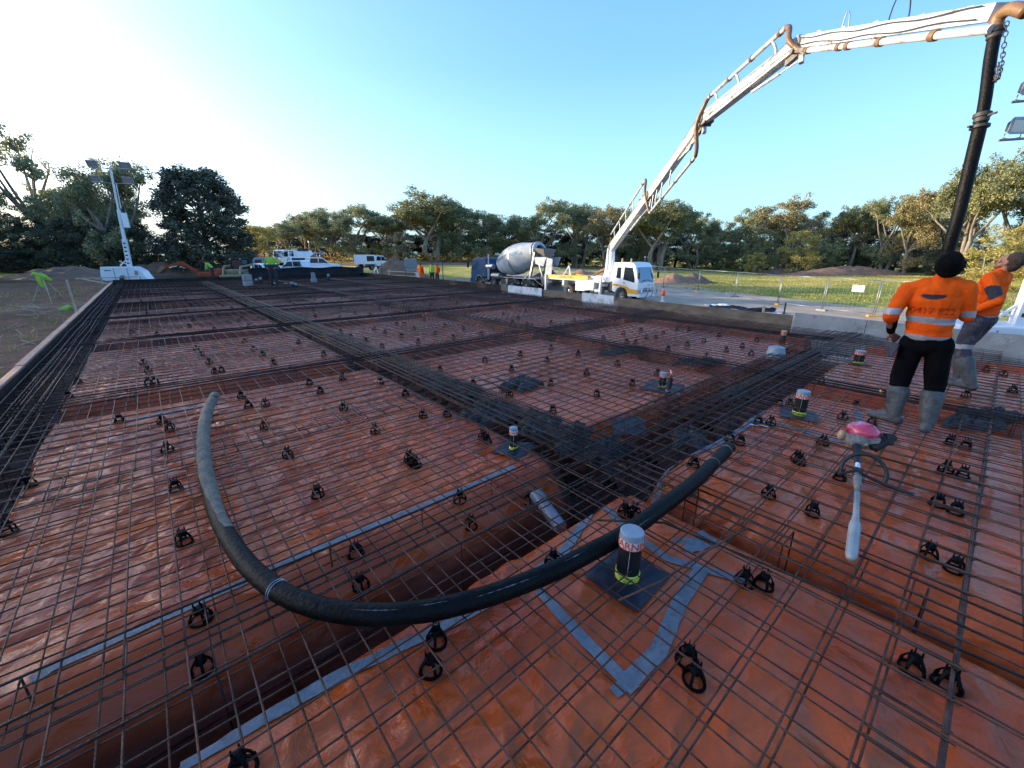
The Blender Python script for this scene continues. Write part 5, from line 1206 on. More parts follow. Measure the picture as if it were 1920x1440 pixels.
def smalltruck(label, x, y, z, rz, tank, body='whitec', sc=1.0):
    t = thing('small_truck', label, 'truck', (x, y, z), rz, scale=sc); b = MB()
    b.prism([(.0, .5), (.03, 1.3), (-.3, 2.3), (-.5, 2.4), (-2.4, 2.4), (-2.42, .8), (-1.7, .8), (-1.4, 1.1), (-.9, 1.1), (-.6, .5)][::-1], 0, -1.0, 1.0); c_ = b.build('cab', M[body], t, bevel=.05)
    for s in (1, -1):
        xx = s * 1.003; cabwin(c_, [(-.25, 1.4), (-.45, 2.15), (-1.15, 2.18), (-1.15, 1.42)][::s], xx - s * .01, s); cabwin(c_, [(-1.35, 1.42), (-1.35, 2.18), (-2.1, 2.18), (-2.1, 1.42)][::s], xx - s * .01, s, name='rear_window')
        wheel(t, s * .88, -1.15, .45, .45, .28, s); wheel(t, s * .85, -5.0, .45, .45, .45, s)
        b = MB(); b.box((s * 1.15, -.05, 1.8), (.18, .08, .4)); b.build('mirror', M['black'], c_)
    b = MB(); b.add([(-.88, .03, 1.38), (.88, .03, 1.38), (.84, -.27, 2.25), (-.84, -.27, 2.25)], [(0, 1, 2, 3)]); b.build('windscreen', M['glassb'], c_)
    b = MB(); b.bb(-.4, .4, -6.3, -.8, .55, .8); b.build('chassis', M['dark'], t)
    if tank:
        b = MB(); b.tube([(0, -2.7, 1.55), (0, -2.85, 1.55), (0, -6.2, 1.55), (0, -6.4, 1.55)], [.6, .85, .85, .55], 20); b.bb(-.9, .9, -6.3, -2.7, .85, 1.15); b.build('tank', M[body], t, smooth=True, sharp=40)
        b = MB(); b.bb(-.6, .6, -5.6, -3.4, 2.3, 2.65); b.build('dark_cover', M['dark'], t, bevel=.03)
    else:
        b = MB(); b.bb(-1.0, 1.0, -6.3, -2.6, .85, 1.0); b.bb(-1.0, 1.0, -2.65, -2.55, 1, 2.2); b.build('tray', M['steel'], t)
    return t
x, y = bearing(520, 66); smalltruck('white tank truck standing high behind the parked utes', x, y, ztop(x, y, 499), R(118), True)
x, y = bearing(470, 47); smalltruck('pale grey flat-nosed truck partly hidden left of the standing man', x, y, ztop(x, y, 521) , R(75), False, 'capgrey', .9)
# excavator
x, y = bearing(398, 50); ex = thing('excavator', 'orange excavator with its bent arm reaching left behind the far board', 'excavator', (x, y, ztop(x, y, 521)), R(-40 + 180 + 90))
exw = Matrix.Translation(ex.location) @ Matrix.Rotation(ex.rotation_euler.z, 4, 'Z'); EI = exw.inverted()
rt = Vector((math.cos(YAW), -math.sin(YAW), 0))
def el(u, v, off=0):
    r = ray(u, v); n_ = Vector((math.sin(YAW), math.cos(YAW), 0)); t_ = 50 / n_.dot(r); return EI @ (r * t_ + Vector((0, 0, CAM_H)) + n_ * off)
b = MB()
for s in (-.5, .5): b.beam(el(378, 521, s), el(412, 521, s), .4, .45)
b.build('track', M['dark'], ex, bevel=.1)
b = MB(); b.beam(el(380, 514), el(414, 514), 1.5, .55); b.beam(el(399, 509), el(413, 508), 1.4, .6); b.build('house', M['orange'], ex, bevel=.08)
b = MB(); b.beam(el(386, 503), el(395, 503), .9, 1.3); ecb = b.build('cab', M['glass'], ex, bevel=.05)
b = MB()
for u in (382, 395): b.beam(el(u, 512, -.45), el(u, 492, -.45), .08, .08); b.beam(el(u, 512, .45), el(u, 492, .45), .08, .08)
b.beam(el(381, 491.5), el(396, 491.5), 1.0, .12); b.build('cab_frame', M['dark'], ecb)
b = MB(); b.beam(el(372, 511), el(345, 495), .26, .34); b.beam(el(345, 495), el(336, 494), .26, .55, h2=.45); b.build('boom', M['orange'], ex, bevel=.03)
b = MB(); b.beam(el(338, 494), el(308, 502), .22, .42, h2=.28); b.build('arm', M['orange'], ex, bevel=.03)
b = MB(); b.cyl(el(350, 503, -.2), el(340, 500, -.2), .05, n=8); b.cyl(el(334, 499, -.2), el(320, 502, -.2), .07, n=8); b.build('ram', M['chrome'], ex, smooth=True)
b = MB(); b.beam(el(309, 501), el(300, 511), .7, .45, w2=.8, h2=.3); b.build('bucket', M['clay'], ex, bevel=.05)
# skid steer
x, y = bearing(446, 44); sk = thing('skid_steer', 'tan tracked skid steer loader with dark cab left of the grey truck', 'loader', (x, y, ztop(x, y, 524)), -YAW + R(180))
b = MB()
for s in (-1, 1): b.tube([(s * .75, -.9, .3), (s * .75, -.7, .08), (s * .75, .8, .08), (s * .75, 1.0, .3), (s * .75, .7, .62), (s * .75, -.7, .62), (s * .75, -.9, .3)], .14, 8)
b.build('track', M['sand'], sk, bevel=.02)
b = MB(); b.box((0, 0, .75), (1.2, 2.2, .6)); b.box((0, .9, .85), (1.7, .5, .35)); b.build('body', M['sand'], sk, bevel=.05)
b = MB(); b.box((0, -.1, 1.5), (1.0, 1.2, 1.0)); kc = b.build('cab', M['glass'], sk, bevel=.05)
b = MB(); b.box((0, -.1, 2.06), (1.2, 1.4, .12))
for s in (-1, 1):
    for yy_ in (-.7, .5): b.beam((s * .55, yy_, 1), (s * .55, yy_, 2.05), .1, .1)
b.build('cab_frame', M['black'], kc, bevel=.01)
b = MB()
for s in (-1, 1): b.beam((s * .85, -1.1, 1.5), (s * .85, 1.2, 1.3), .14, .2); b.beam((s * .85, 1.2, 1.3), (s * .85, 1.6, .4), .14, .18)
b.build('lift_arm', M['sand'], sk, bevel=.02)
b = MB(); b.box((0, 1.85, .3), (1.8, .5, .45)); b.build('bucket', M['sand'], sk, bevel=.05)
b = MB()
for s in (-1, 1): b.ell((s * .5, .55, 2.02), .08, 8, 6)
b.build('work_light', M['white_label'], sk, smooth=True)
# ---------------------------------------------------------------- light towers
def light_tower(x, y, z, rz, H_, label, lean=0, arm=1.0, lampdz=.75, faces=R(0), tilt=.35, ls=1.0):
    t = thing('light_tower', label, 'light tower', (x, y, z), rz, 'mobile light towers'); b = MB()
    b.prism([(-1.35, .25), (-1.2, 1.25), (.75, 1.25), (1.15, .95), (1.45, .3)], 1, -.62, .62); bd = b.build('trailer_body', M['white'], t, bevel=.04)
    b = MB()
    for xx in (-.45, .35): b.box((xx, -.63, .75), (.035, .02, .8))
    b.box((.85, -.63, .8), (.22, .02, .3)); b.box((-.8, -.63, 1.0), (.4, .02, .1)); b.build('panel_seam', M['capgrey'], bd)
    b = MB(); b.tube([(-1.9, 0, .35), (-1.2, 0, .35)], .05, 8); 
    for xx in (-1.15, 1.1):
        for yy_ in (-.9, .9): b.beam((xx, 0, .3), (xx, yy_, .3), .07, .07); b.beam((xx, yy_, .02), (xx, yy_, .55), .06, .06)
    b.build('outrigger', M['steel'], t)
    for yy_ in (-.7, .7): 
        w__ = wheel(t, 0, yy_, .32, .32, .2, 1); w__.rotation_euler = (0, 0, 0)
    def mp(h): return Vector((.25 + lean * (h / H_) ** 1.0, 0, h))
    b = MB(); b.beam(mp(1.2), mp(3.2), .26, .26); b.beam(mp(3.1), mp(5.2), .17, .17); b.beam(mp(5.1), mp(H_), .10, .10)
    for k_ in range(6): b.box(mp(1.5 + .28 * k_) + Vector((0, -.132, 0)), (.14, .02, .10), None, 1)
    mast = b.build('mast', [M['white'], M['dark']], t)
    b = MB(); b.beam(mp(1.3) + Vector((-.55, 0, .0)), mp(1.9), .06, .06); b.beam(mp(1.3) + Vector((-.55, 0, .35)), mp(1.35), .05, .05); b.tube([mp(5.3) + Vector((.16, 0, 0)), mp(H_ - 1) + Vector((.16, 0, 0))], .03, 6); b.build('brace', M['white'], t)
    b = MB(); b.box(mp(4.5) + Vector((.28, 0, 0)), (.32, .2, 1.0)); b.build('control_box', M['whitec'], t, bevel=.01)
    b = MB(); b.tube([mp(H_) + Vector((-arm, 0, -.1)), mp(H_) + Vector((arm, 0, -.1))], .03, 8); b.tube([mp(H_ - lampdz) + Vector((-arm, 0, -.1)), mp(H_ - lampdz) + Vector((arm, 0, -.1))], .03, 8); b.build('crossbar', M['steel'], t)
    for s in (-1, 1):
        for k_ in range(2):
            c_ = mp(H_ - lampdz * k_) + Vector((s * arm * .85, 0, .18)); M3 = Matrix.Rotation(faces + s * .18, 3, 'Z') @ Matrix.Rotation(tilt, 3, 'X')
            def q(x_, y_, z_): return c_ + M3 @ Vector((x_, y_, z_)) * ls
            b = MB(); F = [(-.30, -.16, -.21), (.30, -.16, -.21), (.30, -.16, .21), (-.30, -.16, .21)]; K = [(-.16, .16, -.12), (.16, .16, -.12), (.16, .16, .12), (-.16, .16, .12)]
            b.add([q(*p_) for p_ in F + K], [(7, 6, 5, 4), (1, 0, 4, 5), (2, 1, 5, 6), (3, 2, 6, 7), (0, 3, 7, 4)])
            lam = b.build('floodlight', M['dark'], t)
            b = MB(); b.add([q(x_ * .94, y_ + .012, z_ * .94) for x_, y_, z_ in F], [(3, 2, 1, 0)]); b.build('lens', M['lens'], lam)
            b = MB()
            for i_ in range(4): b.beam(q(*F[i_]), q(*F[(i_ + 1) % 4]), .03, .05)
            b.build('lens_frame', M['steel'], lam); b = MB(); b.tube([q(-.2, .05, -.2), q(-.26, 0, -.34), q(.0, 0, -.38), q(.26, 0, -.32), q(.3, .1, 0)], .014, 6); b.build('yoke', M['steel'], lam, smooth=True)
    return t
M['lens'] = mat('floodlight_lens', (.55, .56, .58), None, rough=.25, metal=.7)
light_tower(-1.15, 43.2, TG(-1.15, 43.2) + .12, -R(20), 8.0, 'white mobile light tower with four lamps at the far left corner of the slab', .45, 1.05, .95)
x, y = bearing(1928, 10.9); light_tower(x, y, TG(x, y) + .05, R(-20 - 40), 6.55, 'white light tower cut off by the right edge of the photo', .1, 1.62, .80, faces=R(25), tilt=.12, ls=.72)
# ---------------------------------------------------------------- things round the slab
def tripod(u, depth, vb, h, label, m='timber_pale', spread=.55):
    x, y = bearing(u, depth); z = TG(x, y); t = thing('survey_tripod', label, 'tripod', (x, y, z), .4); tp = Vector((0, 0, h))
    for k in range(3):
        a = k * 2.094 + .3; b = MB(); f = Vector((math.cos(a) * spread, math.sin(a) * spread, 0)); b.beam(f, f.lerp(tp, .55), .035, .05); b.beam(f.lerp(tp, .5) + Vector((.03, 0, 0)), tp, .03, .03); b.beam(f.lerp(tp, .5) - Vector((.03, 0, 0)), tp, .03, .03); b.build('leg', M[m], t)
    b = MB(); b.cyl((0, 0, h - .05), (0, 0, h + .03), .1, n=14); b.cyl((0, 0, h + .03), (0, 0, h + .22), .07, .05, 12); b.build('head', M['steel'], t, smooth=True, sharp=40); return t
tp_ = tripod(66, 23, 565, 1.35, 'pale timber tripod on the left bank with a lime jacket over it', spread=.75)
mbj = MB(); mbj.cap((0, 0, 1.42), (.25, .1, 1.15), .16, .14); mbj.cap((-.2, 0, 1.36), (-.12, .05, 1.0), .12, .15); mbj.cap((-.32, 0, 1.55), (.1, 0, 1.35), .12, .14); mbj.cap((-.22, 0, 1.2), (-.1, 0, .72), .12, .10)
j = remeshed(mbj, 'lime_jacket', M['hivis_y'], None, .03, disp=.02, dscale=6); j.location = tp_.location + Vector((0, 0, .25)); j.scale = (.82, .82, .82); tag(j, 'lime hi-vis jacket thrown over the timber tripod on the left bank', 'jacket')
tripod(703, 45, 520, 1.55, 'pale survey tripod in front of the soil heap', 'whitec')
q = G(122, 579, -.45); x, y = q.x, q.y; mbj = MB(); mbj.cap((-.12, 0, .05), (.12, .04, .10), .08, .15); mbj.cap((.1, 0, .06), (.22, .06, .05), .10, .07)
j = remeshed(mbj, 'lime_vest', M['hivis_y'], None, .03, disp=.03, dscale=6); j.location = (x, y, TG(x, y)); tag(j, 'lime hi-vis vest dropped on the ground by the left form board', 'vest')
def heap(u, depth, rx, ry, h, label, m='soil', rz=0, seed=1, z=None):
    x, y = bearing(u, depth); b = MB(); nr, na = 18, 48; vs = [(0, 0, h)]; fs = []
    for i in range(1, nr + 1):
        for k in range(na):
            t = 2 * math.pi * k / na; e = 1 + .22 * mnoise.noise(Vector((math.cos(t) * 1.5, math.sin(t) * 1.5, seed * 3.1))); f = i / nr
            px, py = math.cos(t) * rx * f * e, math.sin(t) * ry * f * e
            hh = h * (1 - f ** 1.5) ** 1.5 * (1 + .25 * mnoise.noise(Vector((px * .9, py * .9, seed)))) + .10 * mnoise.noise(Vector((px * 2.5, py * 2.5, seed))) + .05 * mnoise.noise(Vector((px * 7, py * 7, seed)))
            vs.append((px, py, hh if i < nr else -.5))
    for k in range(na): fs.append((0, 1 + k, 1 + (k + 1) % na))
    for i in range(nr - 1):
        for k in range(na): a = 1 + i * na + k; d = 1 + i * na + (k + 1) % na; fs.append((a, a + na, d + na, d))
    b.add(vs, fs); o = b.build('soil_heap', M[m], smooth=True); o.location = (x, y, TG(x, y) - .05 if z is None else z); o.rotation_euler = (0, 0, rz - YAW); return tag(o, label, 'soil heap', 'heaps of soil')
heap(742, 50, 4.2, 2.5, 2.1, 'big dark soil heap in front of the white canopy ute', seed=1)
heap(592, 58, 3.4, 2.4, 2.3, 'dark soil heap below the white tank truck', seed=2)
heap(622, 54, 3.6, 2.0, 1.2, 'low end of dark soil right of the tank truck heap', seed=3)
heap(120, 46, 8, 4, 1.3, 'brown earth bank left of the light tower base', seed=4)
heap(300, 56, 9, 3, 1.6, 'long brown earth bank under the trees behind the excavator', seed=5)
heap(1025, 44, 4.0, 2.5, 1.7, 'dark heap behind the yellow deck of the pump truck', seed=6)
heap(1095, 52, 4.2, 2.5, 1.5, 'clay heap catching the sun left of the pump truck mast', 'clay', seed=7)
heap(1140, 56, 3.6, 2.5, 1.6, 'second sunlit clay heap behind the pump truck mast', 'clay', seed=8)
heap(1272, 50, 3.6, 2.2, 1.25, 'clay heap right behind the white pump truck cab', 'clay', seed=9)
heap(1305, 51, 3.0, 2.4, 1.2, 'brown clay heap farthest right of the cab', 'soil', seed=10)
heap(1600, 74, 14, 3, 1.6, 'long low bank of dry earth under the right-hand trees', 'clay', seed=11)
heap(1480, 80, 9, 2.5, 1.2, 'left end of the dry bank under the trees', 'soil', seed=12)
# water cube
x, y = bearing(769, 47); t = thing('water_tank', 'square pale plastic tank standing right of the soil heap', 'tank', (x, y, ztop(x, y, 505)), -YAW + .2)
b = MB(); b.box((0, 0, .62), (1.25, 1.05, 1.05)); b.build('tank_body', M['poly'], t, bevel=.08); b = MB(); b.cyl((0, 0, 1.14), (0, 0, 1.22), .2, n=16); b.build('lid', M['black'], t)
b = MB()
for k in range(7):
    for s in (-1, 1): b.tube([(-.64 + 1.28 * k / 6, s * .55, .08), (-.64 + 1.28 * k / 6, s * .55, 1.18)], .012, 5)
for k in range(5):
    for s in (-1, 1): b.tube([(-.64, s * .55, .1 + k * .26), (.64, s * .55, .1 + k * .26)], .012, 5)
b.bb(-.65, .65, -.55, .55, -.12, .08); b.build('cage', M['steel'], t)
# temporary fence
fp = [G(1190, 522, -1.6), G(1243, 541, -1.65), G(1308, 549, -1.7), G(1377, 558, -1.7), G(1457, 573, -1.7), G(1540, 584, -1.7), G(1637, 595, -1.7), G(1735, 607, -1.7), G(1850, 628, -1.7)]
HF = 2.02
for k, (a, c) in enumerate(zip(fp[:-1], fp[1:])):
    t = thing('temporary_fence', ['fence panel mostly hidden behind the pump truck cab', 'fence panel just right of the pump truck cab', 'second fence panel right of the cab', 'third fence panel right of the cab', 'fence panel in the middle of the open run', 'fence panel carrying the small white sign', 'fence panel behind the man in the black hat', 'rightmost fence panel behind the second orange worker'][k], 'fence', (a.x, a.y, TG(a.x, a.y)), 0, 'temporary fence panels')
    d = c - a; d.z = TG(c.x, c.y) - TG(a.x, a.y); L_ = d.length; dn = d.normalized(); up = Vector((0, 0, 1)); s0 = dn * .05; s1 = d - dn * .05
    b = MB()
    for q in (s0, s1): b.tube([q + up * .12, q + up * HF], .02, 8)
    b.tube([s0 + up * HF, s1 + up * HF], .018, 8); b.tube([s0 + up * .2, s1 + up * .2], .016, 8); b.build('tube_frame', M['steel'], t, smooth=True)
    b = MB(); nb_ = int(L_ / .22)
    for i in range(1, nb_): q = s0.lerp(s1, i / nb_); b.tube([q + up * .2, q + up * HF], .0018, 3, cap=False)
    for i in range(1, 7): b.tube([s0 + up * (.2 + i * .26), s1 + up * (.2 + i * .26)], .0018, 3, cap=False)
    b.build('wire_mesh', M['steel'], t)
    b = MB(); b.box((d.x, d.y, d.z + .07), (.62, .24, .14), (0, 0, .3 + k)); b.build('fence_foot', M['yellow'] if k in (1, 5, 3) else M['ply_grey'], t, bevel=.03)
q0, q1 = fp[5], fp[6]; c_ = q0.lerp(q1, .62); c_.z = TG(c_.x, c_.y) + 1.52
b = MB(); b.box((0, -.03, 0), (.62, .01, .38)); t = b.build('fence_sign', M['white_label']); t.location = c_; t.rotation_euler = (0, 0, math.atan2((q1 - q0).y, (q1 - q0).x)); tag(t, 'small white sign hung on the temporary fence', 'sign')
# red and white bollard
c_ = G(1242, 566, -1.55); t = thing('bollard', 'red and white warning bollard just right of the pump truck bumper', 'bollard', tuple(c_))
hb2 = ztop(c_.x, c_.y, 543) + 1.55; b = MB(); b.lathe([(.20, 0), (.20, .05), (.09, .08), (.085, hb2 * .5)], n=18); b.build('white_base', M['white_label'], t, smooth=True, sharp=40); b = MB(); b.lathe([(.12, hb2 * .5), (.13, hb2 * .52), (.12, hb2 * .8), (.07, hb2 * .84), (.06, hb2), (0, hb2)], n=18); b.build('red_top', M['red'], t, smooth=True, sharp=40)
# barrier board at the right edge
x, y = bearing(1912, 8.9); t = thing('road_barrier', 'orange and white barrier end with a grey plank at the right edge', 'barrier', (x, y, TG(x, y)), -R(30)); b = MB(); b.prism([(-.25, .75), (.1, .75), (.02, 1.25), (-.08, 1.25)], 1, -.1, .1); b.build('orange_cone', M['red'], t, bevel=.01); b = MB(); b.beam((-.9, 0, .95), (0, 0, 1.0), .05, .08); b.build('plank', M['timber_pale'], t); b = MB(); b.prism([(-.4, .0), (.3, 0), (.1, .76), (-.25, .76)], 1, -.08, .08); b.build('white_panel', M['white_label'], t)
# sheets and debris beyond the brown board
def crumple(name, u, v, z, w_, l_, m, label, seed, h=.08, rz=0):
    c = G(u, v, z); b = MB(); K, L_ = 18, 12; vs = []
    for i in range(K + 1):
        for j in range(L_ + 1): x_, y_ = (i / K - .5) * l_, (j / L_ - .5) * w_; vs.append((x_ + .1 * mnoise.noise(Vector((y_ * 2, seed, 0))), y_, .05 + h * (mnoise.noise(Vector((x_ * 1.2, y_ * 1.5, seed))) + .5 * mnoise.noise(Vector((x_ * 4, y_ * 4, seed))) + .5)))
    b.add(vs, [(i * (L_ + 1) + j, (i + 1) * (L_ + 1) + j, (i + 1) * (L_ + 1) + j + 1, i * (L_ + 1) + j + 1) for i in range(K) for j in range(L_)])
    o = b.build(name, M[m], smooth=True); o.location = (c.x, c.y, TG(c.x, c.y) + .08); o.rotation_euler = (0, 0, rz); return tag(o, label, 'plastic sheet', 'loose sheets outside the right boards')
crumple('dark_sheet', 1390, 574, -1.3, 1.5, 3.6, 'bplastic', 'dark folded plastic sheet on the ground beyond the brown board', 2, .22, R(-75))
crumple('pale_sheet', 1348, 567, -1.3, .6, 1.6, 'ply_white', 'pale torn sheet at the left end of the dark plastic', 3, .15, R(-70))
crumple('pale_sheet', 1452, 580, -1.3, .4, .8, 'ply_white', 'small pale scrap at the right end of the dark plastic', 4, .12, R(-60))
crumple('pale_sheet', 815, 524, -.9, .5, 1.2, 'poly', 'pale scrap on the ground left of the blue cab', 5, .12, R(-60))
# vineyard rows far off, and a post
for k, (u0, u1, dep, lab) in enumerate([(585, 960, 86, 'long row of golden autumn vines beyond the far paddock'), (-40, 120, 80, 'row of orange autumn vines at the far left behind the trunks'), (440, 590, 90, 'golden vine row behind the white tank truck')]):
    b = MB(); rr = random.Random(k)
    a, c = Vector((*bearing(u0, dep), 0)), Vector((*bearing(u1, dep), 0)); n_ = int((c - a).length * 55)
    for i in range(n_):
        q = a.lerp(c, rr.random()); q += Vector((rr.gauss(0, .5), rr.gauss(0, .5), 0)); z = TG(q.x, q.y) + .3 + rr.random() ** .8 * 1.5 * (1 + .3 * math.sin(q.x * 3)); s_ = rr.uniform(.08, .18)
        d1 = Vector((rr.gauss(0, 1), rr.gauss(0, 1), rr.gauss(0, 1))).normalized() * s_; d2 = Vector((rr.gauss(0, 1), rr.gauss(0, 1), rr.gauss(0, 1))).normalized() * s_; p0 = Vector((q.x, q.y, z))
        b.add([p0 - d1, p0 - d2, p0 + d1, p0 + d2], [(0, 1, 2, 3)])
    tag(b.build('vine_row', M['vine']), lab, 'vines', 'rows of autumn vines')
# ================================================================ PEOPLE
def V(*a): return Vector(a)
def hand(mb, wr, d, nrm, side, s=1.0, curl=.5):
    """palm, four bent fingers, thumb from the side of the palm"""
    d = d.normalized(); nrm = (nrm - d * nrm.dot(d)).normalized(); sd = d.cross(nrm).normalized() * side
    mb.cap(wr, wr + d * .03, .026 * s, .028 * s, 8)
    for k in (-1, 0, 1): mb.cap(wr + d * .02 + sd * k * .013, wr + d * .085 + sd * k * .021, .015 * s, .0135 * s, 8)
    for k, (L, o) in enumerate([(.070, .033), (.078, .011), (.074, -.011), (.058, -.033)]):
        p = wr + d * .088 + sd * o; a = d; r = .0088 * s
        for j, f in enumerate((.45, .32, .23)):
            an = curl * (.5 + .45 * j) * (1 + .12 * k); a2 = (d * math.cos(an) + nrm * math.sin(an)).normalized(); q = p + a2 * L * f * 1.15; mb.cap(p, q, r, r * .93, 7); p = q; r *= .93
    p = wr + d * .03 + sd * .030; q = p + (d * .6 + sd * .6 + nrm * .35).normalized() * .04; mb.cap(p, q, .0125 * s, .011 * s, 7); mb.cap(q, q + (d * .8 + sd * .15 + nrm * .45).normalized() * .038, .0105 * s, .0085 * s, 7)
def head_form(mb, c, Rm, face=True):
    def q(x, y, z): return c + Rm @ V(x, y, z)
    mb.ell(c + Rm @ V(0, -.015, .025), (.077, .096, .098), 18, 14, Rm); mb.ell(q(0, .035, -.045), (.057, .06, .072), 14, 10, Rm); mb.ell(q(0, .07, -.095), (.028, .025, .022), 10, 8, Rm)
    if face:
        mb.cap(q(0, .093, .012), q(0, .112, -.026), .010, .014, 8); mb.cap(q(-.030, .080, .030), q(.030, .080, .030), .013, .013, 8)
        mb.cap(q(-.018, .094, -.052), q(.018, .094, -.052), .007, .007, 7); mb.cap(q(-.016, .090, -.064), q(.016, .090, -.064), .0075, .0075, 7)
        for s in (-1, 1):
            mb.ell(q(s * .079, -.005, -.010), (.009, .019, .032), 10, 8, Rm); mb.ell(q(s * .044, .062, -.018), (.026, .022, .022), 8, 6, Rm); mb.ell(q(s * .030, .085, .008), (.012, .009, .008), 8, 6, Rm)
def person(label, loc, rz, J, C_, vox=.008, hat='hair', group=None, scale=1.0, shirtcol=None, troucol=None, vest=None):
    t = thing('person', label, 'person', loc, rz, group, scale); near = vox < .012
    Rm = Euler(J.get('hrot', (0, 0, 0))).to_matrix(); H = J['head']; N_ = J['neck']; Pv, Ch = J['pelvis'], J['chest']
    b = MB(); head_form(b, H, Rm, True); b.cap(N_ - V(0, 0, .06), H + Rm @ V(0, -.012, -.04), .060, .055, 12)
    b.cap(Pv, Ch, .10, .10, 12); b.cap(Ch, N_ - V(0, 0, .07), .10, .06, 12)
    for s, k in ((-1, 'L'), (1, 'R')):
        sh, el_, wr, hip, kn, an, toe = (J[k + x] for x in ('sh', 'el', 'wr', 'hip', 'kn', 'an', 'toe'))
        b.cap(Ch + V(0, 0, .06), sh, .07, .045, 10); b.cap(sh, el_, .045, .038, 10); b.cap(el_, wr, .040, .027, 10); hd = J.get(k + 'hd', wr - el_)
        hand(b, wr, hd, J.get(k + 'hn', V(0, 1, -.2)), J.get(k + 'ts', s), 1.08, J.get(k + 'curl', .5)); b.cap(hip, kn, .070, .050, 10); b.cap(kn, an, .05, .035, 10); b.cap(an - V(0, 0, .03), toe, .035, .028, 8)
    remeshed(b, 'body', M['skin'], t, vox if not near else .0062, smooth_it=2)
    # shirt
    b = MB(); W = J.get('w', 1.0); fw = (J['Rsh'] - J['Lsh']).normalized()
    def sec(c, rx, ry, rz_): b.ell(c, (rx * W, ry * W, rz_), 18, 12)
    sec(Pv.lerp(Ch, .05), .185, .135, .12); sec(Pv.lerp(Ch, .35), .185, .14, .15); sec(Pv.lerp(Ch, .65), .195, .142, .16); sec(Ch, .205, .14, .16); sec(Ch.lerp(N_, .45), .185, .12, .12); b.cap(N_ - V(0, 0, .07), N_ - V(0, 0, -.012), .078, .072, 14)
    b.cap(J['Lsh'].lerp(N_, .55), J['Lsh'], .075, .07, 10); b.cap(J['Rsh'].lerp(N_, .55), J['Rsh'], .075, .07, 10)
    for k in 'LR':
        sl = J.get('sleeve', 1.0); sh, el_, wr = J[k + 'sh'], J[k + 'el'], J[k + 'wr']; b.cap(sh, el_, .078, .062, 12)
        if sl > .5: b.cap(el_, el_.lerp(wr, sl - .08 if sl > 1 else .86), .062, .045, 12)
        else: b.cap(el_, el_.lerp(wr, .12), .062, .058, 12)
    remeshed(b, 'shirt', C_['shirt'], t, vox, C_.get('shirtfn'), disp=.011 if near else .012, dscale=7, smooth_it=4)
    if J.get('sleeve', 1.0) <= .5:
        for k in 'LR': b = MB(); b.cap(J[k+'el'].lerp(J[k+'sh'], .12), J[k+'wr'].lerp(J[k+'el'], .06), .056, .036, 12); remeshed(b, 'undersleeve', M['blackc'], t, vox, disp=.007, dscale=10)
    # trousers
    b = MB(); b.ell(Pv + V(0, 0, .0), (.178 * W, .13 * W, .13), 16, 10); b.ell(Pv + V(0, 0, -.09), (.175 * W, .13 * W, .12), 16, 10)
    for k in 'LR':
        hip, kn, an = J[k + 'hip'], J[k + 'kn'], J[k + 'an']; b.cap(hip + V(0, 0, -.02), kn, .112 * W, .090 * W, 14); b.cap(kn, kn.lerp(an, .36 if C_.get('gum', 1) else .92), .090 * W, .078 * W, 12)
    remeshed(b, 'trousers', C_['trousers'], t, vox, C_.get('troufn'), disp=.010, dscale=8, smooth_it=4)
    # boots
    for k in 'LR':
        kn, an, toe = J[k + 'kn'], J[k + 'an'], J[k + 'toe']; d = (toe - an); d.z = 0; d.normalize(); b = MB()
        if C_.get('gum', 1): b.cap(kn.lerp(an, .36), kn.lerp(an, .7), .096, .080, 14); b.cap(kn.lerp(an, .7), an, .080, .062, 14)
        else: b.cap(an + V(0, 0, .08), an, .055, .05, 12)
        b.cap(V(an.x, an.y, .055) - d * .035, V(toe.x, toe.y, .048) - d * .02, .050, .042, 12); b.cap(V(an.x, an.y, .05) - d * .04, V(an.x, an.y, .09), .05, .05, 10); b.cap(V(an.x, an.y, .10), V(toe.x, toe.y, .06).lerp(V(an.x, an.y, .1), .5), .05, .042, 10)
        remeshed(b, 'boot', [M['boot'] if C_.get('gum', 1) else M['sole'], M['sole']], t, vox, (lambda c: 1 if c.z < .022 else 0), disp=.005, dscale=12, smooth_it=3)
    b = MB()
    if hat == 'beanie':
        b.ell(H + Rm @ V(0, -.030, .048), (.092, .112, .102), 20, 14, Rm); b.ell(H + Rm @ V(0, -.055, .0), (.088, .085, .07), 16, 12, Rm)
        for k_ in range(20): a_ = 2 * math.pi * k_ / 20; b.ell(H + Rm @ V(math.cos(a_) * .091, -.028 + math.sin(a_) * .108, .022 + .012 * math.sin(a_)), (.014, .014, .024), 8, 6)
        remeshed(b, 'beanie', M['beanie'], t, vox, disp=.006, dscale=16)
    elif hat == 'hair':
        b.ell(H + Rm @ V(0, -.030, .040), (.084, .098, .094), 20, 14, Rm); b.ell(H + Rm @ V(0, -.065, -.02), (.070, .055, .075), 14, 10, Rm); remeshed(b, 'hair', M['hair'], t, vox, disp=.006, dscale=30)
    elif hat in ('cap', 'dark'):
        b.ell(H + Rm @ V(0, -.015, .05), (.088, .105, .085), 14, 10, Rm); b.box(H + Rm @ V(0, .12, .04), (.13, .1, .02), Rm); b.build('cap', M['navy'], t, smooth=True)
    elif hat == 'helmet': b.ell(H + Rm @ V(0, -.01, .06), (.115, .135, .10), 14, 10, Rm); b.build('hard_hat', M['white_label'], t, smooth=True)
    return t
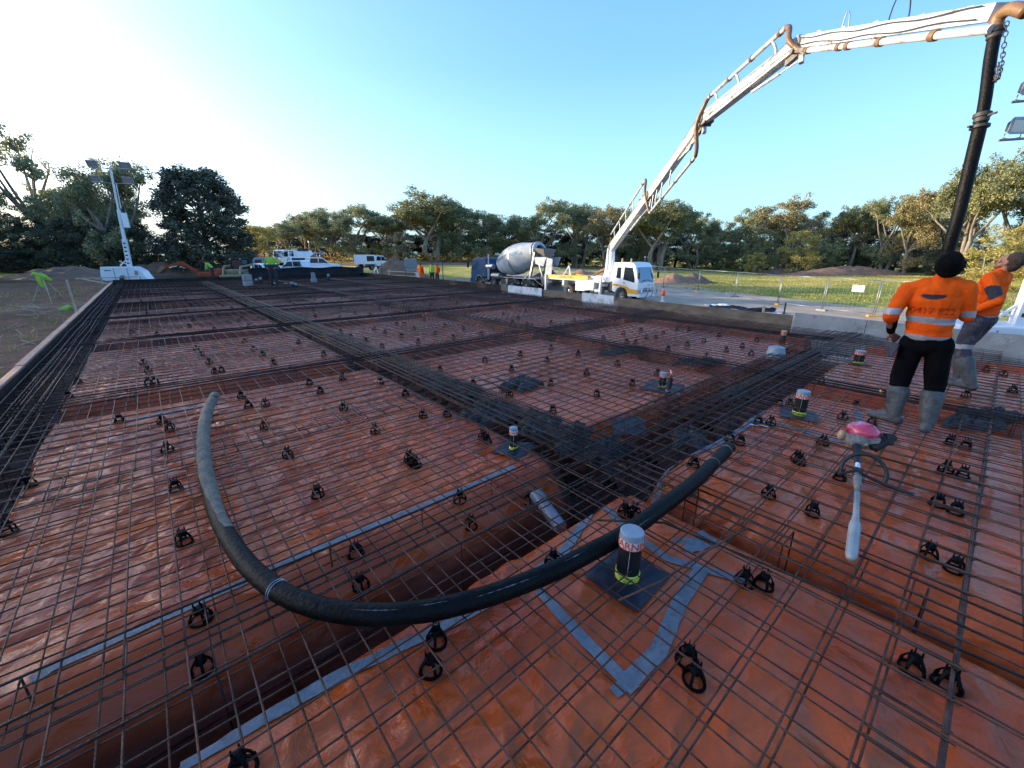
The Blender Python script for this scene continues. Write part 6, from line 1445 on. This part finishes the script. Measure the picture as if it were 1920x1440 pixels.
def stand(**kw):
    J = dict(pelvis=V(0, 0, .97), chest=V(0, -.01, 1.30), neck=V(0, -.02, 1.51), head=V(0, .0, 1.66),
             Lsh=V(-.20, -.02, 1.44), Lel=V(-.26, -.03, 1.16), Lwr=V(-.25, .08, .92), Rsh=V(.20, -.02, 1.44), Rel=V(.26, -.03, 1.16), Rwr=V(.25, .08, .92),
             Lhip=V(-.10, 0, .92), Lkn=V(-.12, .02, .50), Lan=V(-.13, -.03, .09), Ltoe=V(-.15, .17, .04), Rhip=V(.10, 0, .92), Rkn=V(.12, .02, .50), Ran=V(.13, -.03, .09), Rtoe=V(.15, .17, .04))
    J.update(kw); return J
# worker seen from behind, black hat
def fn1(c):
    arm = c.x < -.30 or c.x > .12 or (c.x > .1 and c.y > .16)
    if arm:
        if 1.165 < c.z < 1.225: return 1
        return 0
    t_ = c.z + .03 * c.x
    if 1.095 < t_ < 1.155 or .915 < t_ < .975: return 1
    if c.y < 0 and abs(c.x + .11) < .085 and 1.35 - .022 * (1 - ((c.x + .11) / .085) ** 2) < c.z < 1.372: return 2
    return 0
J1 = stand(w=.96, sleeve=.4, pelvis=V(-.06, 0, .97), chest=V(-.09, -.05, 1.30), neck=V(-.08, -.09, 1.50), head=V(-.06, -.115, 1.635), hrot=(.62, 0, -.1),
           Lsh=V(-.29, -.06, 1.41), Lel=V(-.37, -.12, 1.15), Lwr=V(-.33, .05, .96), Lhd=V(.5, .5, -.6), Rsh=V(.10, -.05, 1.43), Rel=V(.165, .05, 1.18), Rwr=V(.12, .28, 1.20), Rhd=V(-.1, .7, .3), Rcurl=1.0,
           Lhip=V(-.15, 0, .90), Lkn=V(-.155, .06, .50), Lan=V(-.13, .02, .10), Ltoe=V(-.33, .10, .04), Rhip=V(.045, 0, .90), Rkn=V(.10, .05, .50), Ran=V(.125, -.06, .10), Rtoe=V(.16, .14, .04))
c1 = G(1716, 806, 0.01)
w1 = person('man in orange hi-vis shirt, black hat and gumboots seen from behind looking up', (c1.x + .05, c1.y + .06, .008), R(-82), J1, dict(shirt=[M['hivis_o'], M['reflect'], M['navy']], shirtfn=fn1, trousers=M['blackc']), .0085, 'beanie', scale=.94)
me_ = text_mesh('0417 822', .085, .0008)
from mathutils.bvhtree import BVHTree
sh_ = [c for c in w1.children if c.name.startswith('shirt')][0]; bt = BVHTree.FromPolygons([v.co.copy() for v in sh_.data.vertices], [tuple(p.vertices) for p in sh_.data.polygons])
for v in me_.vertices:
    x_, z_ = v.co.x - .085, 1.215 + v.co.y; hit = bt.ray_cast(V(x_, -1, z_), V(0, 1, 0))[0]; v.co = (x_, (hit.y if hit else -.19) - .004, z_)
me_.materials.clear(); me_.materials.append(M['darkred']); o = bpy.data.objects.new('shirt_lettering', me_); C.objects.link(o); o.parent = w1
b = MB(); b.box((-.285, -.07, .80), (.015, .12, .14), (.0, .25, .4)); b.build('pocket_rag', M['greyc'], w1, bevel=.005)
b = MB(); b.box((-.285, .0, .335), (.006, .04, .022), (0, 0, .3)); b.build('boot_tag', M['yellow'], w1)
# worker in profile looking up
def fn2(c):
    if c.x < -.19 and 1.16 < c.z < 1.35 and (c.z - 1.255) ** 2 / .0075 + (c.y + .0) ** 2 / .010 < 1: return 2
    arm = c.x < -.235 or c.x > .235
    if not arm and (.905 < c.z < .955): return 1
    if c.y > .15 and c.z < 1.13 and c.z > .99 and c.x < -.08 and c.y < .22 + (c.z - .99) * .5: return 2
    return 0
def fnt2(c): return 1 if .525 < c.z + .05 * c.y < .585 else 0
J2 = stand(w=1.0, pelvis=V(0, .12, .96), chest=V(0, .13, 1.28), neck=V(0, .08, 1.48), head=V(0, .045, 1.61), hrot=(.45, 0, 0), sleeve=1.0,
           Lsh=V(-.20, .10, 1.41), Lel=V(-.30, -.08, 1.16), Lwr=V(-.235, .14, 1.00), Lhd=V(.12, .60, -.45), Lhn=V(.6, .1, -.5), Lcurl=.35, Rsh=V(.20, .12, 1.42), Rel=V(.30, .2, 1.17), Rwr=V(.18, .40, 1.12), Rcurl=.8,
           Lhip=V(-.10, .12, .91), Lkn=V(-.13, .16, .51), Lan=V(-.13, -.02, .10), Ltoe=V(-.17, .19, .04), Rhip=V(.10, .12, .91), Rkn=V(.13, .26, .52), Ran=V(.13, .20, .10), Rtoe=V(.14, .42, .04))
c2 = G(1843, 728, 0.01)
w2_ = person('man in orange hi-vis shirt in profile with short dark hair, looking up at the boom', (c2.x - .08, c2.y + .10, .008), R(-20), J2, dict(shirt=[M['hivis_o'], M['reflect'], M['navy']], shirtfn=fn2, trousers=[M['greyc'], M['reflect']], troufn=fnt2), .0085, 'hair', scale=.96)
b = MB(); Rm2 = Euler((.72, 0, 0)).to_matrix(); b.tube([V(0, .045, 1.61) + Rm2 @ V(-.075, .0, -.06), V(0, .16, 1.51), V(-.03, .24, 1.42)], .004, 6); b.build('chin_cord', M['black'], w2_)
# far people
def fvest(c):
    if abs(c.x) > .24: return 1
    return 0
def far_person(u, depth, vb, label, shirt, trousers, rz, J=None, hat='hair', z=None, fn=None):
    x, y = bearing(u, depth); z = ztop(x, y, vb) if z is None else z
    return person(label, (x, y, z), rz, J or stand(), dict(shirt=shirt, trousers=trousers, gum=0, shirtfn=fn), .022, hat)
fnk = lambda c: 1 if c.z < 1.16 else 0
far_person(506, 23.2, 538, 'man in lime hi-vis top standing alone on the far slab mesh', [M['hivis_y'], M['navy']], M['navy'], R(150), stand(Lel=V(-.34, -.05, 1.18), Lwr=V(-.2, .12, 1.0), Rel=V(.34, -.05, 1.18), Rwr=V(.2, .12, 1.0)), 'hair', .01, fnk)
far_person(392, 37.5, 523, 'man in lime hi-vis top bending forward behind the far board', [M['hivis_y'], M['navy']], M['navy'], R(70), stand(chest=V(0, .22, 1.22), neck=V(0, .36, 1.34), head=V(0, .46, 1.42), hrot=(-.5, 0, 0), Lsh=V(-.2, .3, 1.3), Rsh=V(.2, .3, 1.3), Lel=V(-.25, .36, 1.02), Rel=V(.25, .36, 1.02), Lwr=V(-.2, .42, .78), Rwr=V(.2, .42, .78)), 'cap')
far_person(787, 38.5, 532, 'leftmost of the three men, dark top with orange vest', [M['hivis_o'], M['navy']], M['hivis_o'], R(-60), stand(), 'dark', fn=fvest)
far_person(808, 39.5, 531, 'middle of the three men, lime hi-vis jacket', [M['hivis_y'], M['navy']], M['navy'], R(140), stand(), 'dark', fn=lambda c: 1 if c.z < .98 else 0)
far_person(818, 40.5, 531, 'rightmost of the three men, orange vest over navy sleeves', [M['hivis_o'], M['navy']], M['navy'], R(110), stand(), 'hair', fn=fvest)
# ================================================================ TREES
def leaves(mb, rr, c, r, n, size, flat=.62, shell=.55, droop=0):
    for _ in range(n):
        d = V(rr.gauss(0, 1), rr.gauss(0, 1), rr.gauss(0, 1)).normalized(); k = shell + (1 - shell) * rr.random(); k *= (.85 + .3 * rr.random())
        p = c + V(d.x * r * k, d.y * r * k, d.z * r * k * flat)
        s = size * rr.uniform(.6, 1.3); a = V(rr.gauss(0, 1), rr.gauss(0, 1), rr.gauss(0, .7) - droop).normalized(); e = a.cross(V(rr.gauss(0, 1), rr.gauss(0, 1), rr.gauss(0, 1))).normalized()
        mb.add([p - a * s, p + e * s * .42, p + a * s, p - e * s * .42], [(0, 1, 2, 3)])
def bent(mb, rr, a, c, r0, r1, k=5, wob=.06):
    pts = []; rs = []; L = (c - a).length; o = V(rr.gauss(0, 1), rr.gauss(0, 1), rr.gauss(0, .4)) * L * wob
    for i in range(k + 1): f = i / k; pts.append(a.lerp(c, f) + o * math.sin(math.pi * f)); rs.append(r0 + (r1 - r0) * f)
    mb.tube(pts, rs, 7, cap=False); return pts
def make_tree(name, seed, kind):
    """built 12 m tall and about 9 m wide, scaled when placed"""
    rr = random.Random(seed); tr = MB(); cr = MB()
    if kind == 'gum' or kind == 'wispy':
        nst = rr.choice((1, 2, 2, 3)); tips = []
        for s in range(nst):
            a = V(rr.uniform(-.4, .4), rr.uniform(-.4, .4), -.3); f = V(rr.uniform(-1.2, 1.2), rr.uniform(-1.2, 1.2), rr.uniform(3.0, 4.6)); bent(tr, rr, a, f, .30, .2)
            for q in range(rr.randint(3, 4)):
                an = rr.uniform(0, 6.28); e = f + V(math.cos(an) * rr.uniform(1.2, 2.8), math.sin(an) * rr.uniform(1.2, 2.8), rr.uniform(1.8, 4.6)); bent(tr, rr, f, e, .17, .07)
                for w_ in range(rr.randint(2, 4)):
                    an = rr.uniform(0, 6.28); g = e + V(math.cos(an) * rr.uniform(.6, 1.9), math.sin(an) * rr.uniform(.6, 1.9), rr.uniform(.2, 2.2)); g.z = min(g.z, 11.2); bent(tr, rr, e, g, .07, .02, 4); tips.append(g); tips.append(e.lerp(g, .4) + V(0, 0, .3))
        tips = [t for t in tips if (t.x ** 2 + t.y ** 2) < 22]
        tips = [t for t in tips if sum((t - q).length < 1.5 for q in tips) > 2]
        if kind == 'wispy': tips = tips[::2]
        zt = max(t.z for t in tips); 
        if kind == 'gum':
            for _ in range(84):
                z = rr.uniform(1.6, 11.2); rad = 4.5 * math.sqrt(max(.10, 1 - ((z - 6.2) / 6.2) ** 2)) * (.8 + .3 * math.sin(z * 2.1 + seed)); an = rr.uniform(0, 6.28); k = rr.random() ** .45
                if mnoise.noise(V(math.cos(an) * 1.6, math.sin(an) * 1.6 + seed, z * .45)) > -.22: tips.append(V(math.cos(an) * rad * k, math.sin(an) * rad * k, min(z, 9.9)))
        tips = [t for t in tips if sum((t - q).length < 1.35 for q in tips) > 2]
        for t in tips:
            r = rr.uniform(.6, 1.2) if kind == 'gum' else rr.uniform(.55, .95)
            if kind == 'gum': leaves(cr, rr, t, r, int(170 * r), .135, .75, .4, .6)
            else: leaves(cr, rr, t, r, int(95 * r), .17, .55, .3, .5)
            for _ in range(3 if kind == 'wispy' else 2):
                o = V(rr.gauss(0, r * .7), rr.gauss(0, r * .7), rr.gauss(0, r * .55)); leaves(cr, rr, t + o, r * .55, int(80 * r), .125, .9, .3, .6)
    elif kind == 'dense':
        bent(tr, rr, V(0, 0, -.3), V(0, 0, 9), .4, .1)
        for i in range(300):
            z = .4 + 11.1 * (i / 300) ** .95; rad = 4.3 * math.sqrt(max(0, 1 - ((z - 4.2) / 7.9) ** 2)); an = rr.uniform(0, 6.28); k = rr.uniform(.15, .97) ** .5
            c = V(math.cos(an) * rad * k, math.sin(an) * rad * k, z); leaves(cr, rr, c, rr.uniform(.55, .95), 150, .16, .8, .4)
            if i % 6 == 0: bent(tr, rr, V(0, 0, z * .75), c, .08, .02, 3)
    elif kind == 'dark':
        bent(tr, rr, V(0, 0, -.3), V(rr.uniform(-1, 1), rr.uniform(-1, 1), 7), .3, .1)
        for i in range(130):
            an = rr.uniform(0, 6.28); z = .8 + 10.2 * rr.random(); rad = 4.6 * math.sqrt(max(.05, 1 - ((z - 5.0) / 6.6) ** 2)) * (1 + .25 * math.sin(an * 3 + seed)); k = rr.random() ** .5
            c = V(math.cos(an) * rad * k, math.sin(an) * rad * k, z + .8 * math.sin(an * 2 + seed)); leaves(cr, rr, c, rr.uniform(.6, 1.15), 150, .15, .7, .45)
            if i % 8 == 0: bent(tr, rr, V(0, 0, 2 + z * .4), c, .09, .02, 3)
    elif kind == 'bush':
        for i in range(6): bent(tr, rr, V(0, 0, -.3), V(rr.uniform(-2, 2), rr.uniform(-2, 2), rr.uniform(5, 9)), .16, .04, 4)
        for i in range(70):
            an = rr.uniform(0, 6.28); z = .3 + 10.6 * rr.random(); rad = 4.2 * math.sqrt(max(.05, 1 - ((z - 4.4) / 7.2) ** 2)); k = rr.random() ** .45; leaves(cr, rr, V(math.cos(an) * rad * k, math.sin(an) * rad * k, z), rr.uniform(.6, 1.15), 170, .15, .9, .4)
    return tr.mesh(name + '_trunk', M['bark_d'] if kind in ('dense', 'dark') else M['bark'], True), cr.mesh(name + '_crown', M['leaf'])
PT = {}
for i in range(5): PT['gum%d' % i] = make_tree('gum', 11 + i * 7, 'gum')
PT['wispy'] = make_tree('wispy', 5, 'wispy'); PT['dense'] = make_tree('dense', 3, 'dense'); PT['dark0'] = make_tree('dark', 21, 'dark'); PT['dark1'] = make_tree('dark', 33, 'dark'); PT['bush0'] = make_tree('bush', 8, 'bush'); PT['bush1'] = make_tree('bush', 19, 'bush')
rt_ = random.Random(77)
MH = {}
for k_, (tm, cm) in PT.items():
    co = np.empty(len(cm.vertices) * 3); cm.vertices.foreach_get('co', co); co = co.reshape(-1, 3); MH[k_] = (np.percentile(co[:, 2], 99.6), np.percentile(np.hypot(co[:, 0], co[:, 1]), 96) * 2)
def tree(u, depth, vtop, wpx, kind, leaf, label, name='gum_tree', cat='tree', group='trees round the site', vbase=None):
    x, y = bearing(u, depth); z = TG(x, y); h = ztop(x, y, vtop) - z; t = thing(name, label, cat, (x, y, z), rt_.uniform(0, 6.28), group)
    hh, ww = MH[kind]; width = wpx * depth / FPX * 1.18 * max(.80, math.cos(math.atan((u - 960) / 809)) ** .8); t.scale = (width / ww, width / ww, h / hh); tm, cm = PT[kind]
    a = bpy.data.objects.new('trunk', tm); C.objects.link(a); a.parent = t; c = bpy.data.objects.new('crown', cm); C.objects.link(c); c.parent = t
    c.material_slots[0].link = 'OBJECT'; c.material_slots[0].material = M[leaf]; return t
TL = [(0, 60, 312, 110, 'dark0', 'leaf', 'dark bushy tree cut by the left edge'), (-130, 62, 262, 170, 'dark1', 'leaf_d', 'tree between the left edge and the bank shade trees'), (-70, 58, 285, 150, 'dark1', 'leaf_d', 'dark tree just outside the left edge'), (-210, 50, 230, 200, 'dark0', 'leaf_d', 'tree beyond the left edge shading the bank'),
 
 (84, 64, 236, 130, 'wispy', 'leaf', 'tall wispy gum with open airy crown standing above the left trees'), (120, 60, 368, 130, 'dark1', 'leaf', 'dark tree under the tall wispy gum'), (165, 66, 352, 110, 'gum0', 'leaf', 'dark tree between the wispy gum and the light tower'),
 (222, 56, 300, 130, 'gum1', 'leaf', 'gum tree right behind the left light tower'), (215, 62, 345, 120, 'gum2', 'leaf', 'dark tree filling in behind the left light tower'), (264, 62, 400, 70, 'gum3', 'leaf', 'dark tree at the right foot of the light tower gum'),
 (392, 58, 318, 140, 'dense', 'leaf_d', 'big round dense dark tree alone against the bright sky'), (345, 62, 440, 80, 'dark1', 'leaf_d', 'dark tree at the left shoulder of the big round tree'), (300, 64, 462, 60, 'bush0', 'leaf_d', 'low dark bush left of the big round tree'),
 (452, 66, 452, 66, 'bush1', 'leaf_d', 'low dark bush at the right foot of the big round tree'),
 (488, 84, 424, 62, 'gum3', 'leaf_y', 'small golden gum just right of the big round tree'), (535, 92, 418, 64, 'gum0', 'leaf', 'gum tree behind the white tank truck cab'), (580, 98, 402, 74, 'gum2', 'leaf_g', 'gum tree above the white tank truck'), (628, 96, 392, 80, 'gum1', 'leaf', 'gum tree with forked pale trunks right of the tank truck'),
 (672, 94, 382, 92, 'gum4', 'leaf', 'gum tree above the white canopy ute'), (736, 100, 402, 80, 'gum0', 'leaf_g', 'gum tree in the gap left of the tall rounded gum'), (750, 82, 436, 52, 'bush0', 'leaf_d', 'small deep green rounded tree left of the tall rounded gum'),
 (818, 92, 365, 128, 'gum2', 'leaf_g', 'tall rounded gum above the square water tank'), (850, 96, 385, 90, 'dark1', 'leaf', 'leafy right half of the tall rounded gum clump'), (908, 97, 398, 84, 'gum3', 'leaf', 'gum tree right behind the blue truck cab'), (955, 99, 406, 76, 'gum1', 'leaf', 'gum tree above the front of the mixer drum'),
 (1022, 94, 376, 86, 'gum4', 'leaf', 'gum tree above the rear of the mixer drum'), (1085, 98, 378, 84, 'gum0', 'leaf', 'gum tree left of the boom base'), (1140, 90, 392, 76, 'gum3', 'leaf_b', 'brown-leaved gum just left of the first boom section'),
 (1192, 96, 398, 80, 'dark0', 'leaf', 'gum tree directly behind the first boom section'), (1238, 86, 374, 124, 'gum2', 'leaf_g', 'broad gum right of the first boom elbow'), (1300, 96, 408, 72, 'gum1', 'leaf', 'gum tree at the left of the low dip in the treeline'), (1345, 98, 426, 70, 'dark1', 'leaf', 'low tree in the dip of the treeline'),
 (1398, 94, 394, 78, 'dark0', 'leaf', 'tree just right of the treeline dip'), (1464, 88, 370, 96, 'gum4', 'leaf_b', 'tall gum with brownish top above the golden bush'), (1545, 86, 398, 84, 'dark1', 'leaf_g', 'rounded tree right of the golden bush'), (1596, 84, 382, 80, 'gum0', 'leaf_g', 'gum tree mid way between golden bush and hanging hose'),
 (1660, 78, 372, 90, 'gum1', 'leaf', 'gum tree left of the brown-leaved one by the hanging hose'), (1712, 74, 362, 104, 'gum3', 'leaf_b', 'brown-leaved gum left of the hanging hose'), (1650, 82, 425, 90, 'dark0', 'leaf_d', 'dark undergrowth tree below the gums left of the hose'),
 (1806, 66, 302, 128, 'gum2', 'leaf_g', 'tall gum right behind the hanging hose'), (1885, 64, 296, 130, 'gum4', 'leaf', 'tallest gum at the right edge'), (1965, 60, 310, 150, 'gum0', 'leaf', 'gum beyond the right edge'), (1790, 70, 418, 110, 'dark1', 'leaf_d', 'dark tree behind the hat of the nearer worker'),
 (1428, 84, 432, 56, 'bush1', 'leaf_g', 'olive bush left of the golden bush'), (1500, 78, 434, 66, 'bush0', 'leaf_y', 'golden bush standing out in front of the dark treeline'), (1418, 80, 474, 34, 'bush0', 'leaf_y', 'small sunlit bush at the foot of the olive bush'),
 (1885, 40, 424, 130, 'bush1', 'leaf_y', 'big bright yellow-green bush behind the worker in profile'), (1950, 42, 440, 120, 'bush0', 'leaf_y', 'yellow-green bush cut by the right edge'), (1550, 80, 455, 60, 'dark0', 'leaf', 'dark shrub right of the golden bush'),
 (40, 66, 452, 90, 'bush1', 'leaf_y', 'backlit yellow bush low at the far left'), (96, 60, 448, 70, 'bush0', 'leaf_g', 'backlit green bush beneath the wispy gum'), (905, 88, 462, 40, 'bush1', 'leaf_b', 'orange-brown shrub behind the blue cab'), (1010, 90, 468, 46, 'bush0', 'leaf_b', 'rusty shrub behind the mixer chute')]
for kq, wq in enumerate(['first', 'second', 'third', 'fourth', 'fifth', 'sixth', 'seventh', 'eighth']):  # unseen trees added to keep the low sun off the slab
    sq = -6 + 4.6 * kq; tq = 62 + 2 * math.sin(kq * 2); xq, yq = .81 * sq - .59 * tq, .59 * sq + .81 * tq
    dq = xq * math.sin(YAW) + yq * math.cos(YAW); uq = PR(xq, yq, CAM_H)[0]; vq = PR(xq, yq, 13.6 if kq < 7 else 11)[1]
    TL.append((uq, dq, vq, 9.5 * FPX / dq, 'dense', 'leaf_d', '%s dark tree in the row added past the left edge to shade the slab' % wq))
for row in TL:
    k = row[4]; nm = 'gum_tree' if k[:3] in ('gum', 'wis') else ('bush' if k[:4] == 'bush' else 'broadleaf_tree')
    tree(*row, name=nm, cat='bush' if nm == 'bush' else 'tree')
rr = random.Random(12)
for k, u in enumerate(range(455, 1790, 34)):
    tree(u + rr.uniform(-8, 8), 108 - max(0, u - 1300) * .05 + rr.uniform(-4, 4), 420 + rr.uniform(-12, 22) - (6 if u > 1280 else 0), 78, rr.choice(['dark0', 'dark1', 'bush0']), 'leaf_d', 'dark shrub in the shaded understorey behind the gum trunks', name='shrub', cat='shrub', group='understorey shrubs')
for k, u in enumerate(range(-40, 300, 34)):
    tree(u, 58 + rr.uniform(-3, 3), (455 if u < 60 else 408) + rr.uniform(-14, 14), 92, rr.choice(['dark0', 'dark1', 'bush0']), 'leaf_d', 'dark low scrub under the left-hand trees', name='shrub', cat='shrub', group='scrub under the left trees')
# long grass: nobody could count it
b = MB(); rr = random.Random(4); cnt = 0
while cnt < 42000:
    x, y = bearing(rr.uniform(1150, 1990), rr.uniform(30, 88) if rr.random() < .8 else rr.uniform(28, 50)); 
    if x < 40: continue
    dns = .5 + nz(x, y, .07, 5) + .4 * nz(x, y, .3, 2)
    if rr.random() > dns: continue
    z = TG(x, y); h = rr.uniform(.06, .22) * (1.3 if dns > .9 else .8); a = rr.uniform(0, 6.28); w_ = rr.uniform(.02, .05); dx, dy = math.cos(a) * w_, math.sin(a) * w_; lx, ly = rr.gauss(0, h * .4), rr.gauss(0, h * .4)
    b.add([(x - dx, y - dy, z - .02), (x + dx, y + dy, z - .02), (x + lx, y + ly, z + h)], [(0, 1, 2)]); cnt += 1
M['grass'] = mat('tussock_grass', (.55, .42, .13), (.22, .26, .06), .12, .8, island=.35, trans=.35)
tag(b.build('long_grass', M['grass']), 'patchy long grass over the paddock beyond the fence', 'grass', kind='stuff')
b = MB(); rr = random.Random(9)
for _ in range(9000):
    x, y = rr.uniform(-14, -2.3), rr.uniform(4, 42); dns = .35 + nz(x, y, .35, 5)
    if rr.random() > dns: continue
    z = TG(x, y); h = rr.uniform(.05, .2); a = rr.uniform(0, 6.28); w_ = rr.uniform(.01, .03); dx, dy = math.cos(a) * w_, math.sin(a) * w_
    b.add([(x - dx, y - dy, z - .02), (x + dx, y + dy, z - .02), (x + rr.gauss(0, h * .5), y + rr.gauss(0, h * .5), z + h)], [(0, 1, 2)])
tag(b.build('bank_weeds', M['grass']), 'short weeds and straw growing on the left bank', 'weeds', kind='stuff')
